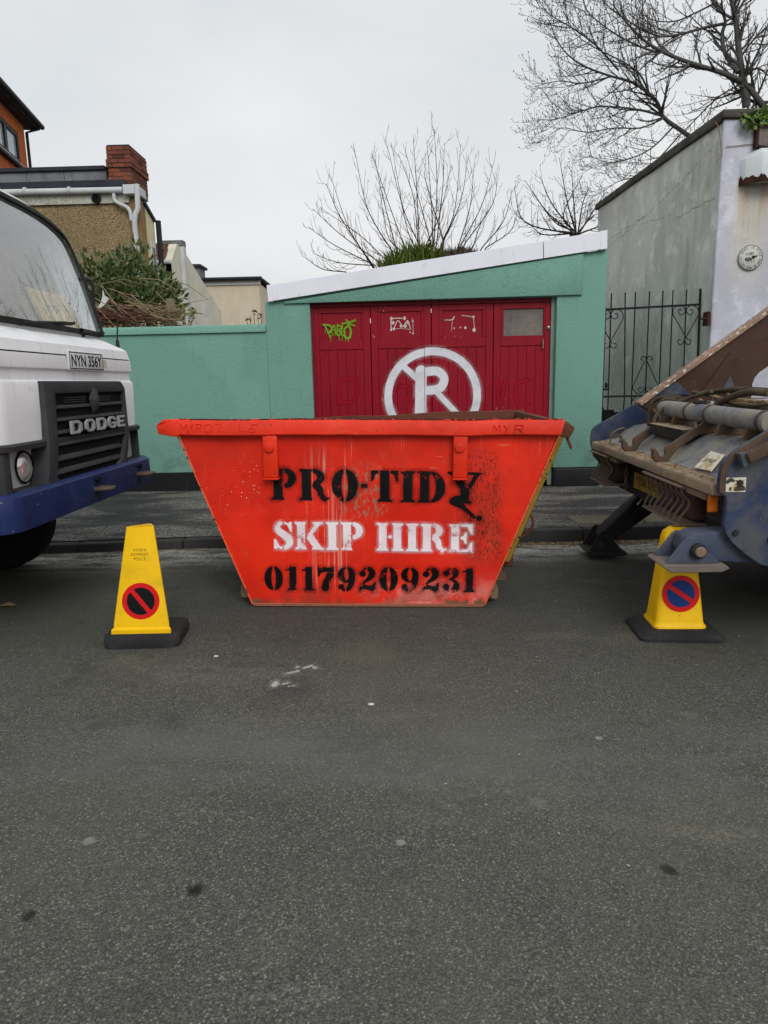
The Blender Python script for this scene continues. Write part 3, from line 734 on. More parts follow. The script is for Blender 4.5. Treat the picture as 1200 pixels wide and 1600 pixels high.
sp = skip_paint()
rail_m = weathered('skip_rail_paint', lin(228, 52, 26), 0.42, 0.35, rust=0.10, dust=0.12, dustcol=lin(206, 132, 112), chips=(lin(58, 36, 30), 0.69), bump=0.45, bscale=26)
lug_m = weathered('skip_lug_paint', lin(224, 50, 24), 0.42, 0.35, rust=0.08, chips=(lin(52, 34, 30), 0.67), bump=0.25)
rust_m = weathered('skip_inner_rust', lin(104, 82, 66), 0.8, 0.5, rust=0.35, dust=0.4, dustcol=lin(140, 118, 98), streak=0.4, bump=0.4)
ochre_m = weathered('skip_end_ochre', lin(142, 112, 42), 0.7, 0.5, rust=0.22, chips=(lin(40, 34, 26), 0.64), bump=0.3)
brown_m = weathered('skip_end_brown', lin(104, 62, 46), 0.65, 0.5, rust=0.4, bump=0.3)
# front panel: a dented sheet with thickness
nx, nz = 110, 56
rows = []
for j in range(nz+1):
    t = j/nz; z = 0.015+(TZ+0.02-0.015)*t; l, r_ = bx0+(tx0-bx0)*t, bx1+(tx1-bx1)*t
    X = np.linspace(l, r_, nx+1); D = dent(X, np.full_like(X, z))
    e = np.clip(np.minimum(X-l, r_-X)/0.12, 0, 1)*min(1, t/0.02+0.25)*min(1, (1-t)/0.06)
    rows.append([(xx, dd*ee, z) for xx, dd, ee in zip(X, D, e)])
obj('front_panel', MB().sheet(rows), sp, skip, smooth=60, thick=0.007)
obj('back_panel', MB().prism([(bx0, 0.02), (bx1, 0.02), (tx1, TZ), (tx0, TZ-.085)], 'y', DEP-0.008, DEP), rust_m, skip)
def endp(xb, xt, s):
    zo = -.09 if s < 0 else 0
    o = 0.004*s
    return MB().hexa([(xb+o, 0.012, 0.02), (xb+o+.008*s, 0.012, 0.02), (xb+o+.008*s, DEP-.012, 0.02), (xb+o, DEP-.012, 0.02)],
                     [(xt+o, 0.012, TZ), (xt+o+.008*s, 0.012, TZ), (xt+o+.008*s, DEP-.012, TZ+zo), (xt+o, DEP-.012, TZ+zo)])
obj('end_panel', endp(bx0+.02, tx0+.02, -1), rust_m, skip)
obj('end_panel', endp(bx1-.02, tx1-.02, 1), rust_m, skip)
obj('floor_panel', MB().box(bx0+.03, bx1-.03, 0.02, DEP-.02, 0.03, 0.05), rust_m, skip)
# ochre edge flange seen past the right edge of the panel, and ribs on both ends
for (xb, xt, s, y0, y1, w, nm) in ((bx1, tx1, 1, 0.02, 0.07, 0.045, 'end_flange'), (bx1, tx1, 1, 0.55, 0.65, 0.06, 'end_rib'), (bx0, tx0, -1, 0.55, 0.65, 0.05, 'end_rib'), (bx1, tx1, 1, 1.38, 1.47, 0.045, 'end_flange'), (bx0, tx0, -1, 1.38, 1.47, 0.045, 'end_flange')):
    z0, z1 = (0.30 if nm == 'end_flange' and y0 < .1 else 0.05), TZ
    def xe(z): return xb+(xt-xb)*z/TZ
    obj(nm, MB().hexa([(xe(z0), y0, z0), (xe(z0)+w*s, y0, z0), (xe(z0)+w*s, y1, z0), (xe(z0), y1, z0)],
                      [(xe(z1), y0, z1), (xe(z1)+w*s, y0, z1), (xe(z1)+w*s, y1, z1), (xe(z1), y1, z1)]), ochre_m, skip, bevel=0.006)
# rim: a folded rail along the front, tube rails on the other sides
zb, zt = TZ-0.008, RZ
rx0, rx1 = sk(268, 668, -.05)[0], sk(883, 657, -.05)[0]
rxb = sk(876, 681, -.05)[0]
ns = 70
def rail_rows():
    rows = []
    prof = [(0.0, zb), (-0.05, zb), (-0.056, zb+.006), (-0.056, zt-.010), (-0.048, zt), (0.012, zt+.001), (0.012, zb+.01)]
    for (y, z) in prof:
        row = []
        for i in range(ns+1):
            t = i/ns; xr = rx1+(rxb-rx1)*(1-(z-zb)/(zt-zb)); x = rx0+(xr-rx0)*t
            w = 0.0035*math.sin(7*x+1.3)*math.sin(2.1*x)+0.004*math.exp(-((x+0.15)/0.06)**2)-0.004*math.exp(-((x-0.62)/0.1)**2)
            row.append((x, y+(w if y < -.03 else 0), z+w*0.8))
        rows.append(row)
    rows.append(rows[0]); return rows
rm = MB().sheet(rail_rows())
obj('rim_rail', rm, rail_m, skip, smooth=40, bevel=0)
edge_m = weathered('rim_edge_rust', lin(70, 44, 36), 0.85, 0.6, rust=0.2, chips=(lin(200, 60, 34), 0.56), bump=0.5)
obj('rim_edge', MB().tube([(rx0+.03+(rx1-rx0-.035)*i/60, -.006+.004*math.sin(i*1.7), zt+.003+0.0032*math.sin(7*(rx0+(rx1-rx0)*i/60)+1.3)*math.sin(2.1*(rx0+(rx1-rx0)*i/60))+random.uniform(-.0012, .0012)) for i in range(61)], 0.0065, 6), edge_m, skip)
bead_m = weathered('edge_bead', lin(232, 96, 60), 0.55, 0.4, rust=0.22, chips=(lin(58, 38, 32), 0.60), bump=0.4)  # pale line of the worn panel edges, their highlight put into the colour
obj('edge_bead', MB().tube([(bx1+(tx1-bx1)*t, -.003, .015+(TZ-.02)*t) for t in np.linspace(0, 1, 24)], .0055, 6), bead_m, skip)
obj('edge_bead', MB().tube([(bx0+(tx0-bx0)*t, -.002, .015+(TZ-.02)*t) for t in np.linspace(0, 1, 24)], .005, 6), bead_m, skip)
# folded end of the rail at the left
lx_, ly_ = sk(243, 660, -.05)[0], sk(245, 683, -.05)
obj('rim_end', MB().hexa([(lx_+.01, -.05, zt-.085), (rx0+.045, -.060, zb-.012), (rx0+.045, 0.05, zb-.012), (lx_+.01, 0.05, zt-.085)],
                         [(lx_, -.05, zt-.03), (rx0+.02, -.060, zt-.002), (rx0+.02, 0.05, zt-.002), (lx_, 0.05, zt-.03)]), rail_m, skip, bevel=0.010, seg=2)
obj('rim_end', MB().prism([(lx_, zt-.03), (lx_+.045, zt+.004), (rx0+.05, zt+.006), (rx0+.05, zt-.01), (lx_+.03, zt-.02)], 'y', -.045, .05), rail_m, skip, bevel=0.004)
obj('rim_rail', MB().hexa([(rx0-.02, .051, zb+.01), (rx0+.085, .051, zb+.01), (rx0+.085, DEP, zb-.09), (rx0-.02, DEP, zb-.09)], [(rx0-.02, .051, zt-.004), (rx0+.085, .051, zt-.004), (rx0+.085, DEP, zt-.095), (rx0-.02, DEP, zt-.095)]), rail_m, skip, bevel=0.015, seg=2)
e0, e1 = sk(884, 668, .02)[0], sk(896, 668, .06)[0]
obj('rim_rail', MB().prism([(e0-.07, zt-.004), (e0+.01, zt-.012), (e1, zt-.05), (e1-.012, zb+.012), (e1-.03, zb-.022), (e0-.07, zb-.01)], 'y', 0.014, DEP), brown_m, skip, bevel=0.008, seg=2)
# battered back rail, higher towards the right
mb = MB(); rws = []
pr = [(DEP+.045, zb), (DEP+.045, zt), (DEP-.02, zt), (DEP-.02, zb)]
for (y, z) in pr+pr[:1]:
    rws.append([(tx0-.05+(tx1-tx0+.10)*i/40, y, z+0.005*math.sin(i*.5)-.092*(1-min(1, i/34))**0.9) for i in range(41)])
obj('rim_rail', mb.sheet(rws), brown_m, skip, smooth=40)
# lifting lugs with their bosses
for (u0_, u1_) in ((410, 433), (708.5, 731)):
    a, b = sk(u0_, 690, -.05)[0], sk(u1_, 690, -.05)[0]
    z0 = sk(420, 748, -.055)[2]
    mb = MB().box(a, b, -.052, -0.001, z0+.006, zb-.002)
    lg = obj('lifting_lug', mb, lug_m, skip, bevel=0.007, seg=2)
    cx = (a+b)/2; zc = zb-0.075
    obj('boss', MB().lathe([(0.034, 0.0), (0.034, -0.012), (0.030, -0.016), (0.0, -0.016)], (cx-.004, -.0525, zc), 'y', 8), lug_m, lg, bevel=0.002)
    obj('foot_plate', MB().box(a-.004, b+.004, -.062, -.0005, z0-.008, z0+.004), lug_m, lg, bevel=0.003)
# weld bead letters on the rail
def weld(chars):
    for pxs in chars:
        mb = MB()
        for st in pxs:
            pts = [sk(230+x/3.4286, 620+y/3.4278, -.0575) for x, y in st]
            q = smooth_pts(pts, 4) if len(pts) > 2 else [np.array(pts[0])*(1-t)+np.array(pts[1])*t for t in np.linspace(0, 1, 5)]
            mb.tube([(a[0], -.0588+random.uniform(-.0006, .0006), a[2]) for a in q], [0.0023+random.uniform(-.0004, .0005) for _ in q], 6)
        obj('weld_letter', mb, rail_m, skip)
weld([[[(178, 190), (180, 146), (196, 172)], [(196, 172), (212, 146), (214, 190)]], [[(228, 190), (244, 146)], [(228, 146), (250, 190)]],
      [[(262, 190), (262, 146)], [(262, 146), (285, 148), (284, 166), (264, 168)], [(272, 168), (294, 190)]], [[(330, 146), (308, 156), (308, 180), (328, 190), (346, 178), (346, 156), (330, 146)]],
      [[(362, 146), (398, 146)], [(398, 146), (376, 192)]], [[(452, 142), (420, 194)]], [[(496, 146), (494, 186)], [(494, 186), (530, 184)]], [[(592, 146), (556, 150)], [(556, 150), (552, 168)], [(552, 168), (572, 172), (572, 188), (548, 192)]]])
off = (560-230)*3.4286
weld([[[(off+722, 188), (off+726, 152), (off+742, 178)], [(off+742, 178), (off+758, 150), (off+762, 188)]], [[(off+780, 150), (off+796, 170)], [(off+814, 148), (off+796, 170)], [(off+796, 170), (off+792, 190)]],
      [[(off+840, 190), (off+840, 150)], [(off+840, 150), (off+880, 152), (off+878, 168), (off+842, 170)], [(off+858, 170), (off+884, 190)]]])
runner_m = weathered('skip_runner', lin(150, 92, 70), 0.7, 0.5, rust=0.3, dust=0.3, bump=0.4); bracket_m = weathered('bracket_grey_tan', lin(122, 106, 86), 0.6, 0.4, rust=0.15, bump=0.4)
# base runner and tipping brackets with pins at both ends, hook loops on the right end
obj('base_runner', MB().box(bx0+.005, bx1-.004, -.004, 0.06, 0.0, 0.022), runner_m, skip, bevel=0.004)
obj('base_runner', MB().box(bx0+.005, bx1-.004, DEP-.06, DEP, 0.0, 0.03), rust_m, skip, bevel=0.004)
for s, xb in ((1, bx1), (-1, bx0)):
    for y0 in (0.13, 1.25):
        pl = [(xb-.05*s, 0.012), (xb+.095*s, 0.012), (xb+.108*s, 0.03), (xb+.106*s, 0.085), (xb+.066*s, 0.22), (xb+0.05*s, 0.24)]
        bk = obj('tipping_bracket', MB().prism(pl, 'y', y0, y0+.014), bracket_m, skip, bevel=0.003)
        obj('pin', MB().cyl((xb+.068*s, y0-.045, 0.055), (xb+.068*s, y0+.12, 0.055), 0.024, 14), bracket_m, bk, bevel=0.003)
def sx_(z): return bx1+(tx1-bx1)*z/TZ
lp = [(sx_(.62)+.0, .12, .62), (sx_(.62)+.06, .10, .60), (sx_(.58)+.09, .10, .53), (sx_(.5)+.085, .11, .47), (sx_(.42)+.02, .12, .42), (sx_(.40)-.0, .12, .41)]
obj('hook_loop', MB().tube(smooth_pts(lp, 5), 0.009, 8), brown_m, skip)
obj('hook_block', MB().box(sx_(.28)+.0, sx_(.28)+.085, .09, .15, .25, .32), brown_m, skip, bevel=0.008)
obj('hook_block', MB().box(sx_(.2)+.0, sx_(.2)+.07, .10, .16, .15, .22), rust_m, skip, bevel=0.006)
obj('hanging_pin', MB().tube([(e1-.045, .06, zb+.0), (e1-.030, .05, zb-.045), (e1-.008, .05, zb-.09)], 0.010, 8), brown_m, skip)
obj('hook_block', MB().box(sx_(.86), sx_(.86)+.06, .075, .12, .83, .87), ochre_m, skip, bevel=0.005)

# ---- stencil lettering
def stem(x0, x1, y0=0.0, y1=1.0, sl=.08, sr=.08, top=True, bot=True):
    fs = [s_box(x0, y0, x1, y1)]
    if bot: fs.append(s_poly([(x0-sl, y0), (x1+sr, y0), (x1+sr, y0+.05), (x1, y0+.11), (x0, y0+.11), (x0-sl, y0+.05)]))
    if top: fs.append(s_poly([(x0-sl, y1), (x1+sr, y1), (x1+sr, y1-.05), (x1, y1-.11), (x0, y1-.11), (x0-sl, y1-.05)]))
    return s_or(*fs)
HP = lambda x: s_box(x, -1, 9, 2)
LP_ = lambda x: s_box(-9, -1, x, 2)
def g_O(w=.80, iw=.10):
    o = s_sub(s_ell(w/2, .5, w/2, .52), s_ell(w/2, .5, iw, .43))
    return s_sub(o, s_box(w/2-.035, -1, w/2+.035, 2))
def g_P(): return s_or(stem(.08, .36, sr=.04), s_sub(s_and(s_ell(.44, .70, .34, .31), HP(.42)), s_ell(.42, .70, .12, .17)))
def g_R(): return s_or(stem(.08, .36, sr=.04), s_sub(s_and(s_ell(.44, .745, .34, .265), HP(.42)), s_ell(.42, .745, .12, .13)),
                       s_line(smooth_pts([(.52, .48), (.62, .36), (.66, .18), (.76, .05)], 4), .24, .16), s_line([(.76, .05), (.90, .08)], .10, .05))
def g_T():
    return s_or(stem(.27, .56, top=False), s_box(.27, .5, .56, 1.0), s_poly([(0, 1), (.235, 1), (.235, .90), (.14, .88), (.06, .66), (0, .66)]), s_poly([(.595, 1), (.83, 1), (.83, .66), (.77, .66), (.69, .88), (.595, .90)]))
def g_I(): return stem(.08, .36)
def g_D(): return s_or(stem(.08, .36, sr=.03), s_sub(s_and(s_ell(.40, .5, .45, .5), HP(.41)), s_ell(.40, .5, .16, .40)))
def g_Y():
    return s_or(s_poly([(-.02, 1), (.42, 1), (.42, .93), (.36, .90), (.56, .48), (.40, .42), (.08, .90), (-.02, .93)]), stem(.38, .64, top=False, y1=.5),
                s_poly([(.60, 1), (1.0, 1), (1.0, .93), (.93, .90), (.68, .46), (.60, .56), (.78, .90), (.60, .93)]))
def g_S():
    sp_ = smooth_pts([(.60, .74), (.52, .90), (.36, .955), (.19, .88), (.16, .70), (.34, .54), (.52, .40), (.56, .22), (.44, .07), (.26, .045), (.10, .14), (.05, .26)], 5)
    k = len(sp_); ws = [0.05+0.23*math.exp(-((i/(k-1)-0.5)/0.26)**2) for i in range(k)]
    f = s_or(s_line(sp_, ws), s_poly([(.58, 1), (.66, 1), (.66, .64), (.60, .64), (.50, .88)]), s_poly([(.0, 0), (.08, 0), (.2, .12), (.07, .36), (0, .36)]))
    return s_sub(f, s_box(.33, .82, .385, 1.2), s_box(.30, -.2, .355, .16))
def g_K(): return s_or(stem(.08, .36, sr=.04), s_poly([(.41, .50), (.52, .63), (.70, .90), (.64, .94), (.64, 1), (1.0, 1), (1.0, .94), (.90, .91), (.62, .55)]),
                       s_poly([(.41, .46), (.60, .60), (.94, .08), (1.02, .06), (1.02, 0), (.60, 0), (.60, .06), (.64, .09), (.41, .40)]))
def g_H(): return s_or(stem(.08, .36, sr=.05), stem(.60, .88, sl=.05), s_box(.40, .465, .56, .545), s_ell(.48, .505, .055, .065))
def g_E(): return s_or(stem(.08, .36, sr=.03), s_poly([(.41, 1), (.84, 1), (.84, .66), (.77, .66), (.66, .90), (.41, .93)]), s_poly([(.41, .54), (.52, .58), (.57, .70), (.63, .70), (.63, .30), (.57, .30), (.52, .42), (.41, .46)]),
                       s_poly([(.41, 0), (.84, 0), (.84, .34), (.77, .34), (.66, .10), (.41, .07)]))
def g_h(): return s_box(.02, .44, .22, .56)
def g_1(): return s_or(stem(.14, .42, top=False), s_poly([(.0, .88), (.0, .82), (.14, .84), (.14, .6), (.42, .6), (.42, 1), (.34, 1)]))
def g_7(): return s_or(s_poly([(0, .60), (.06, .60), (.12, .74), (.3, .80), (.66, .76), (.66, 1), (.5, .98), (.25, 1), (.08, .93), (.06, 1), (0, 1)]), s_poly([(.66, .73), (.40, .77), (.22, .42), (.14, .14), (.20, .0), (.40, -.02), (.46, .08), (.46, .36), (.66, .66)]))
def g_9():
    f = s_sub(s_ell(.36, .68, .36, .33), s_ell(.36, .68, .10, .26)); t = smooth_pts([(.60, .66), (.58, .40), (.46, .12), (.26, .04), (.12, .10)], 5)
    f = s_or(f, s_line(t, [.24]*6+list(np.linspace(.24, .07, len(t)-6))), s_ell(.14, .17, .12, .12))
    return s_sub(f, s_box(.33, .5, .39, 1.2), s_box(.30, -.2, .35, .12))
def g_2():
    t = smooth_pts([(.12, .78), (.24, .93), (.42, .93), (.54, .76), (.44, .54), (.22, .36), (.08, .16)], 5); k = len(t)
    ws = [0.06+0.22*math.exp(-((i/(k-1)-0.52)/0.24)**2) for i in range(k)]
    f = s_or(s_line(t, ws), s_ell(.15, .72, .14, .13), s_poly([(.0, .0), (.02, .14), (.20, .28), (.36, .22), (.52, .22), (.62, .36), (.69, .36), (.66, .06), (.54, -.02), (.40, .03), (.24, .08), (.10, .06), (.07, .0)]))
    return s_sub(f, s_box(.30, .84, .35, 1.2), s_box(.10, .20, .16, .30))
def g_3():
    t = smooth_pts([(.14, .84), (.28, .955), (.46, .90), (.52, .74), (.44, .60), (.30, .54)], 5); t2 = smooth_pts([(.30, .52), (.48, .46), (.56, .28), (.48, .08), (.28, .035), (.12, .12)], 5)
    b = lambda t: [0.06+0.21*math.exp(-((i/(len(t)-1)-0.5)/0.25)**2) for i in range(len(t))]
    f = s_or(s_line(t, b(t)), s_line(t2, b(t2)), s_ell(.15, .78, .13, .12), s_ell(.14, .20, .13, .13))
    return s_sub(f, s_box(.31, .84, .36, 1.2), s_box(.28, -.2, .33, .14))
GL = {'P': (g_P, .80), 'R': (g_R, .92), 'O': (g_O, .80), '-': (g_h, .26), 'T': (g_T, .83), 'I': (g_I, .44), 'D': (g_D, .86), 'Y': (g_Y, 1.0), 'S': (g_S, .68), 'K': (g_K, 1.02),
      'H': (g_H, .96), 'E': (g_E, .86), '0': (lambda: g_O(.76, .09), .76), '1': (g_1, .52), '7': (g_7, .68), '9': (g_9, .74), '2': (g_2, .70), '3': (g_3, .68), ' ': (None, .30)}
def stencil(name, txt, gap, pbl, pbr, ptl, mat, halo, extra=None, wob=0.0, cell=0.0042, squeeze=None):
    """pbl, pbr, ptl: picture points at the foot left, foot right and top left of the line"""
    a, b, c = (np.array(sk(*q)) for q in (pbl, pbr, ptl))
    H = abs(c[2]-a[2]); W = b[0]-a[0]; tilt = (b[2]-a[2])/W
    tot = sum(GL[ch][1] for ch in txt)+gap*(len(txt)-1); sx = W/tot; x = 0; fs = []
    for ch in txt:
        g, w = GL[ch]
        if g: fs.append(s_move(g(), x*sx, random.uniform(-wob, wob), sx, H))
        x += w+gap
    if extra: fs += extra(a)
    f = s_or(*fs)
    def place(A, B):
        X = a[0]+A; Z = a[2]+B+tilt*A
        return X, dent(X, Z)-0.0025, Z
    return decal(name, skip, f, (-.07, W+.09, -.13, H+.07), cell, place, mat, max(halo, 0.008)+.004)
blk = spray('black_stencil_paint', lin(13, 13, 15), 0.003, 0.03, wear=0.75, rough=0.5, wearscale=6, grit=0.0025, col2=lin(22, 21, 24))
wht = spray('white_stencil_paint', lin(238, 228, 232), 0.003, 0.022, wear=0.6, rough=0.55, wearscale=10, grit=0.0025, col2=lin(226, 200, 208))
def smudge(a):
    def q(u, v): p = sk(u, v); return (p[0]-a[0], p[2]-a[2])
    return [s_line([q(713, 783), (q(722, 786)), q(733, 795), q(741, 802)], .03, .022), s_ell(*q(749, 804), .020, .018), s_line([q(708, 778), q(724, 786)], .05, .03),
            s_ell(*q(716, 776), .045, .030), s_line([q(734, 797), q(736, 808)], .006)]
stencil('lettering', 'PRO-TIDY', .07, (424, 780.5), (751, 787), (424, 731.5), blk, .022, smudge)
stencil('lettering', 'SKIP HIRE', .085, (428.5, 857.5), (739, 863.5), (428.5, 814), wht, .016)
stencil('lettering', '01179209231', .13, (414, 921.5), (742.5, 925.5), (414, 884.5), blk, .016)

# ================================================================== THE TWO NO-WAITING CONES
yel_m = weathered('cone_yellow_plastic', lin(240, 190, 14), 0.42, 0.18, dust=0.34, dustcol=lin(176, 138, 36), chips=(lin(90, 74, 40), 0.735), bump=0.12, bscale=30)
rub_m = weathered('cone_base_rubber', lin(44, 44, 45), 0.75, 0.4, dust=0.25, dustcol=lin(92, 90, 86), bump=0.35, bscale=50)
redv_m = plain('red_vinyl', lin(204, 24, 28), 0.35); blackv_m = plain('black_vinyl', lin(14, 14, 18), 0.3); bluev_m = plain('blue_vinyl', lin(22, 52, 112), 0.35)
ink_m = plain('stencil_ink', lin(70, 54, 20), 0.7); dkslot_m = plain('slot_dark', lin(110, 60, 10), 0.8)
def frustum(secs, n_c=4, r=0.03):
    """secs: (z, x0, x1, y0, y1, corner radius)"""
    rows = []
    for (z, x0, x1, y0, y1, r_) in secs:
        row = []
        for (cx, cy, a0) in ((x1-r_, y0+r_, -90), (x1-r_, y1-r_, 0), (x0+r_, y1-r_, 90), (x0+r_, y0+r_, 180)):
            for k in range(n_c+1):
                a = R(a0+90*k/n_c); row.append((cx+r_*math.cos(a), cy+r_*math.sin(a), z))
        rows.append(row)
    n = len(rows[0]); vs = [p for q in rows for p in q]; fs = []
    for i in range(len(rows)-1):
        for j in range(n): fs.append((i*n+j, i*n+(j+1) % n, (i+1)*n+(j+1) % n, (i+1)*n+j))
    fs += [tuple(range(n))[::-1], tuple((len(rows)-1)*n+j for j in range(n))]
    return MB().add(vs, fs)
def disc_parts(cone, c, ux, uz, rad, inner, slash_a):
    """round sign: red ring and bar over a coloured disc, on the cone's front face"""
    ux = Vector(ux).normalized(); uz = Vector(uz).normalized(); nn = ux.cross(uz).normalized(); c = Vector(c)
    def pt(a, b, h): return c+ux*a+uz*b+nn*h
    n = 40; pr = [(math.cos(2*math.pi*k/n), math.sin(2*math.pi*k/n)) for k in range(n)]
    sg = obj('sign_disc', MB().add([pt(x*rad, y*rad, 0.0015) for x, y in pr], [tuple(range(n))]), redv_m, cone, fixn=False)
    # two coloured half discs either side of the bar
    ca, sa = math.cos(slash_a), math.sin(slash_a); ri = rad*0.74; hb = rad*0.125
    for s in (1, -1):
        a0 = math.asin(hb/ri); an = np.linspace(a0, math.pi-a0, 24)
        pts = [(ri*math.cos(t), s*ri*math.sin(t)) for t in an]
        pts = [(x*ca-y*sa, x*sa+y*ca) for x, y in pts]
        vs = [pt(x, y, 0.003) for x, y in pts]
        obj('sign_field', MB().add(vs, [tuple(range(len(vs))) if s > 0 else tuple(range(len(vs)))[::-1]]), inner, sg, fixn=False)
    return sg
# left cone
cp = P(224, 1004, z=0.03); cl = (cp[0], 3.76, road_z(cp[0]))
coneL = thing('no_waiting_cone', cl, 'yellow no-waiting cone with a black and red disc, in front of the white lorry', 'traffic cone', 'no-waiting cones', local=True)
coneL.rotation_euler = (0, R(1.4), R(5))
obj('base', frustum([(0, -.205, .205, -.165, .17, .05), (.035, -.210, .210, -.17, .175, .05), (.066, -.203, .203, -.162, .165, .05), (.078, -.182, .188, -.140, .14, .04), (.080, -.16, .17, -.115, .12, .03)]), rub_m, coneL, bevel=0, smooth=50)
HB, HT, ZB, ZT = .158, .080, .082, .665
yb0, yt0 = -.125, -.035
def tri_sec(z, h, y0, d, k=.42, r_=.010, dx=0.0):
    # rounded three-cornered section: two front corners, one behind towards the right
    c = [Vector((-h, y0)), Vector((h, y0)), Vector((h-k*d, y0+d)), Vector((h-k*d-.05*h/.15, y0+d))]
    row = []; n = len(c)
    for i in range(n):
        p, q, t = c[i-1], c[i], c[(i+1) % n]; a = (p-q).normalized(); b = (t-q).normalized()
        for w in (0, .33, .67, 1): 
            u = a*(1-w)+b*w; row.append((q.x+u.x*r_*(1.0 if w in (0, 1) else .75)+dx, q.y+u.y*r_*(1.0 if w in (0, 1) else .75), z))
    return row
def loft_rows(rows):
    n = len(rows[0]); vs = [p for q in rows for p in q]; fs = []
    for i in range(len(rows)-1):
        for j in range(n): fs.append((i*n+j, i*n+(j+1) % n, (i+1)*n+(j+1) % n, (i+1)*n+j))
    fs += [tuple(range(n))[::-1], tuple((len(rows)-1)*n+j for j in range(n))]
    return MB().add(vs, fs)
secs = [(.074, .168, -.138, .235), (.100, .168, -.138, .235), (.112, .156, -.124, .215)]+[(z, HB-(HB-HT)*t, yb0+(yt0-yb0)*t, .21-.115*t) for t, z in ((.02, .125), (1, ZT-.006), (1.005, ZT))]
obj('body', loft_rows([tri_sec(*q) for q in secs]), yel_m, coneL, smooth=40)
sl2 = tri_sec(ZT+.001, .060, yt0+.02, .055, r_=.004)
obj('slot', MB().add([(x, y, z) for x, y, z in sl2]+[(x, y, z+.0015) for x, y, z in sl2], [tuple(range(len(sl2)))[::-1], tuple(range(len(sl2), 2*len(sl2)))]+[(q, (q+1) % len(sl2), len(sl2)+(q+1) % len(sl2), len(sl2)+q) for q in range(len(sl2))]), weathered('cone_yellow_dirty', lin(214, 164, 20), .5, .3), coneL)
fz_ = Vector((0, yt0-yb0, ZT-ZB)).normalized()
def face(t, x=0.0): return (x, yb0+(yt0-yb0)*t-.0005, .112+(ZT-.02-.112)*t)
disc_parts(coneL, face(0.27, 0.0), (1, 0, 0), fz_, 0.103, blackv_m, R(-52))
for i, (tx, w) in enumerate((('AVON &', .072), ('SOMERSET', .098), ('POLICE', .066))):
    f_ = face(0.80-0.046*i, -.002); text_obj('stencilled_text', tx, w, .017, (f_[0], f_[1]-.0015, f_[2]), (1, 0, 0), fz_, ink_m, coneL)
# right cone
cp = P(1058, 980, z=0.02); cr = (cp[0], 3.90, road_z(cp[0]))
coneR = thing('no_waiting_cone', cr, 'yellow no-waiting cone with a blue and red disc, half behind the stabiliser foot', 'traffic cone', 'no-waiting cones', local=True)
coneR.rotation_euler = (0, R(-.4), R(-3))
obj('base', frustum([(0, -.232, .232, -.18, .18, .03), (.022, -.234, .234, -.182, .182, .03), (.03, -.226, .226, -.175, .175, .03), (.066, -.148, .148, -.125, .12, .03)], 3), rub_m, coneR, smooth=40)
HB, HT, ZB, ZT = .136, .082, .066, .635
yb0, yt0 = -.115, -.045
body = frustum([(.064, -.147, .147, -.128, .11, .03), (.076, -.147, .147, -.128, .11, .03), (.086, -.138, .138, -.117, .10, .03)]+
               [(z, -HB+(HB-HT)*t, HB-(HB-HT)*t, yb0+(yt0-yb0)*t, .095-(.04)*t, .03) for t, z in ((0.02, .10), (0.90, ZT-.06))]+
               [(ZT-.025, -.078, .078, -.044, .052, .03), (ZT-.006, -.055, .055, -.034, .042, .025), (ZT, -.045, .045, -.026, .034, .02)])
obj('body', body, yel_m, coneR, smooth=50)
obj('slot', MB().box(-.034, .034, -.006, .016, ZT-.004, ZT+.0015), dkslot_m, coneR, bevel=.0004)
fz_ = Vector((0, (yt0-yb0)*0.9, ZT-.06-.10)).normalized()
def face2(t, x=0.0): return (x, yb0+(yt0-yb0)*0.9*t-.0012, .10+(ZT-.06-.10)*t)
disc_parts(coneR, face2(0.345, 0.0), (1, 0, 0), fz_, 0.105, bluev_m, R(-35))
text_obj('stencilled_text', 'A S', .03, .014, (.052, face2(.985)[1]-.004, face2(.985)[2]), (1, 0, 0), fz_, ink_m, coneR)
# ================================================================== WHITE LORRY (left), front facing the skip
lor = thing('lorry', (-3.2, 4.63, road_z(-3)), 'white lorry cab with black grille and navy blue bumper, facing the skip', 'lorry')
def cabpaint():
    m = N('lorry_white_paint', lin(226, 226, 228), 0.38, 0, 0.35)
    x = m.xyz()
    c = m.mix(m.mul(m.step(m.noise(1.5, 5), 0.4, 0.7), 0.35), lin(228, 228, 230), lin(192, 192, 192))
    st = m.noise(13, 4, 0.65, v=m.vec(scale=(1.4, 1.4, 0.10)))
    c = m.mix(m.mul(m.step(st, 0.56, 0.74), 0.40), c, lin(150, 138, 112))
    g = m.noise(30, 5, 0.7, v=m.vec(scale=(1, 1, 0.5)))
    c = m.mix(m.mul(m.step(g, 0.60, 0.70), m.step(m.noise(2.6, 4), 0.45, 0.62), 0.55), c, lin(112, 108, 98))
    rs = m.noise(26, 5, 0.7, v=m.vec(loc=(1, 4, 2)))
    c = m.mix(m.step(rs, 0.735, 0.75), c, lin(122, 78, 40))
    m.set(color=c, normal=m.bump(m.noise(9, 3), 0.10, 0.006), rough=m.step(m.noise(5, 4), 0.3, 0.7, 0.3, 0.55))
    return m.m
cabm = cabpaint()
blk_pl = weathered('grille_black_plastic', lin(54, 55, 58), 0.6, 0.3, dust=0.25, dustcol=lin(88, 86, 82), bump=0.15)
blk_dk = plain('engine_bay_black', lin(14, 14, 15), 0.9)
seal_m = weathered('rubber_seal', lin(30, 31, 30), 0.7, 0.3, dust=0.25, dustcol=lin(80, 84, 70))
navy = weathered('bumper_navy_paint', lin(32, 46, 90), 0.45, 0.5, rust=0.07, dust=0.3, dustcol=lin(66, 72, 92), chips=(lin(150, 148, 146), 0.70), bump=0.3, bscale=22)
YN, YF = 3.57, 5.60; YC = (YN+YF)/2
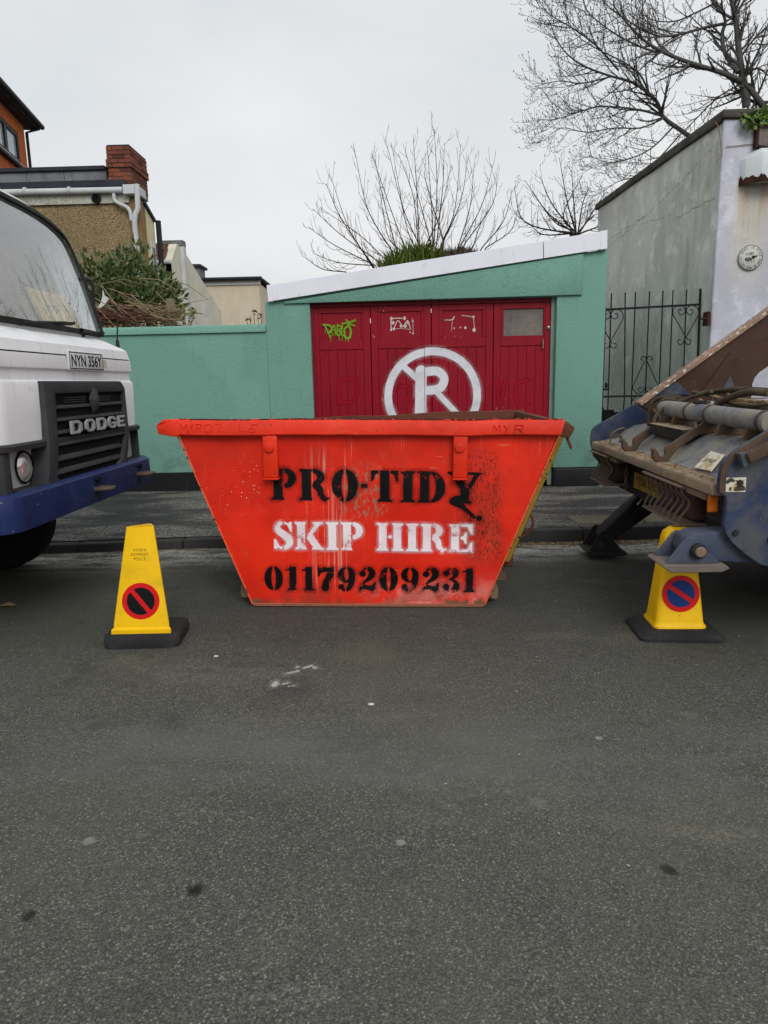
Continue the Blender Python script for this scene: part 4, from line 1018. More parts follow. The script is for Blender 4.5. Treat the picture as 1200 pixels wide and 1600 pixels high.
def plan(xf, yn, yf, rad, back, n=6):
    pts = [(back, yn)]
    for k in range(n+1): a = R(-90+90*k/n); pts.append((xf-rad+rad*math.cos(a), yn+rad+rad*math.sin(a)))
    for k in range(n+1): a = R(0+90*k/n); pts.append((xf-rad+rad*math.cos(a), yf-rad+rad*math.sin(a)))
    pts.append((back, yf)); return pts
def loft(secs, cap=True):
    rows = [[(x, y, z) for x, y in plan(xf, yn, yf, rd, bk)] for (z, xf, yn, yf, rd, bk) in secs]
    n = len(rows[0]); vs = [p for r_ in rows for p in r_]; fs = []
    for i in range(len(rows)-1):
        for j in range(n): fs.append((i*n+j, i*n+(j+1) % n, (i+1)*n+(j+1) % n, (i+1)*n+j))
    if cap: fs += [tuple(range(n))[::-1], tuple((len(rows)-1)*n+j for j in range(n))]
    return MB().add(vs, fs)
BK = -4.3
# lower black valance, white panels, bonnet top
obj('valance', loft([(0.86, -2.20, YN+.02, YF-.02, .06, BK), (1.125, -2.19, YN+.015, YF-.015, .06, BK)]), blk_pl, lor, smooth=40)
for y0_, y1_ in ((YN+.012, YN+.115), (YF-.05, YF-.012)):
    obj('valance_corner', MB().prism([(-2.105, y0_+(.03 if y0_ < 4 else 0)), (-2.105, y1_-(.03 if y0_ > 4 else 0)), (-2.3, y1_), (-2.3, y0_)], 'z', .865, 1.126), blk_pl, lor, bevel=.012, seg=2)
obj('trim_strip', loft([(1.127, -2.075, YN, YF, .10, BK), (1.155, -2.070, YN, YF, .10, BK), (1.165, -2.085, YN, YF, .10, BK)]), blk_pl, lor, smooth=35)
body = loft([(1.166, -2.098, YN+.01, YF-.01, .12, BK), (1.30, -2.092, YN+.008, YF-.008, .12, BK), (1.488, -2.090, YN+.01, YF-.01, .11, BK), (1.503, -2.096, YN+.014, YF-.014, .11, BK), (1.512, -2.110, YN+.02, YF-.02, .10, BK),
             (1.572, -2.112, YN+.02, YF-.02, .10, BK), (1.580, -2.097, YN+.010, YF-.010, .10, BK), (1.590, -2.095, YN+.010, YF-.010, .10, BK), (1.664, -2.103, YN+.015, YF-.015, .09, BK)])
obj('body', body, cabm, lor, smooth=28)
obj('panel_gap', loft([(1.6642, -2.118, YN+.03, YF-.03, .08, BK), (1.672, -2.118, YN+.03, YF-.03, .08, BK)]), blk_dk, lor)
obj('bonnet', loft([(1.6722, -2.104, YN+.015, YF-.015, .09, BK), (1.735, -2.118, YN+.03, YF-.03, .09, BK), (1.752, -2.135, YN+.045, YF-.045, .10, BK), (1.800, -2.232, YN+.06, YF-.06, .12, BK), (1.845, -2.330, YN+.075, YF-.075, .14, BK), (1.85, -2.38, YN+.08, YF-.08, .14, BK)]), cabm, lor, smooth=30)
# windscreen and upper cab
def wx(z): return -2.338-0.30*(z-1.86)
half = [(0, 2.700), (.30, 2.697), (.52, 2.690), (.70, 2.672), (.86, 2.640), (.945, 2.600), (.985, 2.55), (1.005, 2.48), (1.025, 2.29), (.99, 2.0), (.965, 1.885), (.93, 1.856), (.86, 1.85), (.4, 1.848), (0, 1.847)]
YW0 = YC+.02
outl = [(YW0+y, z) for y, z in half]+[(YW0-y, z) for y, z in half[-2:0:-1]]
def grow(pts, d):
    out = []; n = len(pts); c = (YW0, 2.27)
    for i, (y, z) in enumerate(pts):
        a, b = pts[i-1], pts[(i+1) % n]; t = Vector((b[0]-a[0], b[1]-a[1])).normalized(); nn = Vector((t.y, -t.x))
        if nn.dot(Vector((y-c[0], z-c[1]))) < 0: nn = -nn
        out.append((y+nn.x*d, z+nn.y*d))
    return out
def bow(y): return 0.05*(1-((y-YW0)/1.0)**2)
def w3(pts, dx): return [(wx(z)+dx+bow(y), y, z) for y, z in pts]
def strip(a, b):
    n = len(a); return MB().add(a+b, [(i, (i+1) % n, n+(i+1) % n, n+i) for i in range(n)])
inner = grow(outl, -0.030)
mb = strip(w3(grow(outl, .004), .006), w3(inner, .012)); obj('windscreen_seal', mb, seal_m, lor, thick=0.02, smooth=50)
o1, o2, o3 = grow(outl, .0045), grow(outl, .042), grow(outl, .060)
sh = [w3(o1, -.002), w3(o2, -.012), [(a[0]-.05, a[1], a[2]) for a in w3(o3, -.02)]]
n = len(outl)
top = [i for i in range(n) if outl[i][1] > 1.90]
mb = MB(); rows = [[s_[i] for i in range(n)]+[s_[0]] for s_ in sh]; mb.sheet(rows)
obj('windscreen_surround', mb, cabm, lor, smooth=50, thick=0.004)
# roof and sides go back from the surround
roofpts = [sh[2][i] for i in list(range(9-1, -1, -1))]      # far side up to the middle
ring = [(YW0+1.06, 1.87), (YW0+1.088, 2.29), (YW0+1.07, 2.48), (YW0+1.045, 2.575), (YW0+1.0, 2.64), (YW0+.9, 2.695), (YW0+.72, 2.73), (YW0+.5, 2.748), (YW0, 2.76)]
roof = [(y, z) for y, z in ring[3:]]+[(2*YW0-y, z) for y, z in ring[3:-1][::-1]]
xr_ = lambda y, z: wx(z)+bow(y)-.055
mb = MB().sheet([[(xr_(y, z), y, z) for y, z in roof], [(-3.0, y+0.0, z+.02) for y, z in roof], [(BK, y, z) for y, z in roof]])
obj('roof', mb, cabm, lor, smooth=50, thick=-0.02)
glass_n = N('windscreen_glass', (0.9, 0.95, 0.95, 1), 0.02)
def make_glass(name, dirt=0.25, refl=0.1):
    m = N(name, lin(150, 150, 140), 0.9); t = m.n('ShaderNodeBsdfTransparent'); t.inputs[0].default_value = (0.72, 0.77, 0.77, 1)
    g = m.n('ShaderNodeBsdfGlossy'); g.inputs['Roughness'].default_value = 0.015; g.inputs['Color'].default_value = (1, 1, 1, 1)
    fr = m.n('ShaderNodeLayerWeight'); fr.inputs['Blend'].default_value = 0.5
    k = m.math('MINIMUM', m.math('ADD', m.mul(m.math('POWER', fr.outputs['Facing'], 3.2), 0.75), refl), 1.0)
    a = m.n('ShaderNodeMixShader'); m.l(k, a.inputs[0]); m.l(t.outputs[0], a.inputs[1]); m.l(g.outputs[0], a.inputs[2])
    d = m.mul(m.step(m.noise(4, 7, 0.7), 0.40, 0.75), dirt)
    st = m.noise(34, 4, 0.7, v=m.vec(scale=(1, 1, 0.22), rot=(0.5, 0, 0)))
    d = m.math('ADD', d, m.mul(m.step(st, 0.58, 0.66), m.step(m.noise(1.6, 3), 0.45, 0.62), 0.5))
    b = m.n('ShaderNodeMixShader'); m.l(d, b.inputs[0]); m.l(a.outputs[0], b.inputs[1]); m.l(m.b.outputs[0], b.inputs[2])
    m.l(b.outputs[0], m.out.inputs['Surface']); return m.m
gl_m = make_glass('windscreen_glass_dirty', 0.20, 0.22)
ctr = (wx(2.27)+bow(YW0)+.006, YW0, 2.27)
gi = w3(grow(outl, -0.012), .006); midr = w3([(YW0+(y-YW0)*.5, 2.27+(z-2.27)*.5) for y, z in outl], .006)
n = len(gi)
mb = MB().add(gi+midr+[ctr], [(i, (i+1) % n, n+(i+1) % n, n+i) for i in range(n)]+[(n+i, n+(i+1) % n, 2*n) for i in range(n)])
obj('windscreen', mb, gl_m, lor, smooth=80)
# far and near cab sides with door windows, back wall with a window
sidegl = make_glass('side_glass', 0.25, 0.12)
for ys in (YF-.03, YN+.03):
    o_ = [(-2.36, 1.852), (-2.62, 2.60), (-2.9, 2.64), (BK, 2.64), (BK, 2.2), (BK, 1.852)]
    i_ = [(-2.56, 1.93), (-2.70, 2.50), (-2.9, 2.55), (-3.4, 2.55), (-3.42, 2.2), (-3.42, 1.93)]
    obj('cab_side', MB().ring(o_, i_, 'y', ys-.02, ys+.02), cabm, lor)
    obj('side_window', MB().prism(i_, 'y', ys-.003, ys+.003), sidegl, lor)
grey_int = plain('cab_interior_grey', lin(120, 122, 124), 0.8)
o_ = [(YN+.05, 1.2), (YF-.05, 1.2), (YF-.05, 2.63), (YN+.05, 2.63)]; i_ = [(YN+.3, 1.95), (YF-.3, 1.95), (YF-.3, 2.45), (YN+.3, 2.45)]
obj('cab_back', MB().ring(o_, i_, 'x', BK+.3, BK+.34), grey_int, lor)
obj('rear_window', MB().prism(i_, 'x', BK+.31, BK+.316), sidegl, lor)
obj('dashboard', MB().prism([(-2.40, 1.853), (-2.75, 1.87), (-2.78, 1.853)], 'y', YN+.12, YF-.12), grey_int, lor, bevel=.005)
for yy in (YN+.5, YF-.5):
    st_ = obj('seat', MB().prism([(-3.25, 1.86), (-3.35, 2.38), (-3.45, 2.40), (-3.5, 1.86)], 'y', yy-.24, yy+.24), plain('seat_cloth', lin(70, 72, 76), 0.9), lor, bevel=.04, seg=2)
card_m = weathered('yellow_card', lin(232, 196, 110), 0.8, 0.1)
def wsp(u, v, off):
    n_ = np.array([1, 0, .3]); n_ = n_/np.linalg.norm(n_); p0 = np.array([-2.34+.02+off, 0, 1.86]); d = ray(u, v); return CAM+d*((p0-CAM)@n_)/(d@n_)
cd = [wsp(38.5, 448, -.03), wsp(100, 462, -.03), wsp(128, 514, -.03), wsp(68, 502, -.03)]
card = tag(obj('paper_card', MB().add(cd, [(0, 1, 2, 3)]), card_m, None, thick=0.002, smooth=0), 'yellow card propped inside the white lorry windscreen', 'card')
cpen = plain('violet_pen', lin(120, 110, 140), 0.7)
def cpt(x, y): return wsp(x/5, 290+y/5, -.026)
for st_ in ([(365, 1000), (350, 930), (380, 940), (430, 945)], [(380, 930), (395, 1000)], [(410, 990), (425, 940)], [(440, 1000), (450, 960), (470, 985)]):
    obj('handwriting', MB().tube([cpt(*q) for q in st_], .003, 5), cpen, card)
# wipers
wip = weathered('wiper_black', lin(38, 38, 40), 0.6, 0.3, rust=0.06)
for (a, b, c) in (((18, 513), (45, 505), (104, 504)), ((124, 529), (127, 516), (152, 520))):
    pa, pb, pc = wsp(a[0], a[1]+4, -.03), wsp(*b, .06), wsp(*c, .035)
    w_ = obj('wiper', MB().tube([pa, pa+np.array([.03, 0, .05]), pb, pc], [.02, .022, .016, .009], 8), wip, lor)
    obj('wiper_blade', MB().bar(pb*.7+pa*.3+np.array([.0, .1, .01]), pc+np.array([0, .12, .005]), .012, .02), wip, w_)
# aerial, door mirror
apx = P(184, 540, x=-2.2)
obj('aerial', MB().tube([apx-np.array([0, 0, .02]), apx+np.array([0, 0, .03]), apx+np.array([0, 0, .05]), P(183.5, 516, x=-2.2), P(183.5, 470, x=-2.2), P(183, 440, x=-2.2)], [.016, .014, .006, .006, .003, .002], 8), wip, lor)
mm = [P(u, v, y=YF+.12) for u, v in ((129, 438), (139, 437), (145, 446), (147, 482), (150, 500), (146, 520))]
obj('mirror_arm', MB().tube([mm[0]+np.array([0, -.1, 0])]+smooth_pts(mm, 4), .012, 8), wip, lor)
obj('mirror', MB().prism([(YF+.10, 1.98), (YF+.26, 1.98), (YF+.26, 2.26), (YF+.10, 2.26)], 'x', -2.62, -2.58), wip, lor, bevel=.015, seg=2)
# grille: surround, slats, badge and letters
XG = -2.055
go = [(4.035, 1.505), (5.18, 1.507), (5.245, 1.46), (5.255, 1.12), (5.16, .885), (5.02, .87), (4.12, .87), (3.955, .885), (4.025, 1.12)]
gi_ = [(4.165, 1.428), (5.10, 1.430), (5.205, 1.428), (5.205, 1.12), (5.10, .955), (5.0, .90), (4.15, .90), (4.085, .93), (4.14, 1.12)]
obj('grille_surround', MB().ring(go, gi_, 'x', -2.20, XG), blk_pl, lor, bevel=.012, seg=2)
obj('grille_backing', MB().prism([(4.10, .90), (5.08, .90), (5.22, 1.12), (5.22, 1.45), (4.10, 1.45), (4.05, 1.12)], 'x', -2.096, -2.0835), blk_dk, lor)
obj('radiator', MB().box(-2.30, -2.20, 4.1, 5.15, .80, 1.15), blk_dk, lor)
for i, z in enumerate((1.348, 1.272, 1.196, 1.124)):
    y0, y1 = 4.16-.02*i, 5.20
    obj('slat', MB().prism([(-2.125, z+.028), (-2.070, z+.008), (-2.062, z-.006), (-2.066, z-.012), (-2.125, z-.004)], 'y', y0, y1), blk_pl, lor, bevel=.002)
for i, z in enumerate((1.045, .965)):
    obj('slat', MB().prism([(-2.125, z+.022), (-2.075, z+.008), (-2.066, z-.020), (-2.075, z-.026), (-2.125, z+.0)], 'y', 4.105-.02*i, 5.11-.02*i), blk_pl, lor, bevel=.003)
for y0, y1 in ((4.30, 4.60), (4.76, 5.0)):
    for z in (1.402, 1.388, 1.374):
        obj('vent_slit', MB().box(-2.084, -2.072, y0, y1, z-.003, z+.003), blk_pl, lor)
by_, bz_ = P(152, 622, x=-2.03)[1], 1.385
dia = [(by_, bz_+.10), (by_+.048, bz_), (by_, bz_-.10), (by_-.048, bz_)]
vs = [(-2.07, y, z) for y, z in dia]+[(-2.025, by_+(y-by_)*.6, bz_+(z-bz_)*.6) for y, z in dia]+[(-2.022, by_, bz_)]
obj('badge', MB().add(vs, [(3, 2, 1, 0)]+[(i, (i+1) % 4, 4+(i+1) % 4, 4+i) for i in range(4)]+[(4+i, 4+(i+1) % 4, 8) for i in range(4)]), blk_pl, lor, bevel=.004)
chrome = weathered('letter_grey_metal', lin(170, 171, 172), 0.4, 0.25, dust=0.2, dustcol=lin(110, 108, 104), metal=0.3)
def ltr(ch, y0, w, z0, h):
    t = 0.23
    def m(p): return (y0+p[0]*w, z0+p[1]*h)
    if ch in 'DOG':
        oc = {'D': [(0, 0), (.72, 0), (1, .24), (1, .76), (.72, 1), (0, 1)], 'O': [(.25, 0), (.75, 0), (1, .24), (1, .76), (.75, 1), (.25, 1), (0, .76), (0, .24)]}
        ic = {'D': [(t, .2), (.64, .2), (.74, .32), (.74, .68), (.64, .8), (t, .8)], 'O': [(.34, .2), (.66, .2), (.74, .32), (.74, .68), (.66, .8), (.34, .8), (.26, .68), (.26, .32)]}
        if ch in 'DO': mb = MB().ring([m(p) for p in oc[ch]], [m(p) for p in ic[ch]], 'x', -2.054, -2.040)
        else:
            gpts = [(1, .66), (1, .76), (.75, 1), (.25, 1), (0, .76), (0, .24), (.25, 0), (.75, 0), (1, .24), (1, .52), (.5, .52), (.5, .36), (.74, .36), (.74, .30), (.66, .2), (.34, .2), (.26, .32), (.26, .68), (.34, .8), (.66, .8), (.74, .70), (.74, .66)]
            mb = MB().prism([m(p) for p in gpts], 'x', -2.054, -2.040)
    else:
        e = [(0, 0), (1, 0), (1, .2), (t, .2), (t, .41), (.85, .41), (.85, .6), (t, .6), (t, .8), (1, .8), (1, 1), (0, 1)]
        mb = MB().prism([m(p) for p in e], 'x', -2.054, -2.040)
    return mb
lx0 = [P(580/5*0+u, 664, x=-2.045)[1] for u in (110.5, 133.5, 152.5, 169.5, 185)]
lx1 = [P(u, 664, x=-2.045)[1] for u in (128, 148.5, 166.5, 182, 195)]
for ch, a, b in zip('DODGE', lx0, lx1):
    obj('letter', ltr(ch, a, b-a, 1.176, .082), chrome, lor, bevel=.0015)
    obj('letter_stand', MB().box(-2.12, -2.0545, (a+b)/2-.012, (a+b)/2+.012, 1.19, 1.22), blk_pl, lor)
# number plate
pl_ = obj('number_plate', MB().box(-2.098, -2.082, 4.437, 4.955, 1.577, 1.697), weathered('plate_white', lin(206, 208, 208), 0.4, 0.15, dust=0.1), lor, bevel=.006, seg=2)
obj('plate_border', MB().ring([(4.444, 1.583), (4.948, 1.583), (4.948, 1.691), (4.444, 1.691)], [(4.450, 1.589), (4.942, 1.589), (4.942, 1.685), (4.450, 1.685)], 'x', -2.0825, -2.0812), blk_dk, pl_)
text_obj('plate_lettering', 'NYN 356Y', .455, .076, (-2.0805, 4.696, 1.637), (0, 1, 0), (0, 0, 1), blk_dk, pl_, bold=.018)
obj('sticker', MB().box(-2.0985, -2.0945, 4.97, 5.04, 1.60, 1.655), plain('buff_tape', lin(196, 190, 168)), lor)
# headlamps
lampg = N('lamp_glass', lin(214, 216, 214), 0.12, 0.55); lv = lampg.noise(12, 4, 0.6); lampg.set(color=lampg.ramp(lv, [(0.3, lin(150, 148, 142)), (0.5, lin(226, 226, 224)), (0.72, lin(186, 160, 120))])); lampg = lampg.m
bez_m = weathered('lamp_bezel_grey', lin(176, 176, 176), 0.5, 0.25, dust=0.2)
for s, yc in ((1, 3.905), (-1, 5.355)):
    a, b = (3.80, 4.04) if s > 0 else (5.20, 5.555)
    q0, q1 = (3.74, 4.01) if s > 0 else (5.2, 5.58)
    bz = obj('lamp_bezel', MB().prism([(q0, .905), (q1, .905), (b, 1.118), (a, 1.118)], 'x', -2.20, -2.168), bez_m, lor, bevel=.006)
    hl = obj('headlight', MB().lathe([(.094, -.0), (.094, .012), (.084, .014), (.082, .006), (.06, .022), (.03, .032), (0.0, .034)], (-2.168, yc, 1.018), 'x', 28), lampg, lor, smooth=50)
    obj('lamp_rim', MB().tube([(-2.156, yc+.09*math.cos(t), 1.018+.09*math.sin(t)) for t in np.linspace(0, 2*math.pi, 28)[:-1]], .007, 6, closed=True), blk_dk, hl)
    obj('bezel_lip', MB().box(-2.20, -2.085, min(q0, q1), max(q0, q1)+.01, .885, .905), blk_pl, bz, bevel=.003)
# bumper
bp = [(0.71, -2.045), (0.715, -2.03), (0.80, -2.022), (0.885, -2.028), (0.897, -2.045), (0.897, -2.075)]
rows = []
for (z, xf) in bp:
    pts = []
    rad = .14
    pts.append((xf-.75, 3.48))
    for k in range(9): a = R(-90+90*k/8); pts.append((xf-rad+rad*math.cos(a), 3.48+rad+rad*math.sin(a)))
    for k in range(5): a = R(60*k/4); pts.append((xf-.20+.20*math.cos(a), 5.52-.05+.20*math.sin(a)))
    pts.append((xf-.24, 5.665)); rows.append([(x, y, z) for x, y in pts])
obj('bumper', MB().sheet(rows), navy, lor, smooth=45, thick=-0.012)
for (u, v, y) in ((150, 770, 4.50), (215, 742, 5.255)):
    ey = obj('tow_eye', MB().box(-2.032, -2.012, y-.045, y+.045, .735, .845), weathered('eye_plate', lin(40, 40, 42), 0.6, 0.3, rust=0.15), lor, bevel=.004)
    loop = [(-2.02, y-.035, .80), (-1.96, y-.036, .802), (-1.915, y-.02, .803), (-1.90, y, .804), (-1.915, y+.02, .803), (-1.96, y+.036, .802), (-2.02, y+.035, .80)]
    obj('eye_loop', MB().tube(smooth_pts(loop, 4), .016, 10), weathered('eye_steel', lin(96, 84, 74), 0.45, 0.4, rust=0.25, metal=0.5), ey)
    obj('bolt', MB().cyl((-2.012, y, .86), (-1.985, y, .86), .018, 8), blk_dk, ey)
# wheels, chassis, load bed
tyre_m = weathered('tyre_rubber', lin(26, 26, 27), 0.85, 0.3, dust=0.2, dustcol=lin(60, 58, 54)); hub_m = weathered('wheel_hub', lin(120, 120, 118), 0.6, 0.4, rust=0.2)
for (xw, ya) in ((-3.22, YN+.10), (-3.22, YF-.34), (-6.4, YN+.10), (-6.4, YF-.34)):
    tz = road_z(xw)+.42
    w_ = obj('wheel', MB().lathe([(.25, 0), (.36, .0), (.405, .02), (.42, .05), (.42, .20), (.405, .235), (.36, .25), (.25, .25)], (xw, ya, tz), 'y', 32), tyre_m, lor, smooth=50)
    obj('hub', MB().lathe([(.0, .03), (.1, .02), (.12, .06), (.24, .06), (.25, .02), (.25, .23), (0, .23)], (xw, ya, tz), 'y', 20), hub_m, w_)
obj('chassis', MB().box(-7.6, -3.0, 4.1, 5.1, .52, .86), blk_dk, lor)
obj('underbody', MB().box(-4.2, -2.2, YN+.06, YF-.06, .78, 1.02), blk_dk, lor)
obj('axle', MB().cyl((-3.22, YN+.3, .44), (-3.22, YF-.3, .44), .06, 10), blk_dk, lor)
obj('load_bed', MB().box(-7.8, -4.35, YN-.02, YF+.02, .95, 1.5), weathered('bed_paint', lin(60, 70, 110), 0.6, 0.4, rust=0.2), lor, bevel=.02)
# ================================================================== SKIP LORRY (right), tail towards the skip
LK = math.atan(0.015)
slo = thing('skip_lorry', (1.605, 3.5, 0.0), 'dirty blue skip loader lorry with rusty hooks on its tail, stabiliser legs out', 'lorry', local=True)
slo.rotation_euler = (LK, 0, 0)
def sl(u, v, Y):
    p = P(u, v, y=3.5+Y); return (p[0]-1.605, Y, p[2]-.015*Y)
blue = weathered('lorry_blue_paint', lin(44, 60, 94), 0.6, 0.7, rust=0.14, dust=0.72, dustcol=lin(84, 84, 86), chips=(lin(120, 112, 100), 0.72), bump=0.3, bscale=30)
blue_d = weathered('lorry_blue_dusty', lin(88, 100, 122), 0.65, 0.45, rust=0.2, dust=0.85, dustcol=lin(136, 132, 122), streak=0.45, bump=0.35, bscale=30)
tan_m = weathered('dusty_ledge', lin(140, 122, 102), 0.85, 0.5, rust=0.22, dust=0.5, dustcol=lin(164, 146, 122), bump=0.6, bscale=45)
arm_m = weathered('arm_brown_rust', lin(72, 52, 43), 0.7, 0.5, rust=0.18, dust=0.1, chips=(lin(78, 100, 130), 0.735), bump=0.3)
steel_d = weathered('dark_greasy_steel', lin(44, 43, 44), 0.6, 0.4, rust=0.12, dust=0.2, bump=0.3)
hook_m = weathered('hook_rust', lin(90, 72, 58), 0.7, 0.5, rust=0.4, dust=0.2, bump=0.4)
guard_m = weathered('guard_rust', lin(122, 106, 92), 0.8, 0.4, rust=0.25, dust=0.4, bump=0.4)
# rear ledge and shelf
obj('rear_ledge', MB().prism([(0.0, .845), (0.0, .895), (.012, .908), (.16, .918), (.16, .84)], 'y', 0.045, 2.27), tan_m, slo, bevel=.006)
# sloping tail sheet, then deck
rows = []
for Y in np.linspace(.02, 2.26, 30):
    bul = 0.015*math.sin(Y*4.2)
    prof = [(.10, .916), (.14, .93), (.20, .985+bul*.3), (.27, 1.05+bul), (.34, 1.085+bul*.6), (.44, 1.10), (1.6, 1.10)]
    rows.append([(x, Y, z-.05*min(1, max(0, (Y-1.7)/.5))*(1 if x > .15 else 0)) for x, z in prof])
obj('tail_sheet', MB().sheet(rows), blue_d, slo, smooth=50, thick=.01)
# side plates
def side(pts, y0, y1, nm, m): return obj(nm, MB().prism(pts, 'y', y0, y1), m, slo, bevel=.004)
npx = [(1122.5, 769), (1122.5, 755), (1124, 740), (1126, 729), (1129.5, 722), (1134, 717), (1147, 704), (1200, 672)]
near = [(sl(u, v, 0)[0], sl(u, v, 0)[2]) for u, v in npx]+[(.9, 1.40), (3.2, 1.42), (3.2, .46), (.40, .46)]
near += [(sl(u, v, 0)[0], sl(u, v, 0)[2]) for u, v in [(1196, 884), (1189, 883), (1176, 875), (1161, 864), (1142, 847), (1133, 833), (1130, 820), (1131, 808), (1133.5, 790), (1133.5, 776)]]
side(near, 0.0, 0.035, 'side_plate', blue)
fpx = [(922, 692), (922.5, 680), (924, 672), (928, 667), (934, 663), (1020, 615), (1060, 590)]
far_ = [(sl(u, v, 2.28)[0], sl(u, v, 2.28)[2]) for u, v in fpx]+[(.80, 1.36), (.80, 1.16), (3.2, 1.16), (3.2, .55), (.3, .55), (.02, .80)]
side(far_, 2.275, 2.30, 'side_plate', blue)
es = near[:8]; nrm = [(x_+.030, z_-.012*(i > 3)) for i, (x_, z_) in enumerate(es)]
obj('worn_edge', MB().prism(es+nrm[::-1], 'y', -.003, -.0005), hook_m, slo)
for bx_, bz_ in ((.12, .92), (.12, .66), (.30, .62), (.36, .98)):
    obj('bolt', MB().cyl((bx_, -.014, bz_), (bx_, -.0005, bz_), .016, 6), steel_d, slo)
# brown angle rail on top of the near plate
rl = [sl(u, v, -.01) for u, v in ((1158, 714), (1200, 694))]
d = np.array(rl[1])-np.array(rl[0])
obj('angle_rail', MB().bar(np.array(rl[0])+np.array([0, -.03, 0]), np.array(rl[0])+d*6+np.array([0, -.03, 0]), .07, .055), hook_m, slo, bevel=.008, seg=2)
obj('rail_end', MB().prism([(sl(1146, 707, 0)[0], sl(1146, 707, 0)[2]), (rl[0][0]+.02, rl[0][2]+.035), (rl[0][0]+.015, rl[0][2]-.035), (rl[0][0]-.012, rl[0][2]-.045)], 'y', -.055, -.001), blue, slo, bevel=.002)
# blue roller tube across the deck
obj('cross_tube', MB().cyl((.345, 0.16, 1.205), (.345, 1.64, 1.205), .057, 28), blue_d, slo, smooth=40)
for Y in (.22, 0.86, 1.16): obj('tube_collar', MB().cyl((.345, Y-.012, 1.205), (.345, Y+.012, 1.205), .063, 24), hook_m, slo, smooth=40)
# lashing hooks on their pedestals
def hook(Y, nm):
    th = .03
    shank = [(.405, 1.215), (.36, 1.235), (.30, 1.20), (.13, 1.045), (.085, 1.01)]
    c = (.055, .962); ro, ri = .058, .022
    arc_o = [(c[0]+ro*math.cos(a), c[1]+ro*math.sin(a)) for a in np.linspace(R(52), R(-200), 22)]
    arc_i = [(c[0]+ri*math.cos(a)-.003, c[1]+ri*math.sin(a)+.004) for a in np.linspace(R(-190), R(30), 18)]
    lower = [(.14, 1.005), (.24, 1.08), (.42, 1.13)]
    outer = [(.42, 1.225), (.355, 1.225), (.30, 1.185), (.115, 1.035), (.075, .995)]
    pts = [(.42, 1.10), (.42, 1.225), (.365, 1.232), (.355, 1.19), (.26, 1.125), (.085, 1.005)]+\
          [(.062+.020*math.cos(a), .967+.022*math.sin(a)) for a in np.linspace(R(40), R(-190), 12)]+\
          [(.022, .988), (.014, 1.004), (.0, 1.0), (-.012, .985)]+[(.060+.060*math.cos(a), .962+.060*math.sin(a)) for a in np.linspace(R(-195), R(-35), 12)]+[(.15, .985), (.28, 1.075)]
    h = obj(nm, MB().prism(pts, 'y', Y-th/2, Y+th/2), hook_m, slo, bevel=.005)
    obj('cap_plate', MB().box(.33, .43, Y-.05, Y+.05, 1.232, 1.248), hook_m, h, bevel=.004)
    return h
hook(.90, 'lashing_hook'); hook(1.5, 'lashing_hook')
obj('cross_box', MB().box(.19, .31, .917, 1.483, 1.035, 1.105), steel_d, slo, bevel=.006)
obj('cross_box_top', MB().box(.185, .32, .92, 1.48, 1.1055, 1.112), tan_m, slo, bevel=.002)
# deck clutter: beam, timber, hoses, dead leaves
obj('deck_beam', MB().box(.62, .74, .10, 1.9, 1.10, 1.215), steel_d, slo, bevel=.008)
obj('deck_beam', MB().box(.80, .92, .0, 2.0, 1.18, 1.265), guard_m, slo, bevel=.008)
wood_m = weathered('splintered_timber', lin(150, 124, 92), 0.9, 0.5, dust=0.3, dustcol=lin(120, 96, 70), bump=0.6, bscale=30)
rs = random.Random(12)
for i in range(46):
    y = rs.uniform(.2, 1.7); x = .62+rs.uniform(-.1, .32); z = 1.235+rs.uniform(0, .05); l = rs.uniform(.1, .42); a = rs.uniform(-.5, .5)+(1.57)
    d = Vector((math.cos(a)*l, math.sin(a)*l, rs.uniform(-.03, .03)))
    c = Vector((x, y, z))
    if i == 0: sm_ = MB()
    sm_.bar(c-d/2, c+d/2, rs.uniform(.006, .02), rs.uniform(.004, .012))
tag(obj('timber_splinters', sm_, wood_m, slo, smooth=0), kind='stuff')
hose_m = weathered('hydraulic_hose', lin(70, 62, 50), 0.7, 0.4, dust=0.4, dustcol=lin(128, 112, 84))
def hose(px, r_, Ys):
    pts = [sl(u, v, Y) for (u, v), Y in zip(px, Ys)]
    obj('hose', MB().tube(smooth_pts(pts, 6), r_, 8), hose_m, slo, smooth=60)
hose([(1200, 614), (1165, 613), (1130, 625), (1105, 645), (1092, 664)], .022, [.5, .75, .95, 1.1, 1.2])
hose([(1110, 611), (1075, 622), (1040, 636), (1024, 650), (1020, 668), (1030, 680), (1062, 682)], .014, [1.2, 1.4, 1.5, 1.52, 1.5, 1.45, 1.3])
hose([(1062, 622), (1030, 622), (1017, 630), (1013, 650), (1013, 664)], .018, [1.5, 1.7, 1.75, 1.75, 1.72])
hose([(1070, 628), (1040, 624), (1028, 632), (1024, 650)], .014, [1.45, 1.6, 1.65, 1.65])
hose([(1200, 610), (1160, 608), (1120, 610), (1080, 618)], .016, [.9, 1.1, 1.3, 1.5])
hose([(1200, 632), (1165, 634), (1130, 628), (1105, 618), (1080, 612)], .010, [.6, .8, 1.0, 1.25, 1.5])
hose([(1020, 640), (1030, 652), (1026, 664), (1012, 668)], .009, [1.55, 1.5, 1.5, 1.6])
obj('pipe', MB().tube([(.50, .2, 1.155), (.50, 1.2, 1.155), (.56, 1.3, 1.16), (.60, 2.2, 1.16)], .014, 8), guard_m, slo)
obj('pipe', MB().tube([(.56, .2, 1.15), (.56, 1.1, 1.15), (.64, 1.25, 1.22), (.66, 2.2, 1.22)], .011, 8), steel_d, slo)
for i in range(9): obj('bolt', MB().cyl((.605, .2+i*.2, 1.175), (.622, .2+i*.2, 1.175), .014, 6), guard_m, slo)
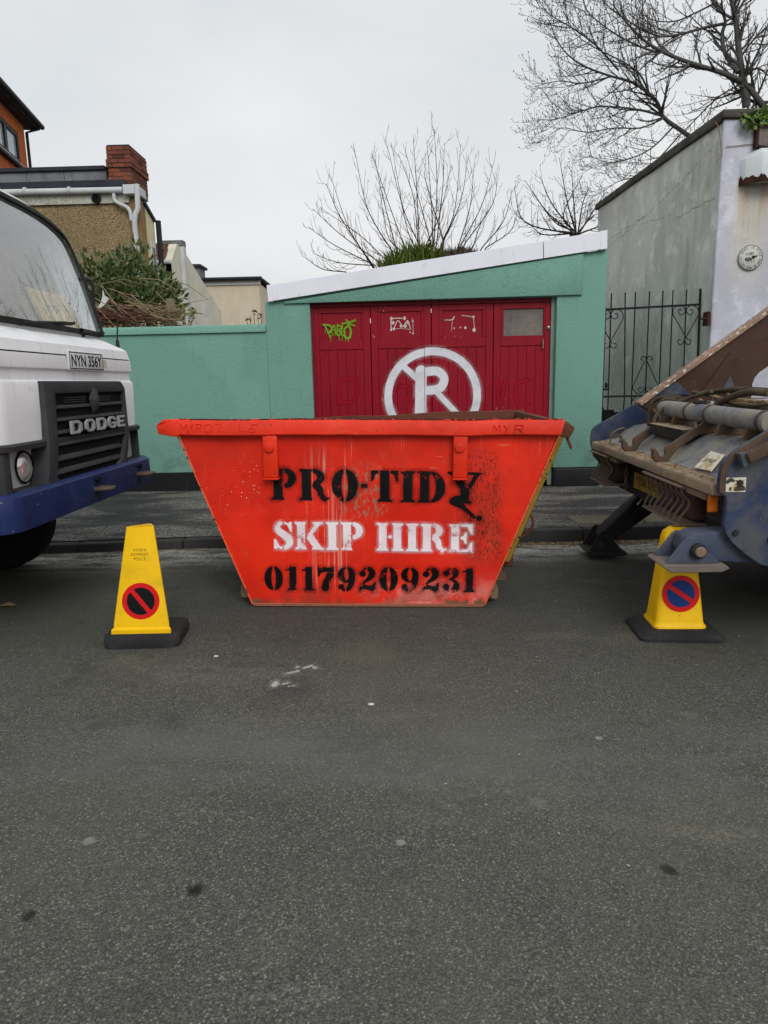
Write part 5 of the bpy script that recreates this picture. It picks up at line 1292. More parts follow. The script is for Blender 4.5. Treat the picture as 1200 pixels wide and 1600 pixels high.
for Y in (.30, .62, 1.30):
    obj('saddle_plate', MB().prism([(.26, 1.10), (.43, 1.10), (.41, 1.165), (.28, 1.165)], 'y', Y-.012, Y+.012), hook_m, slo, bevel=.003)
obj('hose_clip', MB().box(.30, .38, 1.02, 1.05, 1.262, 1.285), steel_d, slo, bevel=.004)
obj('strap_hook', MB().tube(smooth_pts([sl(953, 694, 2.0), sl(954, 680, 2.0), sl(962, 672, 2.0), sl(975, 668, 2.0)], 5), .006, 6), guard_m, slo)
obj('strap_hook', MB().tube(smooth_pts([sl(957, 682, 1.8), sl(965, 680, 1.8), sl(970, 684, 1.8), sl(967, 691, 1.8)], 5), .009, 6), hook_m, slo)
for y0_, y1_ in ((.15, .40), (1.66, 1.84), (1.0, 1.08)): obj('ledge_bracket', MB().box(.02, .158, y0_, y1_, .80, .838), guard_m, slo, bevel=.004)
# small items: white bottle, weed
btl = tag(obj('plastic_bottle', MB().lathe([(.03, 0), (.03, .09), (.012, .12), (.012, .135), (0, .135)], (2.17, 4.85, 1.15), 'z', 14), plain('milky_plastic', lin(196, 200, 204), 0.3), None, smooth=50), 'small milky plastic bottle among the debris on the skip lorry deck', 'bottle')
# arm plate
ap = [(.245, 1.215), (.285, 1.245), (1.18, 1.89), (2.7, 2.99), (2.8, 2.5), (1.26, 1.535), (1.135, 1.445), (1.105, 1.41), (1.09, 1.36), (1.09, 1.10), (.45, 1.10)]
obj('lifting_arm', MB().prism(ap, 'y', 1.88, 1.94), arm_m, slo, bevel=.004)
d0, d1 = np.array((.24, 0, 1.216)), np.array((2.7, 0, 2.995))
chip_m = weathered('arm_edge_chipped', lin(150, 122, 104), 0.7, 0.5, rust=0.15, chips=(lin(206, 204, 194), 0.60), bump=0.4)
obj('arm_flange', MB().bar(d0+np.array([0, 1.90, .01]), d1+np.array([0, 1.90, .01]), .11, .03), chip_m, slo, bevel=.004)
# welded gusset triangles on the arm
for tri in ([(.70, 1.30), (.90, 1.60), (.935, 1.60), (1.08, 1.42), (1.08, 1.30)],):
    obj('gusset', MB().prism(tri, 'y', 1.862, 1.879), arm_m, slo, bevel=.004)
obj('gusset', MB().prism([(.845, 1.31), (.905, 1.43), (.955, 1.31)], 'y', 1.852, 1.861), blue, slo, bevel=.002)
obj('gusset', MB().prism([(.36, 1.29), (.50, 1.405), (.62, 1.29)], 'y', 1.868, 1.879), blue, slo, bevel=.002)
# under-ledge: rear beam, lamp guards, plate, indicator
obj('rear_beam', MB().box(.16, .30, .10, 2.20, .56, .84), steel_d, slo, bevel=.008)
obj('chassis', MB().box(.30, 4.5, .75, 1.65, .55, 1.02), steel_d, slo)
obj('underbody', MB().prism([(.30, .55), (.62, .34), (4, .34), (4, .55)], 'y', .6, 1.9), steel_d, slo)
lens_m = weathered('lamp_purple_red', lin(78, 54, 56), 0.4, 0.3, dust=0.3)
def guard(y0, y1, nb):
    g = obj('lamp_guard', MB().prism([(-.02, .838), (-.02, .826), (.05, .806), (.16, .806), (.16, .82), (.05, .838)], 'y', y0-.03, y1+.03), guard_m, slo, bevel=.004)
    obj('guard_shelf', MB().box(-.01, .16, y0-.02, y1+.02, .600, .612), guard_m, g, bevel=.003)
    obj('rear_lamp', MB().box(.085, .158, y0+.01, y1-.01, .63, .79), lens_m, slo, bevel=.01, seg=2)
    for i in range(nb):
        y = y0+(y1-y0)*i/(nb-1)
        pts = [(.0, y, .818), (.005, y, .79), (.045, y, .745), (.042, y, .71), (.005, y, .655), (-.005, y, .61)]
        q = smooth_pts(pts, 4); mb = MB()
        prof = [(p[0], p[2]) for p in q]
        prof2 = [(p[0]+.012, p[2]) for p in q][::-1]
        obj('guard_bar', mb.prism(prof+prof2, 'y', y-.0045, y+.0045), guard_m, g)
guard(.42, .98, 8); guard(1.86, 2.22, 8)
pm_ = weathered('plate_yellow_dirty', lin(176, 138, 52), 0.6, 0.3, dust=0.4, dustcol=lin(112, 92, 60))
np_ = obj('number_plate', MB().box(.142, .158, 1.10, 1.62, .625, .74), pm_, slo, bevel=.004)
text_obj('plate_lettering', 'YJ58 UJC', .45, .078, (.1412, 1.36, .683), (0, -1, 0), (0, 0, 1), plain('plate_ink', lin(48, 40, 34), 0.7), np_, bold=.015)
amb = N('amber_lens', lin(206, 104, 18), 0.3); amb.set(color=amb.mix(amb.noise(16, 3), lin(214, 112, 18), lin(120, 60, 22))); amb = amb.m
ih = obj('indicator_housing', MB().box(.11, .20, .10, .34, .66, .838), steel_d, slo, bevel=.01)
c0, c1 = sl(1106, 772, .08), sl(1117, 800, .08)
obj('indicator', MB().box(c0[0], c1[0]+.01, .075, .099, c1[2], c0[2]), amb, ih, bevel=.006)
obj('bracket', MB().prism([(.02, .60), (.16, .60), (.16, .585), (.02, .585)], 'y', .12, .40), guard_m, slo)
# stickers
st_m = N('warning_sticker', lin(206, 202, 184), 0.6); q = st_m.noise(16, 5, 0.65); st_m.set(color=st_m.mix(st_m.step(q, .5, .6), lin(208, 204, 188), lin(176, 150, 104))); st_m = st_m.m
def on_sheet(u, v):
    best = None
    for Y in np.linspace(.03, .8, 300):
        p = sl(u, v, Y); xp = [.10, .14, .20, .27, .34, .44]; zp = [.916, .93, .985, 1.05, 1.085, 1.10]
        e = abs(p[2]-np.interp(p[0], xp, zp))
        if best is None or e < best[0]: best = (e, p)
    return np.array(best[1])+np.array([-.012, 0, .014])
cs = [on_sheet(*q) for q in ((1086, 733), (1113, 740), (1134, 714), (1112, 708))]
stk = obj('sticker', MB().add(cs, [(0, 1, 2, 3)]), st_m, slo, thick=.001, smooth=0)
ux = cs[1]-cs[0]; uz = cs[3]-cs[0]
text_obj('sticker_text', 'DO NOT', .12, .03, (cs[0]+cs[1]+cs[2]+cs[3])/4+np.cross(ux, uz)/np.linalg.norm(np.cross(ux, uz))*.004, ux, uz, plain('print_ink', lin(60, 54, 50)), stk)
cs = [np.array(sl(*q, -.002)) for q in ((1128.5, 768), (1162.5, 768), (1164, 745), (1131, 746))]
stk = obj('sticker', MB().add(cs, [(0, 1, 2, 3)]), st_m, slo, thick=.001, smooth=0, label='pictogram sticker of a lorry and a figure')
def sq(x, y): p = np.array(sl(1050+x/7.62, 690+y/7.62, -.0045)); return p
ik = plain('pictogram_ink', lin(70, 66, 56))
def flat(pts, nm='pictogram'): obj(nm, MB().add([sq(*p) for p in pts], [tuple(range(len(pts)))]), ik, stk, smooth=0, thick=.0006)
flat([(720, 580), (735, 540), (770, 520), (770, 490), (740, 450), (760, 455), (850, 530), (860, 570), (830, 580)])
flat([(620, 480), (650, 440), (690, 425), (715, 440), (740, 460), (720, 480), (690, 470), (660, 490), (640, 500)])
flat([(665, 580), (672, 540), (690, 530), (690, 580)])
footp_m = weathered('foot_dusty_steel', lin(112, 104, 98), 0.8, 0.5, rust=0.15, dust=0.4, bump=0.5); legblue = weathered('leg_blue_grey', lin(70, 78, 96), 0.6, 0.6, rust=0.08, dust=0.5, dustcol=lin(92, 92, 94), bump=0.3)
# near stabiliser leg, raised, with a triangular foot
def foot(x, z, zb_, y0, y1, par, sx=1.0):
    f_ = obj('stabiliser_foot', MB().prism([(x-.185*sx, zb_+.025), (x+.155*sx, zb_+.02), (x+.175*sx, zb_), (x+.13*sx, zb_-.018), (x-.15*sx, zb_-.018), (x-.20*sx, zb_+.012)], 'y', y0-.03, y1+.03), footp_m if par else steel_d, slo, bevel=.004)
    for ya, yb in ((y0, y0+.018), (y1-.018, y1)):
        obj('cheek_plate', MB().prism([(x-.175*sx, zb_+.024), (x+.13*sx, zb_+.022), (x+.10*sx, zb_+.06), (x+.03*sx, z-.0), (x+.02, z+.06), (x-.055*sx, z+.07), (x-.08*sx, z+.05)], 'y', ya, yb), legblue if par else steel_d, f_, bevel=.004)
    return f_
pcx, pcz = sl(1085, 857, .05)[0], sl(1085, 857, .05)[2]
ft_ = foot(pcx, pcz, .468, .02, .20, True, .92)
obj('pin', MB().cyl((pcx, -.01, pcz), (pcx, .24, pcz), .040, 22), steel_d, ft_, bevel=.004)
obj('pin_head', MB().cyl((pcx, -.028, pcz), (pcx, -.0095, pcz), .030, 9), guard_m, ft_, bevel=.006)
obj('stabiliser_leg', MB().prism([(pcx-.05, pcz-.055), (pcx-.075, pcz), (pcx-.055, pcz+.06), (pcx-.02, pcz+.085), (.13, .66), (.9, .72), (.9, .50), (.33, .475)], 'y', .045, .175), legblue, slo, bevel=.008, seg=2)
# far stabiliser leg, lowered to the gutter
ff = foot(.125, .115, -.012+.0, 2.10, 2.34, False, .9)
obj('pin', MB().cyl((.125, 2.07, .115), (.125, 2.37, .115), .036, 20), steel_d, ff, bevel=.004)
obj('stabiliser_leg', MB().prism([(.095, .075), (.065, .12), (.09, .17), (.25, .33), (.37, .44), (.55, .56), (.75, .56), (.62, .44), (.50, .33), (.18, .09), (.15, .07)], 'y', 2.13, 2.31), steel_d, slo, bevel=.008, seg=2)
obj('leg_ram', MB().cyl((.27, 2.11, .33), (.42, 2.11, .55), .022, 14), steel_d, slo)
obj('ram_rod', MB().cyl((.34, 2.085, .40), (.44, 2.085, .54), .010, 12), weathered('ram_chrome', lin(200, 200, 200), 0.2, 0.1, metal=0.9), slo)
obj('cable', MB().tube(smooth_pts([(.14, .62, .62), (.135, .60, .52), (.145, .61, .42), (.17, .64, .36)], 5), .008, 8), steel_d, slo)
for i in range(4):
    a = R(90*(i % 2)); cz = .75-.045*i
    obj('chain_link', MB().tube([(.13+.012*math.cos(t)*math.sin(a), 1.76+.014*math.cos(t)*math.cos(a), cz+.026*math.sin(t)) for t in np.linspace(0, 6.283, 14)[:-1]], .006, 6, closed=True), guard_m, slo)
# dead leaves lying on the ledge and sheet
rs = random.Random(5); lm = MB()
for i in range(420):
    y = rs.uniform(.1, 2.2); k = rs.random()
    if k < .7: x = rs.uniform(.0, .15); z = .915
    else: x = rs.uniform(.25, .6); z = np.interp(x, [.2, .27, .34, .44], [.985, 1.05, 1.085, 1.10])+.02; y = rs.uniform(.1, .8)
    s = rs.uniform(.006, .016); a = rs.uniform(0, 6.28); t = rs.uniform(-.5, .5)
    c, sn = math.cos(a)*s, math.sin(a)*s
    lm.add([(x-c, y-sn, z), (x+sn*.6, y-c*.6, z+abs(t)*s+.002), (x+c, y+sn, z+.002), (x-sn*.6, y+c*.6, z+.004)], [(0, 1, 2), (0, 2, 3)])
lf_m = N('dead_leaf', lin(110, 78, 52), 0.9); lf_m.set(color=lf_m.mix(lf_m.noise(30, 3), lin(80, 56, 40), lin(166, 132, 92))); lf_m = lf_m.m
tag(obj('leaf_litter', lm, lf_m, slo, smooth=0, fixn=False), kind='stuff')
# wheel, load bed further right
for (xw, ya) in ((1.75, .10), (1.75, 1.9)):
    w_ = obj('wheel', MB().lathe([(.25, 0), (.38, .0), (.43, .02), (.45, .06), (.45, .24), (.43, .27), (.38, .29), (.25, .29)], (xw, ya, .42), 'y', 32), tyre_m, slo, smooth=50)
    obj('hub', MB().lathe([(.0, .03), (.1, .02), (.12, .06), (.24, .06), (.25, .02), (.25, .25), (0, .25)], (xw, ya, .42), 'y', 20), hub_m, w_)
# ================================================================== CONCRETE BUILDING (right) and what hangs on it
CX, CY, CZ = 3.995, 9.12, 4.47
def concrete(name, col, green_side):
    m = N(name, col, 0.85, 0, 0.3); x = m.xyz()
    big = m.noise(0.9, 6, 0.65); st = m.noise(5, 6, 0.68, v=m.vec(scale=(1, 1, 0.16)), dist=0.6); bl = m.noise(2.6, 7, 0.7)
    c = m.mix(m.step(big, 0.35, 0.65), col, tuple(v*0.78 for v in col[:3])+(1,))
    c = m.mix(m.mul(m.step(st, 0.44, 0.74), 0.26), c, tuple(v*0.62 for v in col[:3])+(1,))
    c = m.mix(m.mul(m.step(bl, 0.50, 0.66), 0.6), c, tuple(min(1, v*1.4) for v in col[:3])+(1,))
    if green_side:
        g = m.mul(m.step(x[1], 2.5, 0.5), m.step(st, 0.40, 0.62), m.step(m.noise(1.7, 5), 0.38, 0.6))
        c = m.mix(m.mul(g, 0.38), c, lin(120, 124, 86))
    else:
        rs_ = m.noise(9, 5, 0.65, v=m.vec(scale=(1.3, 1, 0.09)))
        reg = m.mul(m.step(m.math('ABSOLUTE', m.math('SUBTRACT', x[0], 0.40)), 0.24, 0.08), m.step(x[2], 2.75, 3.6), m.step(x[2], 3.76, 3.70))
        c = m.mix(m.mul(reg, m.step(rs_, 0.36, 0.58), 0.95), c, lin(160, 112, 54))
        c = m.mix(m.mul(m.step(m.math('ABSOLUTE', m.math('SUBTRACT', x[0], 0.38)), 0.34, 0.12), m.step(x[2], 2.2, 2.9), m.step(x[2], 3.76, 3.6), 0.5), c, lin(198, 192, 172))
        sp_ = m.noise(18, 4, 0.7)
        c = m.mix(m.mul(m.step(sp_, 0.66, 0.70), m.step(x[2], 3.4, 4.1), 0.7), c, lin(80, 80, 84))
    nb = m.bump(m.noise(38, 5, 0.65), 0.35, 0.012); nb = m.bump(bl, 0.3, 0.03, nb)
    return m.set(color=c, normal=nb)
con_side = concrete('stained_grey_render', lin(214, 214, 208), True)
con_front = concrete('lavender_white_render', lin(196, 197, 208), False)
cop_m = weathered('dark_coping', lin(78, 75, 71), 0.9, 0.6, dust=0.5, dustcol=lin(112, 110, 100), bump=0.6, bscale=30)
cb = thing('concrete_building', (CX, CY, PAVE), 'tall flat-roofed building with a stained grey side and pale lilac front', 'building')
zt1 = P(935, 327, x=CX)[2]
yb_ = 14.4
def side_sheet():
    rows = []
    for z_ in np.linspace(0, 1, 8):
        rows.append([(CX+0.006*math.sin(3*y+5*z_), y, 0.0+(CZ+(zt1-CZ)*(y-CY)/(yb_-CY))*z_) for y in np.linspace(CY, yb_, 16)])
    return MB().sheet(rows)
obj('side_wall', side_sheet(), con_side, cb, smooth=60, thick=-.2)
obj('front_wall', MB().box(CX-.012, 9.5, CY-.045, CY, 0.0, CZ+.02), con_front, cb, bevel=.03, seg=3)
obj('back_wall', MB().box(CX+.1, 9.5, yb_-.1, yb_+.1, 0, zt1), con_side, cb)
obj('coping', MB().prism([(CY-.02, CZ+.0), (yb_+.1, zt1+.0), (yb_+.1, zt1+.11), (CY-.02, CZ+.12)], 'x', CX-.05, CX+.22), cop_m, cb, bevel=.02, seg=2)
obj('coping', MB().box(CX-.05, 9.5, CY-.09, CY-.022, CZ+.021, CZ+.118), cop_m, cb, bevel=.02, seg=2)
obj('roof', MB().box(CX+.22, 9.5, CY-.02, yb_, CZ-.1, CZ+.05), cop_m, cb)
crack_m = spray('crack_line', lin(66, 66, 60), .003, grit=.004)
def crack(pts, w, seed):
    rs = random.Random(seed); q = [P(u, v, x=CX) for u, v in pts]; q = [(p[1], p[2]) for p in q]; out = []
    for (a, b) in zip(q[:-1], q[1:]):
        for k in range(8): t = k/8; out.append((a[0]+(b[0]-a[0])*t+rs.uniform(-.02, .02), a[1]+(b[1]-a[1])*t+rs.uniform(-.015, .015)))
    out.append(q[-1]); f = s_line(out, w); A_ = [p[0] for p in out]; B_ = [p[1] for p in out]
    decal('crack', cb, f, (min(A_)-.03, max(A_)+.03, min(B_)-.03, max(B_)+.03), .012, lambda A, B: (CX+0.006*np.sin(3*A+5*np.clip((B)/4.6, 0, 1))-.004-0*A, A, B), crack_m, .012)
crack([(948, 388), (1000, 345), (1060, 288), (1122, 222)], .007, 1); crack([(1060, 340), (1085, 325), (1118, 308)], .008, 2); crack([(955, 372), (1010, 335)], .007, 3); crack([(1000, 350), (1050, 335)], .006, 4)
# crumbling white cover box, old sign board, plaque
wht_r = weathered('flaking_white_metal', lin(206, 212, 214), 0.5, 0.2, rust=0.06, chips=(lin(150, 150, 146), 0.7), bump=0.3)
yf = CY-.045
def fx(u, v, y): p = P(u, v, y=y); return p[0], p[2]
b0 = fx(1157, 248, yf); b1 = fx(1156, 287, yf); m0 = fx(1180, 232, yf-.22)
wb = thing('cover_box', (4.5, yf, 3.8), 'flaking white metal cover box with a rotted rusty bottom edge, on the pale wall', 'box')
x0, z1, z0 = b0[0], b0[1]-.02, b1[1]
plan_ = [(x0, yf), (x0+.03, yf-.08), (x0+.17, yf-.20), (x0+.72, yf-.20), (x0+.86, yf-.08), (x0+.88, yf)]
mb = MB(); n = len(plan_)
mb.add([(a, b, z0) for a, b in plan_]+[(a, b, z1+.035*(k in (2, 3))+.0) for k, (a, b) in enumerate(plan_)]+[(x0+.22, yf, z1+.16), (x0+.7, yf, z1+.16)],
       [tuple(range(n))]+[(i, i+1, n+i+1, n+i) for i in range(n-1)]+[(n, n+1, n+2, 2*n), (n+2, n+3, 2*n+1, 2*n), (n+3, n+4, n+5, 2*n+1)])
obj('cover', mb, wht_r, wb, bevel=.004)
rb_m = weathered('rotted_rust', lin(66, 42, 32), 0.9, 0.6, rust=0.3, bump=0.8)
mb = MB(); rs = random.Random(2)
for k in range(n-1):
    a, b = np.array(plan_[k]), np.array(plan_[k+1]); c = max(2, int(np.linalg.norm(b-a)/.018))
    for i in range(c):
        p = a+(b-a)*i/c; q = a+(b-a)*(i+1)/c; h1 = h2_ if i else rs.uniform(.01, .05); h2 = max(.004, min(.085, h1+rs.uniform(-.035, .035))); h2_ = h2; o = np.array([-.004, -.008])
        mb.hexa([(*(p+o), z0-.03), (*(q+o), z0-.03), (*(q-o), z0-.03), (*(p-o), z0-.03)], [(*(p+o), z0+h1), (*(q+o), z0+h2), (*(q-o), z0+h2), (*(p-o), z0+h1)])
obj('rusted_edge', mb, rb_m, wb)
sb = thing('sign_board', (4.7, yf, 4.25), 'weathered grey wooden board in a dark frame at the top of the pale wall', 'sign')
q0, q1 = fx(1178, 232, yf-.04), fx(1180, 192, yf-.04)
X0, Z0, Z1 = q0[0], q0[1], q1[1]
obj('board', MB().prism([(X0+.03, Z0+.02), (X0+1.2, Z0-.15), (X0+1.2, Z1-.1), (X0+.03, Z1)], 'y', yf-.05, yf-.002), board_m, sb)
obj('frame', MB().prism([(X0, Z0), (X0+.035, Z0), (X0+.035, Z1+.02), (X0, Z1+.02)], 'y', yf-.08, yf-.001), rb_m, sb, bevel=.005)
obj('frame', MB().prism([(X0+.036, Z0-.01), (X0+1.2, Z0-.19), (X0+1.2, Z0-.145), (X0+.036, Z0+.03)], 'y', yf-.08, yf-.001), plain('dark_frame', lin(40, 34, 32), 0.8), sb, bevel=.005)
# round plaque with ring lettering and a bee
pc = fx(1172.5, 402.5, yf-.02); pr_ = 0.150
pq = thing('plaque', (pc[0], yf, pc[1]), 'round cream plaque with a bee and lettering round its rim', 'plaque')
cream = weathered('plaque_cream', lin(196, 196, 190), 0.5, 0.15); inkp = plain('plaque_ink', lin(44, 44, 48), 0.6)
obj('disc', MB().lathe([(pr_, 0), (pr_, -.018), (pr_-.006, -.022), (0, -.022)], (pc[0], yf, pc[1]), 'y', 40), cream, pq, smooth=40)
obj('rim_line', MB().tube([(pc[0]+(pr_-.003)*math.cos(t), yf-.021, pc[1]+(pr_-.003)*math.sin(t)) for t in np.linspace(0, 6.2832, 49)[:-1]], .004, 5, closed=True), inkp, pq)
for txt, a0, a1 in (('YOU NEED US MORE', 205, 10), ('THAN WE NEED YOU', 350, 218)):
    for i, ch in enumerate(txt):
        if ch == ' ': continue
        t = i/(len(txt)-1)
        an = R(a0+(a1-a0)*t) if a0 == 205 else R(a0+(a1-a0)*t)
        rad = pr_-.028; outw = (math.cos(an), 0, math.sin(an)); tan_ = (math.sin(an), 0, -math.cos(an))
        text_obj('letter', ch, .017 if ch not in 'WM' else .022, .029, (pc[0]+rad*outw[0], yf-.0235, pc[1]+rad*outw[2]), tan_, outw, inkp, pq)
def bee(x, y): return (x*pr_*.62, y*pr_*.62)
beef = s_or(s_sub(s_ell(*bee(-.25, -.22), .045, .026), *[s_line([bee(a, -.6), bee(a+.1, .2)], .006) for a in (-.5, -.3, -.1, .1)]), s_ell(*bee(.38, .05), .022, .020), s_ell(*bee(.72, .15), .013, .012),
            s_sub(s_ell(*bee(-.2, .45), .042, .014), s_ell(*bee(-.2, .45), .036, .009)), s_sub(s_ell(*bee(.15, .55), .03, .012), s_ell(*bee(.15, .55), .025, .008)),
            *[s_line([bee(a, -.1), bee(a+.1, -.45), bee(a-.05, -.7)], .004) for a in (-.3, .1, .4)], s_line([bee(.8, .2), bee(1.05, .4)], .004))
bee_m = spray('bee_ink', lin(44, 44, 48), 0.001, grit=0.0005)
decal('bee_drawing', pq, beef, (-.1, .1, -.1, .1), .0025, lambda A, B: (pc[0]+A, np.full(A.shape, yf-.0235), pc[1]+B), bee_m, .003)

# ================================================================== IRON GATE
iron = weathered('black_iron', lin(22, 22, 24), 0.55, 0.3, rust=0.06, bump=0.15)
YG = 9.0
gt = thing('iron_gate', (3.2, YG, PAVE), 'black wrought iron gate with heart scrolls beside the mint green garage', 'gate')
def gq_(u, v): p = P(u, v, y=YG); return (p[0], p[2])
cr5 = lambda x, y: gq_(930+x/6.667, 440+y/6.668)
bars = [((170, 122), (130, 1400)), ((313, 116), (275, 1400)), ((420, 110), (370, 1460)), ((567, 102), (510, 1460)), ((706, 95), (655, 1460)), ((811, 90), (757, 1460)), ((952, 83), (905, 1460))]
def bar_to(p, q, r_, nm, bend=0):
    a, b = cr5(*p), cr5(*q); zlow = 0.17; t = (zlow-a[1])/(b[1]-a[1]); b = (a[0]+(b[0]-a[0])*t*0.9, zlow)
    pts = [(a[0], YG, a[1]), (a[0]+(b[0]-a[0])*.55+bend, YG, a[1]*.45+b[1]*.55), (b[0], YG, b[1])]
    obj(nm, MB().tube(pts, r_, 8), iron, gt)
for i, (p, q) in enumerate(bars): bar_to(p, q, .0085, 'bar', .03 if i == 1 else 0)
bar_to((1097, 75), (1050, 1460), .017, 'frame_bar')
xl = xg1+.015
a = cr5(90, 293); b = cr5(1090, 238)
obj('rail', MB().bar((xl, YG, a[1]), (b[0], YG, b[1]), .012, .026), iron, gt)
a = cr5(50, 1200); b = cr5(1050, 1178)
obj('rail', MB().bar((xl, YG, a[1]), (b[0], YG, b[1]), .012, .026), iron, gt)
obj('rail', MB().bar((xl, YG, .2), (b[0], YG, .2), .012, .026), iron, gt)
obj('frame_bar', MB().tube([(xl+.01, YG, .17), (xl+.01, YG, 2.33)], .012, 8), iron, gt)
def scroll(pts, r_=.006): 
    q = smooth_pts([cr5(*p) for p in pts], 4); obj('scroll', MB().tube([(x, YG-.005, z) for x, z in q], r_, 6), iron, gt, smooth=60)
def mir(pts, cx, sl_=0.0): return [(2*cx-x+sl_*(y-300), y) for x, y in pts]
hL = [(985, 300), (1000, 288), (1018, 305), (1010, 335), (985, 348), (958, 330), (950, 290), (985, 252), (1030, 252), (1068, 285), (1075, 330), (1062, 370), (930, 605)]
sm = [(930, 605), (945, 645), (975, 655), (996, 632), (988, 604), (968, 610)]
scroll(hL); scroll(mir(hL, 942, 0.02)); scroll(sm); scroll(mir(sm, 928))
hL2 = [(x-785, y+42) for x, y in hL]; sm2 = [(x-778, y+38) for x, y in sm]
scroll(hL2); scroll(mir(hL2, 160)[0:13]); scroll(sm2); scroll(mir(sm2, 152))
lo = [(560, 1115), (572, 1102), (590, 1120), (580, 1142), (556, 1150), (530, 1135), (524, 1105)]
low = [(560, 1115), (575, 1105), (592, 1122), (575, 1148), (545, 1150), (526, 1120), (540, 1100)]
up_ = [(536, 820), (546, 790), (570, 780), (592, 795), (588, 818), (572, 812)]
leg_ = [(536, 825), (600, 965), (655, 1090), (650, 1130), (620, 1160), (580, 1172)]
scroll(up_); scroll(mir(up_, 534)); scroll(leg_); scroll(mir(leg_, 524)); scroll(low); scroll(mir(low, 518))
scroll([(385, 1250), (400, 1215), (450, 1188), (520, 1185)])
hp = cr5(1140, 385)
obj('hinge', MB().box(CX-.10, CX-.06, YG-.015, YG+.125, hp[1]-.085, hp[1]+.085), rb_m, gt, bevel=.004)
obj('hinge_pin', MB().cyl((b[0]+.0, YG, hp[1]), (CX-.08, YG, hp[1]), .013, 8), rb_m, gt)
hh = cr5(105, 1080)
obj('latch', MB().ball((hh[0], YG-.04, hh[1]), .03, 10, 6, (.6, 1, 1.3)), iron, gt)
obj('latch_bar', MB().box(xl, hh[0]+.05, YG-.02, YG+.02, hh[1]-.065, hh[1]-.04), iron, gt)
dkb = thing('low_fence', (3.2, 10.4, .05), 'low black timber fence panel in the passage behind the iron gate', 'fence')
mb = MB()
for i in range(9):
    xx = xg1+.02+i*.15
    obj('board', MB().box(xx, xx+.144, 10.4, 10.43, .03, 1.10-.035*i), plain('tarred_board', lin(22, 22, 24), 0.9) if i == 0 else bpy.data.materials['tarred_board'], dkb)

# ================================================================== HOUSES BEHIND THE WALL (left)
peb = N('pebbledash', lin(150, 126, 86), 0.95, 0, 0.2)
pv_ = peb.voro(85, out='Color'); sx = peb.n('ShaderNodeSeparateXYZ'); peb.l(pv_, sx.inputs[0]); pdist = peb.voro(85)
c_ = peb.ramp(sx.outputs[0], [(0.0, lin(96, 80, 56)), (0.4, lin(146, 124, 90)), (0.75, lin(164, 144, 108)), (1.0, lin(196, 182, 150))])
c_ = peb.mix(peb.mul(peb.step(peb.noise(0.8, 6, 0.65), 0.4, 0.7), 0.4), c_, lin(104, 86, 56))
peb.set(color=c_, normal=peb.bump(pdist, 0.8, 0.02)); peb = peb.m
lead_m = weathered('grey_lead', lin(120, 122, 126), 0.7, 0.5, streak=0.5, bump=0.3)
slate_m = weathered('dark_edge', lin(52, 54, 62), 0.7, 0.4, bump=0.4)
upvc = weathered('grey_white_pipe', lin(196, 198, 200), 0.45, 0.25, dust=0.15, dustcol=lin(120, 116, 108))
creamr = weathered('cream_render', lin(214, 204, 166), 0.9, 0.25, streak=0.25, bump=0.3)
creamb = weathered('beige_render', lin(206, 194, 172), 0.9, 0.18, streak=0.2, bump=0.25)
blackpipe = weathered('black_soil_pipe', lin(38, 40, 48), 0.5, 0.3)
brick_m = N('red_brick', lin(150, 74, 54), 0.9)
bo = brick_m.n('ShaderNodeObjectInfo'); bn = brick_m.noise(20, 5, 0.7)
bc = brick_m.ramp(bo.outputs['Random'], [(0.0, lin(80, 48, 42)), (0.35, lin(118, 68, 54)), (0.7, lin(140, 78, 58)), (1.0, lin(98, 64, 54))])
brick_m.set(color=brick_m.mix(brick_m.mul(brick_m.step(bn, .45, .7), .5), bc, lin(58, 48, 44)), normal=brick_m.bump(bn, .4, .008)); brick_m = brick_m.m
mort = plain('mortar', lin(120, 108, 92), 0.95)
HY = 14.0
ph = thing('pebbledash_house', (-6.2, HY, 0), 'brown pebbledash house end with white gutter and brick chimney', 'house')
hx1 = P(207, 420, y=HY)[0]; hz1 = P(120, 318, y=HY)[2]
hxr = P(216, 300, y=HY)[0]
obj('end_wall', MB().box(-11, hx1-.004, HY, HY+.3, 0, hz1), peb, ph)
obj('corner_strip', MB().box(hx1, hxr, HY-.012, HY+.3, 0, hz1+.05), weathered('pebbledash_brown', lin(146, 118, 84), .95, .4, bump=.8, bscale=45), ph)
ys1 = P(247, 430, x=hxr)[1]; zv1 = P(244, 350, x=hxr)[2]
obj('side_wall', MB().prism([(HY+.3, 0), (ys1, 0), (ys1, zv1), (HY+.3, hz1)], 'x', hxr-.25, hxr), creamr, ph)
obj('verge', MB().bar((hxr-.06, HY+.2, hz1+.06), (hxr-.06, ys1, zv1+.03), .2, .07), slate_m, ph)
wn_ = obj('window', MB().box(hxr-.02, hxr+.012, 14.48, 14.72, 3.1, 4.35), weathered('white_frame', lin(210, 208, 200), .5), ph)
obj('pane', MB().box(hxr+.010, hxr+.016, 14.52, 14.68, 3.2, 4.25), plain('far_glass', lin(120, 132, 136), .1), wn_)
gz = P(100, 297, y=HY-.1)[2]
fz0, fz1 = hz1, gz-.02
obj('fascia', MB().box(-11, hx1+.06, HY-.05, HY, hz1-.02, gz+.04), weathered('peeling_fascia', lin(186, 184, 172), .8, .4, streak=.4, chips=(lin(110, 100, 84), .6)), ph)
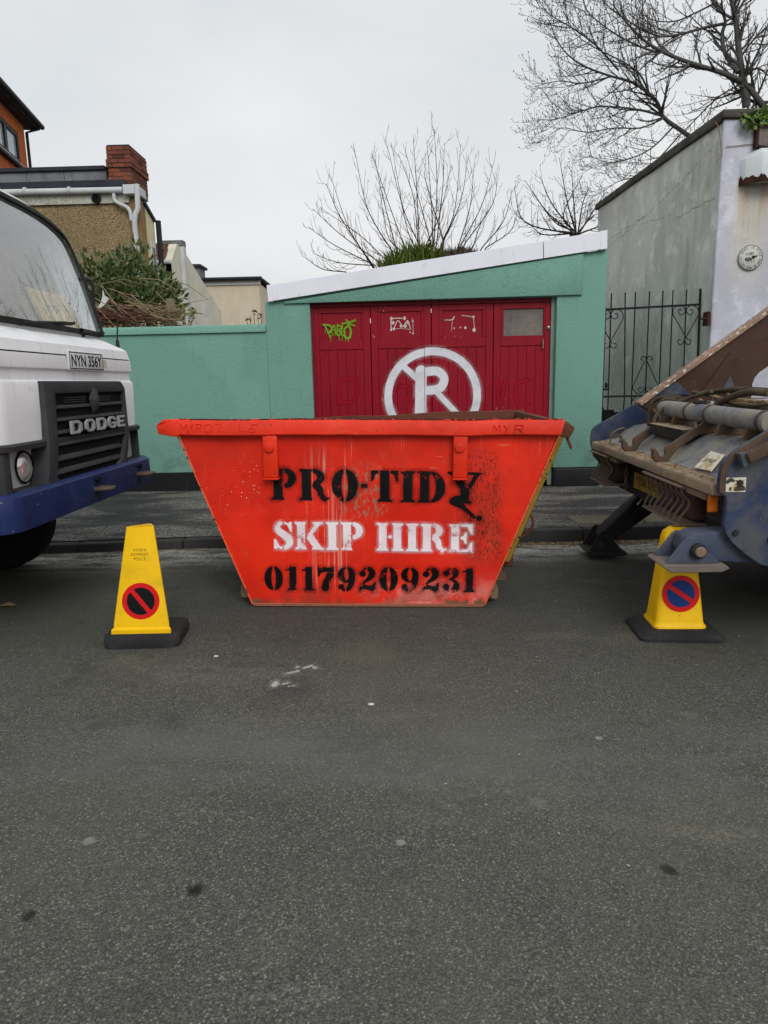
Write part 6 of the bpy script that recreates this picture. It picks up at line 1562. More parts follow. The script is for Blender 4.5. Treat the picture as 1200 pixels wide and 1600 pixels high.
# gutter, downpipes
obj('gutter', MB().tube([(-11, HY-.11, gz), (hx1-.02, HY-.11, gz-.03)], .058, 12), upvc, ph)
obj('joint', MB().tube([(-7.05, HY-.11, gz), (-7.0, HY-.11, gz)], .066, 12), upvc, ph)
obj('joint', MB().tube([(-6.2, HY-.11, gz-.01), (-6.15, HY-.11, gz-.01)], .066, 12), upvc, ph)
dpx = [P(u, v, y=HY-.10) for u, v in ((178, 298), (179, 312), (186, 318), (197, 323), (203, 330), (206, 345))]
obj('downpipe', MB().tube(smooth_pts([tuple(p) for p in dpx], 4), .036, 10), upvc, ph)
dpx = [P(u, v, y=HY-.16) for u, v in ((214, 288), (215.5, 325))]+[P(u, v, y=HY-.16) for u, v in ((212, 334), (210, 345), (212, 400), (217, 440))]
dpx[-1][2] = 0.5
obj('soil_stack', MB().tube([tuple(p) for p in dpx[:2]]+[tuple(p) for p in dpx[2:4]]+[(dpx[3][0]+.02, dpx[3][1], 3.0), (dpx[3][0]+.03, dpx[3][1], .3)], .05, 12), upvc, ph)
cp_ = P(206, 300, y=HY-.02)
obj('eave_cap', MB().box(cp_[0]-.12, cp_[0]+.16, HY-.17, HY+.3, cp_[2]-.07, cp_[2]+.1), upvc, ph, bevel=.01)
vp = P(153, 312, y=HY)
obj('flue', MB().lathe([(.085, 0.02), (.085, -.10), (.065, -.10), (.065, 0.0)], (vp[0], HY, vp[2]), 'y', 18, cap=False), plain('black_flue', lin(28, 26, 26), .6), ph)
obj('flue_hole_dark', MB().lathe([(.08, -.06), (.08, -.085), (0, -.085)], (vp[0], HY, vp[2]), 'y', 18), blk_dk, ph)  # black disc standing in for the dark inside the open flue
# parapet / flat roof upstand
pz0, pz1 = P(100, 284, y=HY+.15)[2], P(100, 265, y=HY+.15)[2]
obj('eave_slates', MB().box(-11, hx1+.02, HY-.10, HY+.4, gz+.045, pz0-.05), slate_m, ph, bevel=.01)
for i, (u0_, u1_) in enumerate(((-120, 41), (41, 100), (100, 166))):
    a, b = P(u0_, 275, y=HY+.15)[0], P(u1_, 275, y=HY+.15)[0]
    obj('lead_panel', MB().box(a+.004, b-.004, HY+.15, HY+.3, pz0, pz1-.03), lead_m, ph, bevel=.006)
a = P(166, 275, y=HY+.15)[0]
obj('parapet_cap', MB().box(-11, a, HY+.10, HY+.6, pz1-.03, pz1+.045), slate_m, ph, bevel=.008)
# chimney brick by brick
c0, c1 = P(168.5, 260, y=HY+.05), P(204, 260, y=HY+.05)
zc0, zc1 = P(186, 289, y=HY+.05)[2], P(186, 228, y=HY+.05)[2]
cw = c1[0]-c0[0]; cd_ = .9
chim = obj('chimney', MB().box(c0[0]+.012, c1[0]-.012, HY+.062, HY+.05+cd_-.012, zc0-.1, zc1-.01), mort, ph)
nc = 9; ch = (zc1-zc0)/nc
def chbrick(xa, xb, ya, yb, z):
    o = obj('brick', MB().box(xa+.005, xb-.005, ya, yb, z+.005, z+ch-.005), brick_m, chim, bevel=.004)
for k in range(nc):
    z = zc0+k*ch; e = .03 if k in (4, 5) else (.012 if k in (6, 7, 8) else 0)
    xa, xb = c0[0]-e, c1[0]+e; yo = HY+.05-e
    m_ = 2; off = 0.0 if k % 2 else 0.5
    cuts = sorted({xa, xb, *[xa+(xb-xa)*(i+off)/m_ for i in range(m_+1) if 0.05 < (i+off)/m_ < 0.95]})
    for i in range(len(cuts)-1): chbrick(cuts[i], cuts[i+1], yo, yo+.10, z)
    ye = HY+.05+cd_+e; cuts = sorted({yo+.102, ye, *[yo+.102+(ye-yo-.102)*(i+off)/4 for i in range(5) if 0.05 < (i+off)/4 < 0.95]})
    for i in range(len(cuts)-1): chbrick(xb-.10, xb, cuts[i], cuts[i+1], z)
obj('capping', MB().box(c0[0]+.0, c1[0]+.0, HY+.06, HY+.05+cd_, zc1, zc1+.03), slate_m, ph, bevel=.008)
# orange loft house, seen at the frame edge
DC = P(40, 230, y=17.5)
dm = thing('loft_house', (DC[0], DC[1], 0), 'orange dormer with dark windows and black eaves, at the left edge', 'house', local=True)
dm.rotation_euler = (0, 0, R(10))
org = weathered('orange_render', lin(196, 106, 58), .85, .3, streak=.2, bump=.3)
def dz(u, v, y=17.5): return P(u, v, y=y)[2]
ze, lintz, sillz, apz = dz(40, 200), dz(40, 219), dz(40, 267), dz(40, 274)
LEN = -3.4
obj('cheek_wall', MB().box(-.2, 0, LEN, -.46, 4.6, sillz-.02), org, dm)
obj('cheek_wall', MB().box(-.2, 0, LEN, -.46, lintz, ze+.05), org, dm)
obj('cheek_wall', MB().box(-.2, 0, -.459, 0, 4.6, ze+.05), org, dm)
dfm = plain('dark_window_frame', lin(42, 46, 54), .5)
yy = -.46
for i in range(3):
    y1_, y0_ = yy-.004, yy-.78
    wf = obj('window', MB().ring([(y0_, sillz), (y1_, sillz), (y1_, lintz-.004), (y0_, lintz-.004)], [(y0_+.07, sillz+.08), (y1_-.07, sillz+.08), (y1_-.07, lintz-.08), (y0_+.07, lintz-.08)], 'x', -.08, -.01), dfm, dm)
    obj('pane', MB().box(-.06, -.05, y0_+.07, y1_-.07, sillz+.08, lintz-.08), plain('pale_glass', lin(170, 182, 190), .05, spec=.5) if i == 0 else bpy.data.materials['pale_glass'], wf)
    yy -= .78
obj('sill', MB().box(-.1, .05, LEN, -.40, sillz-.07, sillz-.021), upvc, dm)
obj('roof', MB().hexa([(-3, LEN, ze+.051), (.28, LEN, ze+.051), (.28, .30, ze+.051), (-3, .30, ze+.051)], [(-3, LEN, ze+.8), (.30, LEN, ze+.16), (.30, .34, ze+.16), (-3, .34, ze+.8)]), slate_m, dm, bevel=.01)
obj('gutter', MB().tube([(.33, LEN, ze+.13), (.33, .32, ze+.13)], .06, 10), blackpipe, dm)
obj('downpipe', MB().tube([(.26, .20, ze+.05), (.04, .06, ze-.08), (.04, .06, 4.8)], .035, 8), blackpipe, dm)
obj('apron', MB().box(-.1, .12, LEN, .05, apz-.06, apz), slate_m, dm)
obj('body', MB().box(-3, -.2, LEN, 0, 4.6, ze), org, dm)
# tiled cream house
h2 = thing('tiled_house', (-5.6, 17.2, 0), 'narrow cream house with a clay tile roof and grey parapet', 'house')
y2 = 17.0
a = P(249, 440, y=y2); b = P(270, 440, y=y2); zr = P(262, 410, y=y2)[2]
x2b = b[0]; ysd = 21.5
zt2 = P(262, 374, y=y2+.6)[2]
obj('front_wall', MB().box(a[0]-1.5, x2b-.003, y2, y2+.2, 0, zr), creamr, h2)
obj('side_wall', MB().prism([(y2, 0), (ysd, 0), (ysd, 3.7), (y2+.9, zt2-.12), (y2+.55, zt2-.12), (y2, zr+.02)], 'x', x2b-.2, x2b), weathered('pale_render', lin(212, 208, 190), .9, .2, streak=.2), h2)
tm = MB(); tile_m = weathered('clay_roof_tile', lin(120, 80, 62), .9, .6, dust=.3, dustcol=lin(90, 80, 70), bump=.5)
tz1, ty1 = zt2-.15, y2+.75
for r_ in range(7):
    for cidx in range(14):
        t = r_/7; y_ = y2-.05+(ty1-y2)*t; z_ = zr+.05+(tz1-zr)*t; x_ = x2b-.21-cidx*.11
        tm.tube([(x_, y_, z_), (x_, y_+.16, z_+(tz1-zr)/6)], [.055, .05], 6)
tag(obj('roof_tiles', tm, tile_m, h2), kind='stuff')
obj('parapet', MB().box(a[0]-.1, x2b+.10, y2+.70, y2+.95, zt2-.14, zt2), lead_m, h2, bevel=.01)
obj('buttress', MB().box(x2b+.005, x2b+.10, y2+.72, y2+.93, 0, zt2-.142), upvc, h2)
obj('gutter', MB().tube([(a[0]-1, y2-.07, zr+.0), (x2b, y2-.07, zr)], .05, 8), upvc, h2)
for u, v, y in ((272, 0, 18.2), (279, 0, 19.4)):
    obj('window', MB().box(x2b-.01, x2b+.015, y, y+.5, 2.6, 3.7), bpy.data.materials['white_frame'], h2)
pp = P(247, 345, x=hxr+.06)
sp1 = tag(obj('soil_pipe', MB().tube([(pp[0], pp[1], 0), (pp[0], pp[1], pp[2])], .055, 10), blackpipe, None), 'tall dark soil pipe standing between the pebbledash house and the tiled one', 'pipe')
pp = P(291, 421, y=20.5)
sp2 = tag(obj('soil_pipe', MB().tube([(pp[0], 20.5, 0), (pp[0], 20.5, pp[2])], .065, 10), blackpipe, None), 'dark soil pipe at the left corner of the plain beige house', 'pipe')
# plain beige house
h3 = thing('beige_house', (-5.7, 24, 0), 'plain beige box of a house with a flat dark roof edge', 'house')
a, b = P(299, 446, y=24.), P(405, 446, y=24.)
obj('wall', MB().box(a[0], b[0], 24, 28, 0, a[2]+.01), creamb, h3)
obj('eave_board', MB().box(a[0], b[0]+.05, 23.95, 24.0, a[2]-.02, a[2]+.13), upvc, h3)
obj('roof', MB().box(a[0]-.1, b[0]+.1, 23.9, 28, a[2]+.131, a[2]+.22), slate_m, h3, bevel=.02)
obj('gutter', MB().tube([(a[0]-.1, 23.85, a[2]+.16), (b[0]+.12, 23.85, a[2]+.16)], .06, 8), blackpipe, h3)
obj('roof_unit', MB().box(a[0]-.1, a[0]+.25, 24.2, 24.9, a[2]+.2, a[2]+.62), lead_m, h3)
obj('roof_unit_cap', MB().box(a[0]-.3, a[0]+.32, 24.1, 25, a[2]+.621, a[2]+.70), slate_m, h3)
obj('side_annex', MB().box(a[0]-.75, a[0]-.003, 24.4, 27, 0, a[2]-.3), creamb, h3)
# house with the tile-hung roof and skylight
h4 = thing('red_roof_house', (-5.0, 30, 0), 'steep red tiled roof with a skylight between the beige house and the garage', 'house')
a, b = P(406, 460, y=30.), P(470, 505, y=30.)
tile2 = weathered('red_roof_tile', lin(132, 72, 52), .9, .5, bump=.4)
mb = MB()
zr1, zr0 = a[2]+.25, 2.2
for k in range(22):
    t = k/22; z_ = zr0+(zr1-zr0)*t; y_ = 30+2.2*t
    for j in range(13):
        x_ = a[0]-.9+j*.27+(.13 if k % 2 else 0)
        mb.box(x_+.004, x_+.264, y_-.03+random.uniform(-.008, .008), y_+.1, z_, z_+(zr1-zr0)/22+.03)
tag(obj('roof_tiles', mb, tile2, h4), kind='stuff')
obj('wall', MB().box(a[0]-.9, a[0]+2.6, 30.15, 36, 0, zr0+.05), creamb, h4)
sk0 = P(409, 474, y=30.6); 
slt = obj('skylight', MB().hexa([(sk0[0], 30.55, sk0[2]-.45), (sk0[0]+.55, 30.55, sk0[2]-.45), (sk0[0]+.55, 30.75, sk0[2]-.45), (sk0[0], 30.75, sk0[2]-.45)],
    [(sk0[0], 30.85, sk0[2]), (sk0[0]+.55, 30.85, sk0[2]), (sk0[0]+.55, 31.1, sk0[2]), (sk0[0], 31.1, sk0[2])]), slate_m, h4)
obj('pane', MB().hexa([(sk0[0]+.05, 30.535, sk0[2]-.40), (sk0[0]+.5, 30.535, sk0[2]-.40), (sk0[0]+.5, 30.56, sk0[2]-.40), (sk0[0]+.05, 30.56, sk0[2]-.40)],
    [(sk0[0]+.05, 30.80, sk0[2]-.05), (sk0[0]+.5, 30.80, sk0[2]-.05), (sk0[0]+.5, 30.84, sk0[2]-.05), (sk0[0]+.05, 30.84, sk0[2]-.05)]), bpy.data.materials['pale_glass'], slt)
obj('chimney_pot', MB().cyl((a[0]+.25, 31.9, zr1-.2), (a[0]+.25, 31.9, zr1+.35), .14, 10), slate_m, h4)

# ================================================================== PLANTS
twig_m = plain('dark_twig', lin(52, 44, 40), .9); bark_m = plain('grey_bark', lin(84, 82, 78), .9)
stem_m = plain('dry_stem', lin(136, 116, 92), .9); branch_m = plain('brown_branch', lin(66, 54, 50), .9)
def leafmat(name, a, b, c):
    m = N(name, a, .45, 0, .5); f = m.noise(2.2, 4, .6); g = m.noise(60, 2, .5)
    m.set(color=m.mix(m.step(g, .35, .65), m.mix(m.step(f, .35, .65), a, b), c)); return m.m
laurel_m = leafmat('laurel_leaf', lin(42, 56, 28), lin(64, 80, 38), lin(98, 114, 62))
def leaf(mb, p, d, l, w, rs):
    d = Vector(d).normalized(); s = d.orthogonal().normalized(); s.rotate(Matrix.Rotation(rs.uniform(0, 6.28), 3, d)); nn = d.cross(s)
    p = Vector(p); a = p+d*l*.45; mb.add([p, a+s*w-nn*w*.25, p+d*l, a-s*w-nn*w*.25], [(0, 1, 2), (0, 2, 3)])
rs = random.Random(21)
sh = thing('laurel_shrub', (-4.6, 10.2, .02), 'dense green broad-leaved shrub behind the low green wall', 'shrub')
fol = MB(); stm = MB()
clumps = []
for (u, v, y, rad, nn_) in ((150, 440, 10.0, .38, 520), (190, 450, 10.2, .42, 620), (225, 458, 10.3, .40, 560), (205, 425, 10.4, .30, 300), (190, 410, 10.4, .2, 110), (175, 480, 9.9, .42, 460), (235, 480, 10.0, .38, 440), (262, 468, 10.3, .22, 150), (140, 480, 9.9, .35, 250), (217, 400, 10.5, .16, 60), (213, 385, 10.5, .1, 26), (248, 445, 10.4, .2, 120)):
    c = P(u, v, y=y)
    stm.tube(smooth_pts([(-4.5+rs.uniform(-.4, .4), 10.3, .0), (c[0]+rs.uniform(-.2, .2), y+.1, c[2]*.55), tuple(c)], 3), [.02-.0022*i for i in range(7)], 5)
    for i in range(nn_):
        dd = Vector((rs.gauss(0, 1), rs.gauss(0, 1), rs.gauss(0, 1))).normalized(); k = rad*rs.uniform(.2, 1.15)**.6
        p = Vector(c)+Vector((dd.x*k*1.15, dd.y*k*.9, dd.z*k*.95))
        leaf(fol, p, dd+Vector((rs.uniform(-.6, .6), rs.uniform(-.6, .6), rs.uniform(-.1, 1.0))), rs.uniform(.07, .135), rs.uniform(.016, .028), rs)
obj('foliage', fol, laurel_m, sh, smooth=0, fixn=False); obj('stem', stm, stem_m, sh)
bp_ = thing('brush_pile', (-4.4, 9.4, 1.9), 'heap of dry pruned twigs lying along the top of the green wall', 'twigs')
mb = MB()
for i in range(105):
    u = rs.uniform(135, 300); v = rs.uniform(478, 505)-max(0, (u-200))*.0; y = rs.uniform(9.2, 9.7)
    if i > 92: v = rs.uniform(440, 490)
    c = Vector(P(u, min(v, 503), y=y)); l = rs.uniform(.2, .75); a = rs.gauss(-.25, .28) if i <= 110 else rs.uniform(-.9, .9)
    d = Vector((math.cos(a), rs.uniform(-.3, .3), math.sin(a)))*l/2; bnd = Vector((0, 0, rs.uniform(-.04, .08)))
    r_ = rs.uniform(.003, .009)
    mb.tube([c-d, c+bnd, c+d], [r_, r_*.9, r_*.5], 5)
tag(obj('twigs', mb, branch_m if False else stem_m, bp_), kind='stuff')
mb = MB()
for i in range(60):
    u = rs.uniform(140, 240); c = Vector(P(u, rs.uniform(486, 503), y=rs.uniform(9.2, 9.5))); l = rs.uniform(.3, .8); a = rs.gauss(-.25, .12)
    d = Vector((math.cos(a), rs.uniform(-.2, .2), math.sin(a)))*l/2; mb.tube([c-d, c+d], [.008, .005], 5)
tag(obj('twigs', mb, plain('red_brown_twig', lin(94, 62, 52), .9), bp_), kind='stuff')
po = P(266, 467, y=9.5); pst = tag(obj('wooden_post', MB().lathe([(.06, 0), (.06, po[2]-.01), (.05, po[2]), (0, po[2])], (po[0], 9.5, 0), 'z', 12), weathered('mossy_post', lin(118, 112, 88), .9, .5, streak=.5, dust=.3, dustcol=lin(90, 98, 60)), None, smooth=50), 'stubby mossy wooden post behind the green wall', 'post')
rgp = [P(u, v, y=9.35) for u, v in ((161, 452), (164, 462), (170, 466), (163, 476), (156, 482), (150, 485), (157, 474), (160, 464))]
rag = tag(obj('plastic_rag', MB().add([tuple(p+np.array([0, random.uniform(-.02, .02), 0])) for p in rgp], [(0, 1, 7), (1, 2, 3, 7), (3, 4, 6, 7), (4, 5, 6)]), plain('white_plastic_film', lin(214, 214, 216), .4), None, thick=.003), 'white scrap of plastic caught in the shrub beside the lorry mirror', 'litter')
bs = thing('sapling', (-3.2, 9.4, 1.2), 'small leafy sapling poking above the green wall near the beige house', 'plant')
f2 = MB(); s2 = MB()
for (u0_, u1_, v1_) in ((290, 283, 475), (292, 300, 478), (294, 306, 482), (288, 278, 488), (296, 303, 490)):
    a, b = P(u0_, 515, y=9.4), P(u1_, v1_, y=9.4); s2.tube([tuple(a), tuple((a+b)/2+np.array([.02, 0, .03])), tuple(b)], [.006, .005, .003], 5)
    for i in range(9):
        t = rs.uniform(.35, 1); p = a+(b-a)*t; leaf(f2, p, (rs.uniform(-1, 1), rs.uniform(-.5, .5), rs.uniform(-.3, 1)), rs.uniform(.05, .09), rs.uniform(.015, .025), rs)
obj('leaves', f2, leafmat('sapling_leaf', lin(84, 108, 34), lin(110, 130, 48), lin(128, 140, 70)), bs, smooth=0, fixn=False); obj('stem', s2, stem_m, bs)
wd = thing('dead_stalk', (-1.9, 9.3, 2), 'thin brown dead stalks above the green wall next to the garage', 'plant'); mb = MB()
for (u, v) in ((396, 482), (402, 488), (390, 495), (407, 493), (385, 498)):
    a, b = P(u+2, 508, y=9.3), P(u, v, y=9.3); mb.tube([tuple(a), tuple(b)], [.005, .002], 5)
    for i in range(5):
        t = rs.uniform(.3, 1); p = a+(b-a)*t; leaf(mb, p, (rs.uniform(-1, 1), 0, rs.uniform(0, 1)), .04, .012, rs)
obj('stalks', mb, branch_m, wd)

# bare trees: limbs laid out along drawn curves, branches and twigs grown from them
def grow_twigs(mb, bud, pts, r0_, r1_, rs, level, maxlev, dens, ln, upt, spread, nside):
    pts = [Vector(p) for p in pts]; m = len(pts)
    rr = [r0_+(r1_-r0_)*i/(m-1) for i in range(m)]
    mb.tube(pts, rr, nside if level else 7, cap=level == 0)
    if level >= maxlev:
        e = pts[-1]
        if bud is not None: bud.ball(e, rs.uniform(.006, .011), 4, 3, (1, 1, 1.4))
        return
    tot = sum((pts[i+1]-pts[i]).length for i in range(m-1)); k = max(1, int(tot*dens[level]))
    for j in range(k):
        t = (0.18 if level == 0 else .12)+(1.0-.15)*(j+rs.random())/k; t = min(t, .985)
        f = t*(m-1); i = min(int(f), m-2); p = pts[i].lerp(pts[i+1], f-i); r_ = rr[i]*(1-f+i)+rr[i+1]*(f-i)
        d = (pts[i+1]-pts[i]).normalized(); s = d.orthogonal().normalized(); s.rotate(Matrix.Rotation(rs.uniform(0, 6.283), 3, d))
        s.y *= .75
        a = rs.uniform(*spread); dr = (d*math.cos(a)+s*math.sin(a)).normalized()
        l = ln[level]*rs.uniform(.45, 1.15)*(1.05-.5*t); q = [p]; cur = dr.copy(); seg = 5 if level == 0 else 4
        for z in range(seg):
            cur = (cur+Vector((rs.uniform(-.16, .16), rs.uniform(-.16, .16), upt[level]*(z+.3)/seg+rs.uniform(-.1, .1)))).normalized(); q.append(q[-1]+cur*l/seg)
        rb = max(min(r_*.62, .03), .0032)
        grow_twigs(mb, bud, q, rb, max(rb*.35, .0024), rs, level+1, maxlev, dens, ln, upt, spread, 4 if level == 0 else 3)
def curve(px, ys, k=4): return [tuple(q) for q in smooth_pts([P(u, v, y=y) for (u, v), y in zip(px, ys)], k)]
c8 = lambda *a: [(460+x/3, 180+y/3) for x, y in a]
c7 = lambda *a: [(800+x/3, y/3) for x, y in a]
rs = random.Random(4)
t1 = thing('bare_shrub', (.36, 12.4, .02), 'bare fan-shaped leafless tree of upright shoots behind the garage roof', 'tree')
root = (.36, 12.4, .3); cr_ = MB(); tk = MB()
tk.tube([(.36, 12.4, 0), (.40, 12.4, 1.0), (.40, 12.4, 2.0)], [.10, .085, .08], 10)
tips = [((360, 700), (200, 480), (135, 280)), ((370, 705), (250, 540), (155, 235)), ((460, 640), (330, 440), (270, 105)), ((460, 640), (380, 520), (290, 330)), ((520, 630), (440, 420), (350, 125)), ((480, 640), (400, 360), (372, 160)),
        ((580, 600), (500, 420), (415, 45)), ((580, 600), (560, 380), (480, 130)), ((585, 590), (572, 330), (555, 60)), ((640, 600), (590, 420), (510, 110)), ((650, 590), (640, 380), (618, 60)), ((655, 590), (672, 330), (655, 5)), ((668, 590), (700, 330), (705, 80)),
        ((690, 600), (760, 440), (785, 85)), ((700, 590), (790, 400), (822, 150)), ((770, 610), (830, 430), (848, 180)), ((780, 610), (890, 420), (945, 175)), ((800, 600), (940, 430), (965, 260)), ((880, 620), (990, 500), (1030, 325)), ((900, 620), (1030, 540), (1062, 395)),
        ((400, 690), (200, 560), (65, 410)), ((380, 705), (170, 610), (45, 505)), ((365, 705), (190, 690), (75, 645)), ((240, 735), (120, 720), (25, 650)), ((430, 680), (300, 560), (105, 410)), ((500, 640), (430, 560), (390, 300)), ((620, 600), (680, 480), (745, 190)), ((560, 610), (520, 500), (450, 90)), ((700, 600), (650, 440), (600, 230)), ((840, 610), (870, 520), (908, 440))]
for i, tp in enumerate(tips):
    y0 = 12.4; dy = rs.uniform(-.5, .5)
    (a, b, c) = c8(*tp); c = (a[0]+(c[0]-a[0])*.94, a[1]+(c[1]-a[1])*.90); b = ((b[0]+a[0]+c[0]*.6)/2.6*.35+b[0]*.65, b[1])
    q = smooth_pts([P(*a, y=y0+dy*.3), P(*b, y=y0+dy*.8), P(*c, y=y0+dy)], 6); p0 = Vector(q[0])
    base = [Vector((.40, 12.4, rs.uniform(1.3, 2.0))), Vector((.40+(p0.x-.4)*.45, 12.4, 2.0+(p0.z-2.0)*.4))]
    q = [tuple(v) for v in smooth_pts([tuple(base[0]), tuple(base[1]), tuple(q[0])], 3)[:-1]]+[tuple(v) for v in q]
    grow_twigs(cr_, None, q, .014, .003, rs, 0, 2, (3.6, 3.4), (.55, .17), (.75, .4), (.4, .8), 5)
obj('trunk', tk, branch_m, t1, smooth=60); obj('crown', cr_, branch_m, t1, smooth=0, fixn=False)
# big grey tree over the concrete building
t2 = thing('bare_tree', (6.5, 14.4, .02), 'large bare tree with budding twigs rising behind the concrete building', 'tree')
tk = MB(); cr_ = MB(); bd = MB(); rs = random.Random(9)
Y2 = 14.4
tb = P(1165, 190, y=Y2)
tk.tube([(tb[0]-.1, Y2, 0), (tb[0]-.05, Y2, 2.5), tuple(tb)], [.2, .15, .11], 12)
limbs = [(c7((1100, 500), (1085, 385), (1065, 250), (1050, 100), (1020, -40)), [14.4, 14.4, 14.5, 14.6, 14.7], .09, .045),
         (c7((1085, 385), (980, 340), (850, 300), (720, 250), (620, 190), (540, 110), (470, 20)), [14.4, 14.3, 14.2, 14.0, 13.9, 13.8, 13.7], .06, .012),
         (c7((1060, 340), (1000, 250), (985, 160), (1000, 100), (970, 30), (900, -40)), [14.4, 14.6, 14.8, 14.9, 15, 15.1], .055, .02),
         (c7((1100, 400), (1150, 460), (1220, 540)), [14.4, 14.3, 14.2], .07, .05),
         (c7((1200, 560), (1130, 430), (1090, 400)), [14.3, 14.4, 14.4], .05, .05),
         (c7((860, 660), (790, 610), (710, 550), (680, 480), (630, 430), (560, 385), (440, 350), (320, 300), (230, 220), (170, 90)), [14.9, 14.8, 14.6, 14.5, 14.4, 14.3, 14.2, 14.0, 13.9, 13.9], .055, .007),
         (c7((710, 545), (620, 520), (520, 505), (400, 500), (300, 530), (200, 560), (130, 560)), [14.6, 14.5, 14.4, 14.2, 14.1, 14.0, 14.0], .028, .005),
         (c7((1000, 110), (900, 130), (790, 160), (690, 170), (600, 130), (500, 70), (420, 0)), [14.9, 14.8, 14.6, 14.5, 14.4, 14.3, 14.2], .035, .008),
         (c7((690, 250), (580, 210), (470, 150), (360, 60), (330, -20)), [14.0, 13.9, 13.8, 13.7, 13.7], .024, .006), (c7((500, 330), (390, 210), (280, 130), (180, 70), (120, 0)), [14.2, 14.0, 13.9, 13.8, 13.8], .022, .004),
         (c7((640, 430), (600, 350), (520, 290), (400, 230), (300, 160), (230, 30)), [14.4, 14.2, 14.1, 14.0, 13.9, 13.8], .022, .005), (c7((460, 360), (330, 390), (220, 380), (110, 405)), [14.2, 14.0, 13.9, 13.9], .018, .005),
         (c7((700, 560), (600, 600), (480, 600), (350, 620), (230, 600), (150, 660)), [14.6, 14.6, 14.5, 14.3, 14.2, 14.2], .02, .004), (c7((760, 590), (660, 690), (560, 740), (450, 760), (360, 730)), [14.8, 14.7, 14.6, 14.5, 14.5], .02, .004),
         (c7((1060, 400), (960, 460), (860, 560), (780, 640)), [14.4, 14.5, 14.6, 14.7], .02, .01), (c7((1050, 300), (1120, 200), (1200, 120)), [14.5, 14.4, 14.3], .03, .015), (c7((1050, 70), (1100, -10), (1180, -60)), [14.6, 14.5, 14.5], .03, .015),
         (c7((940, 20), (860, 60), (760, 100), (650, 90), (560, 20)), [15, 14.8, 14.7, 14.6, 14.5], .022, .007), (c7((1090, 360), (1150, 320), (1210, 360)), [14.4, 14.2, 14.1], .03, .015),
         (c7((780, 640), (690, 740), (600, 820), (500, 850), (420, 900), (360, 930)), [14.8, 14.8, 14.8, 14.7, 14.6, 14.6], .018, .004)]
for px, ys, a, b in limbs:
    q = curve(px, ys, 4); big = a > .05
    grow_twigs(cr_, bd, q, a*.86, b*.86, rs, 0, 2, (15, 11) if not big else (10, 11), (.95, .32), (.10, .75), (.5, 1.15), 6)
obj('trunk', tk, bark_m, t2, smooth=60); cw_ = obj('crown', cr_, bark_m, t2, smooth=60, fixn=False); tag(obj('buds', bd, twig_m, cw_, smooth=0, fixn=False), kind='stuff')
# smaller bare tree between garage and building
t3 = thing('bare_sapling', (3.5, 15.5, .02), 'small bare budding tree between the garage roof and the concrete building', 'tree')
tk = MB(); cr_ = MB(); bd = MB(); rs = random.Random(14)
tb = P(893, 372, y=15.5); tk.tube([(tb[0], 15.5, 0), tuple(tb)], [.09, .05], 8)
for tp in (((280, 1085), (170, 1000), (60, 845)), ((290, 1085), (190, 960), (130, 825)), ((300, 1090), (260, 950), (222, 740)), ((300, 1090), (290, 950), (280, 800)), ((310, 1090), (330, 960), (360, 880)), ((310, 1090), (370, 1020), (410, 1000)),
           ((280, 1090), (130, 1070), (30, 1020)), ((280, 1095), (150, 1100), (90, 1060)), ((300, 1090), (240, 1010), (330, 820)), ((320, 1085), (400, 960), (440, 900)), ((270, 1095), (60, 1040), (10, 880)), ((330, 1090), (420, 1050), (460, 960)), ((300, 1085), (200, 1040), (95, 900))):
    q = [tuple(tb)]+[tuple(v) for v in smooth_pts([P(*p, y=15.5+rs.uniform(-.4, .4)) for p in c7(*tp)], 5)]
    grow_twigs(cr_, bd, q, .020, .005, rs, 0, 2, (6.0, 5.0), (.5, .2), (.3, .6), (.5, 1.1), 5)
obj('trunk', tk, branch_m, t3, smooth=60); cw_ = obj('crown', cr_, branch_m, t3, smooth=0, fixn=False); tag(obj('buds', bd, twig_m, cw_, smooth=0, fixn=False), kind='stuff')
# ivy on the corner of the concrete building
iv = thing('ivy', (4.3, 9.05, 4.5), 'tuft of green ivy hanging over the top of the pale wall', 'plant'); f2 = MB(); s2 = MB()
for (u, v) in ((1165, 184), (1172, 188), (1178, 186), (1184, 182), (1170, 194), (1190, 180), (1197, 184), (1200, 190), (1180, 178)):
    c = P(u, v, y=9.02)
    for i in range(13):
        p = Vector(c)+Vector((rs.uniform(-.07, .07), rs.uniform(-.06, .03), rs.uniform(-.06, .06))); leaf(f2, p, (rs.uniform(-1, 1), rs.uniform(-1, 0), rs.uniform(-1, .5)), rs.uniform(.05, .09), rs.uniform(.025, .04), rs)
s2.tube(smooth_pts([P(u, v, y=9.06) for u, v in ((1117, 190), (1123, 200), (1126, 225), (1127, 245), (1121, 251))], 4), .006, 5)
s2.tube(smooth_pts([P(u, v, y=9.06) for u, v in ((1135, 229), (1150, 228), (1165, 226), (1180, 225))], 4), .005, 5)
obj('leaves', f2, leafmat('ivy_leaf', lin(50, 84, 34), lin(78, 110, 42), lin(110, 134, 54)), iv, smooth=0, fixn=False); obj('stems', s2, stem_m, iv)

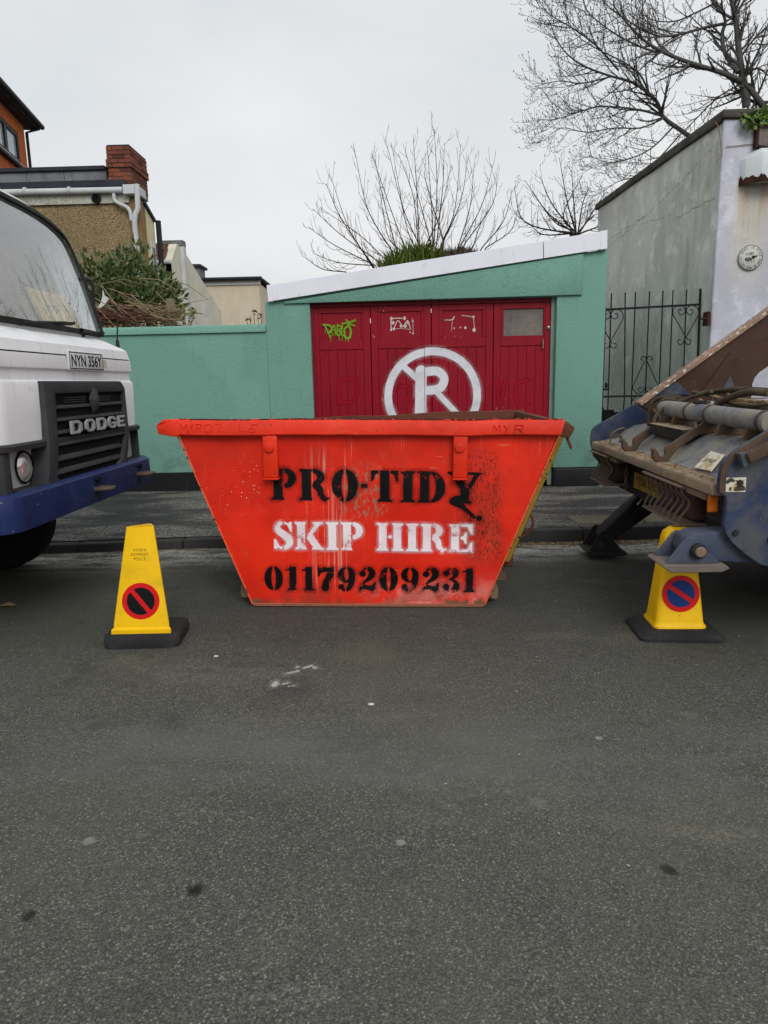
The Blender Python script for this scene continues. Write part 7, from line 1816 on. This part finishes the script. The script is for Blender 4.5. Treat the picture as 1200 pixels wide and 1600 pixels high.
# ================================================================== LITTER, GUTTER AND ROAD BITS
rs = random.Random(31); mb = MB(); mb2 = MB()
def bit(m_, x, y, z, s):
    a = rs.uniform(0, 6.28); c, sn = math.cos(a)*s, math.sin(a)*s; k = rs.uniform(.25, .6)
    m_.add([(x-c, y-sn, z), (x+sn*k, y-c*k, z+s*rs.uniform(.1, .5)), (x+c, y+sn, z+.002), (x-sn*k, y+c*k, z+s*.3)], [(0, 1, 2), (0, 2, 3)])
for i in range(1500):
    x = rs.uniform(-3.2, 3.4)
    if rs.random() < .6: x = rs.uniform(.9, 3.4)
    y = kerb_y(x)-abs(rs.gauss(0, .075))-.005; bit(mb, x, y, road_z(x)+.003, rs.uniform(.006, .02))
for i in range(260):
    x = rs.uniform(.7, 3.2); y = kerb_y(x)+rs.uniform(.12, .9); bit(mb, x, y, pave_z(x)+.004, rs.uniform(.006, .018))
tag(obj('gutter_litter', mb, leafmat('dry_litter', lin(120, 94, 62), lin(92, 70, 48), lin(170, 146, 104)), None, smooth=0, fixn=False), 'dry leaf litter and grit lying along the gutter', 'litter', kind='stuff')
for i in range(620):
    x = rs.uniform(-3.2, 3.0); k = rs.random(); y = rs.uniform(1.8, 5.9) if k < .35 else (kerb_y(x)-abs(rs.gauss(0, .35))-.02 if k < .75 else kerb_y(x)+rs.uniform(.15, 2.6))
    bit(mb2, x, y, (road_z(x) if k < .75 else pave_z(x))+.003, rs.uniform(.003, .008) if k < .35 else rs.uniform(.004, .012))
tag(obj('road_grit', mb2, plain('pale_grit', lin(170, 164, 150), .9), None, smooth=0, fixn=False), 'small pale bits of grit scattered on the tarmac', 'grit', kind='stuff')
pale_m = plain('pale_fleck', lin(196, 192, 184), .8)
for (u, v, s, lab) in ((580, 1102, .013, 'small oval white pebble on the road in front of the skip'), (338, 1031, .012, 'white fleck of rubbish on the road right of the left cone')):
    p = P(u, v, z=0.0); o = tag(obj('pebble', MB().ball((p[0], p[1], road_z(p[0])+.003), s, 10, 6, (1.2, .9, .35)), pale_m, None, smooth=80), lab, 'pebble')
splat_m = spray('dried_white_splash', lin(168, 166, 158), .005, .03, wear=.9, rough=.8, wearscale=40, grit=.016)
pa = P(455, 1058, z=0)
fsp = s_or(s_line([(-.02, .01), (.03, .03)], .016), s_line([(.05, .05), (.09, .07)], .018), s_ell(.11, .055, .014, .01), s_ell(.02, .06, .012, .009), s_ell(-.06, -.07, .016, .022), s_line([(-.02, -.07), (.0, -.06)], .010), s_line([(.01, -.085), (.04, -.08)], .007))
tag(decal('paint_splash', None, fsp, (-.12, .18, -.15, .16), .006, lambda A, B: (pa[0]+A, pa[1]+B*1.6, road_z(pa[0])+.0035-0.018*A), splat_m, .025), 'dried white splash on the tarmac in front of the skip', 'stain')
lf = P(8, 949, z=0.03)
tag(obj('dead_leaf', MB().add([(lf[0]-.05, lf[1], .036), (lf[0], lf[1]-.03, .05), (lf[0]+.07, lf[1]+.01, .042), (lf[0]+.01, lf[1]+.035, .055)], [(0, 1, 2), (0, 2, 3)]), lf_m, None, thick=.002), 'curled brown dead leaf on the road near the left edge', 'leaf')
stp = [P(u, v, z=.0) for u, v in ((953, 845), (965, 838), (980, 833))]
tag(obj('stick', MB().tube([(p[0], p[1]-.02, .035) for p in stp], [.012, .012, .008], 6), stem_m, None), 'pale stick lying in the gutter by the far stabiliser foot', 'stick')
wg = MB(); wm = leafmat('weed_leaf', lin(84, 96, 44), lin(104, 112, 52), lin(130, 134, 70))
wt = P(990, 822, z=.06); wthing = thing('weed', (wt[0], wt[1], .07), 'scrappy green weeds growing at the broken kerb behind the right cone', 'weed')
for i in range(130):
    p = (wt[0]+rs.gauss(0, .16), wt[1]+rs.gauss(.06, .10), .05); leaf(wg, p, (rs.uniform(-.8, .8), rs.uniform(-.8, .8), rs.uniform(.3, 1)), rs.uniform(.03, .09), rs.uniform(.003, .007), rs)
obj('leaves', wg, wm, wthing, smooth=0, fixn=False)
wl2 = P(122, 852, z=.02); g2 = thing('dry_tuft', (wl2[0], wl2[1], .03), 'dry grass tuft in the gutter left of the left cone', 'weed'); wg = MB()
for i in range(70):
    p = (wl2[0]+rs.gauss(0, .10), wl2[1]+rs.gauss(0, .03), road_z(wl2[0])); leaf(wg, p, (rs.uniform(-.8, .8), rs.uniform(-.6, .3), rs.uniform(.2, 1)), rs.uniform(.02, .07), rs.uniform(.002, .004), rs)
obj('leaves', wg, stem_m, g2, smooth=0, fixn=False)
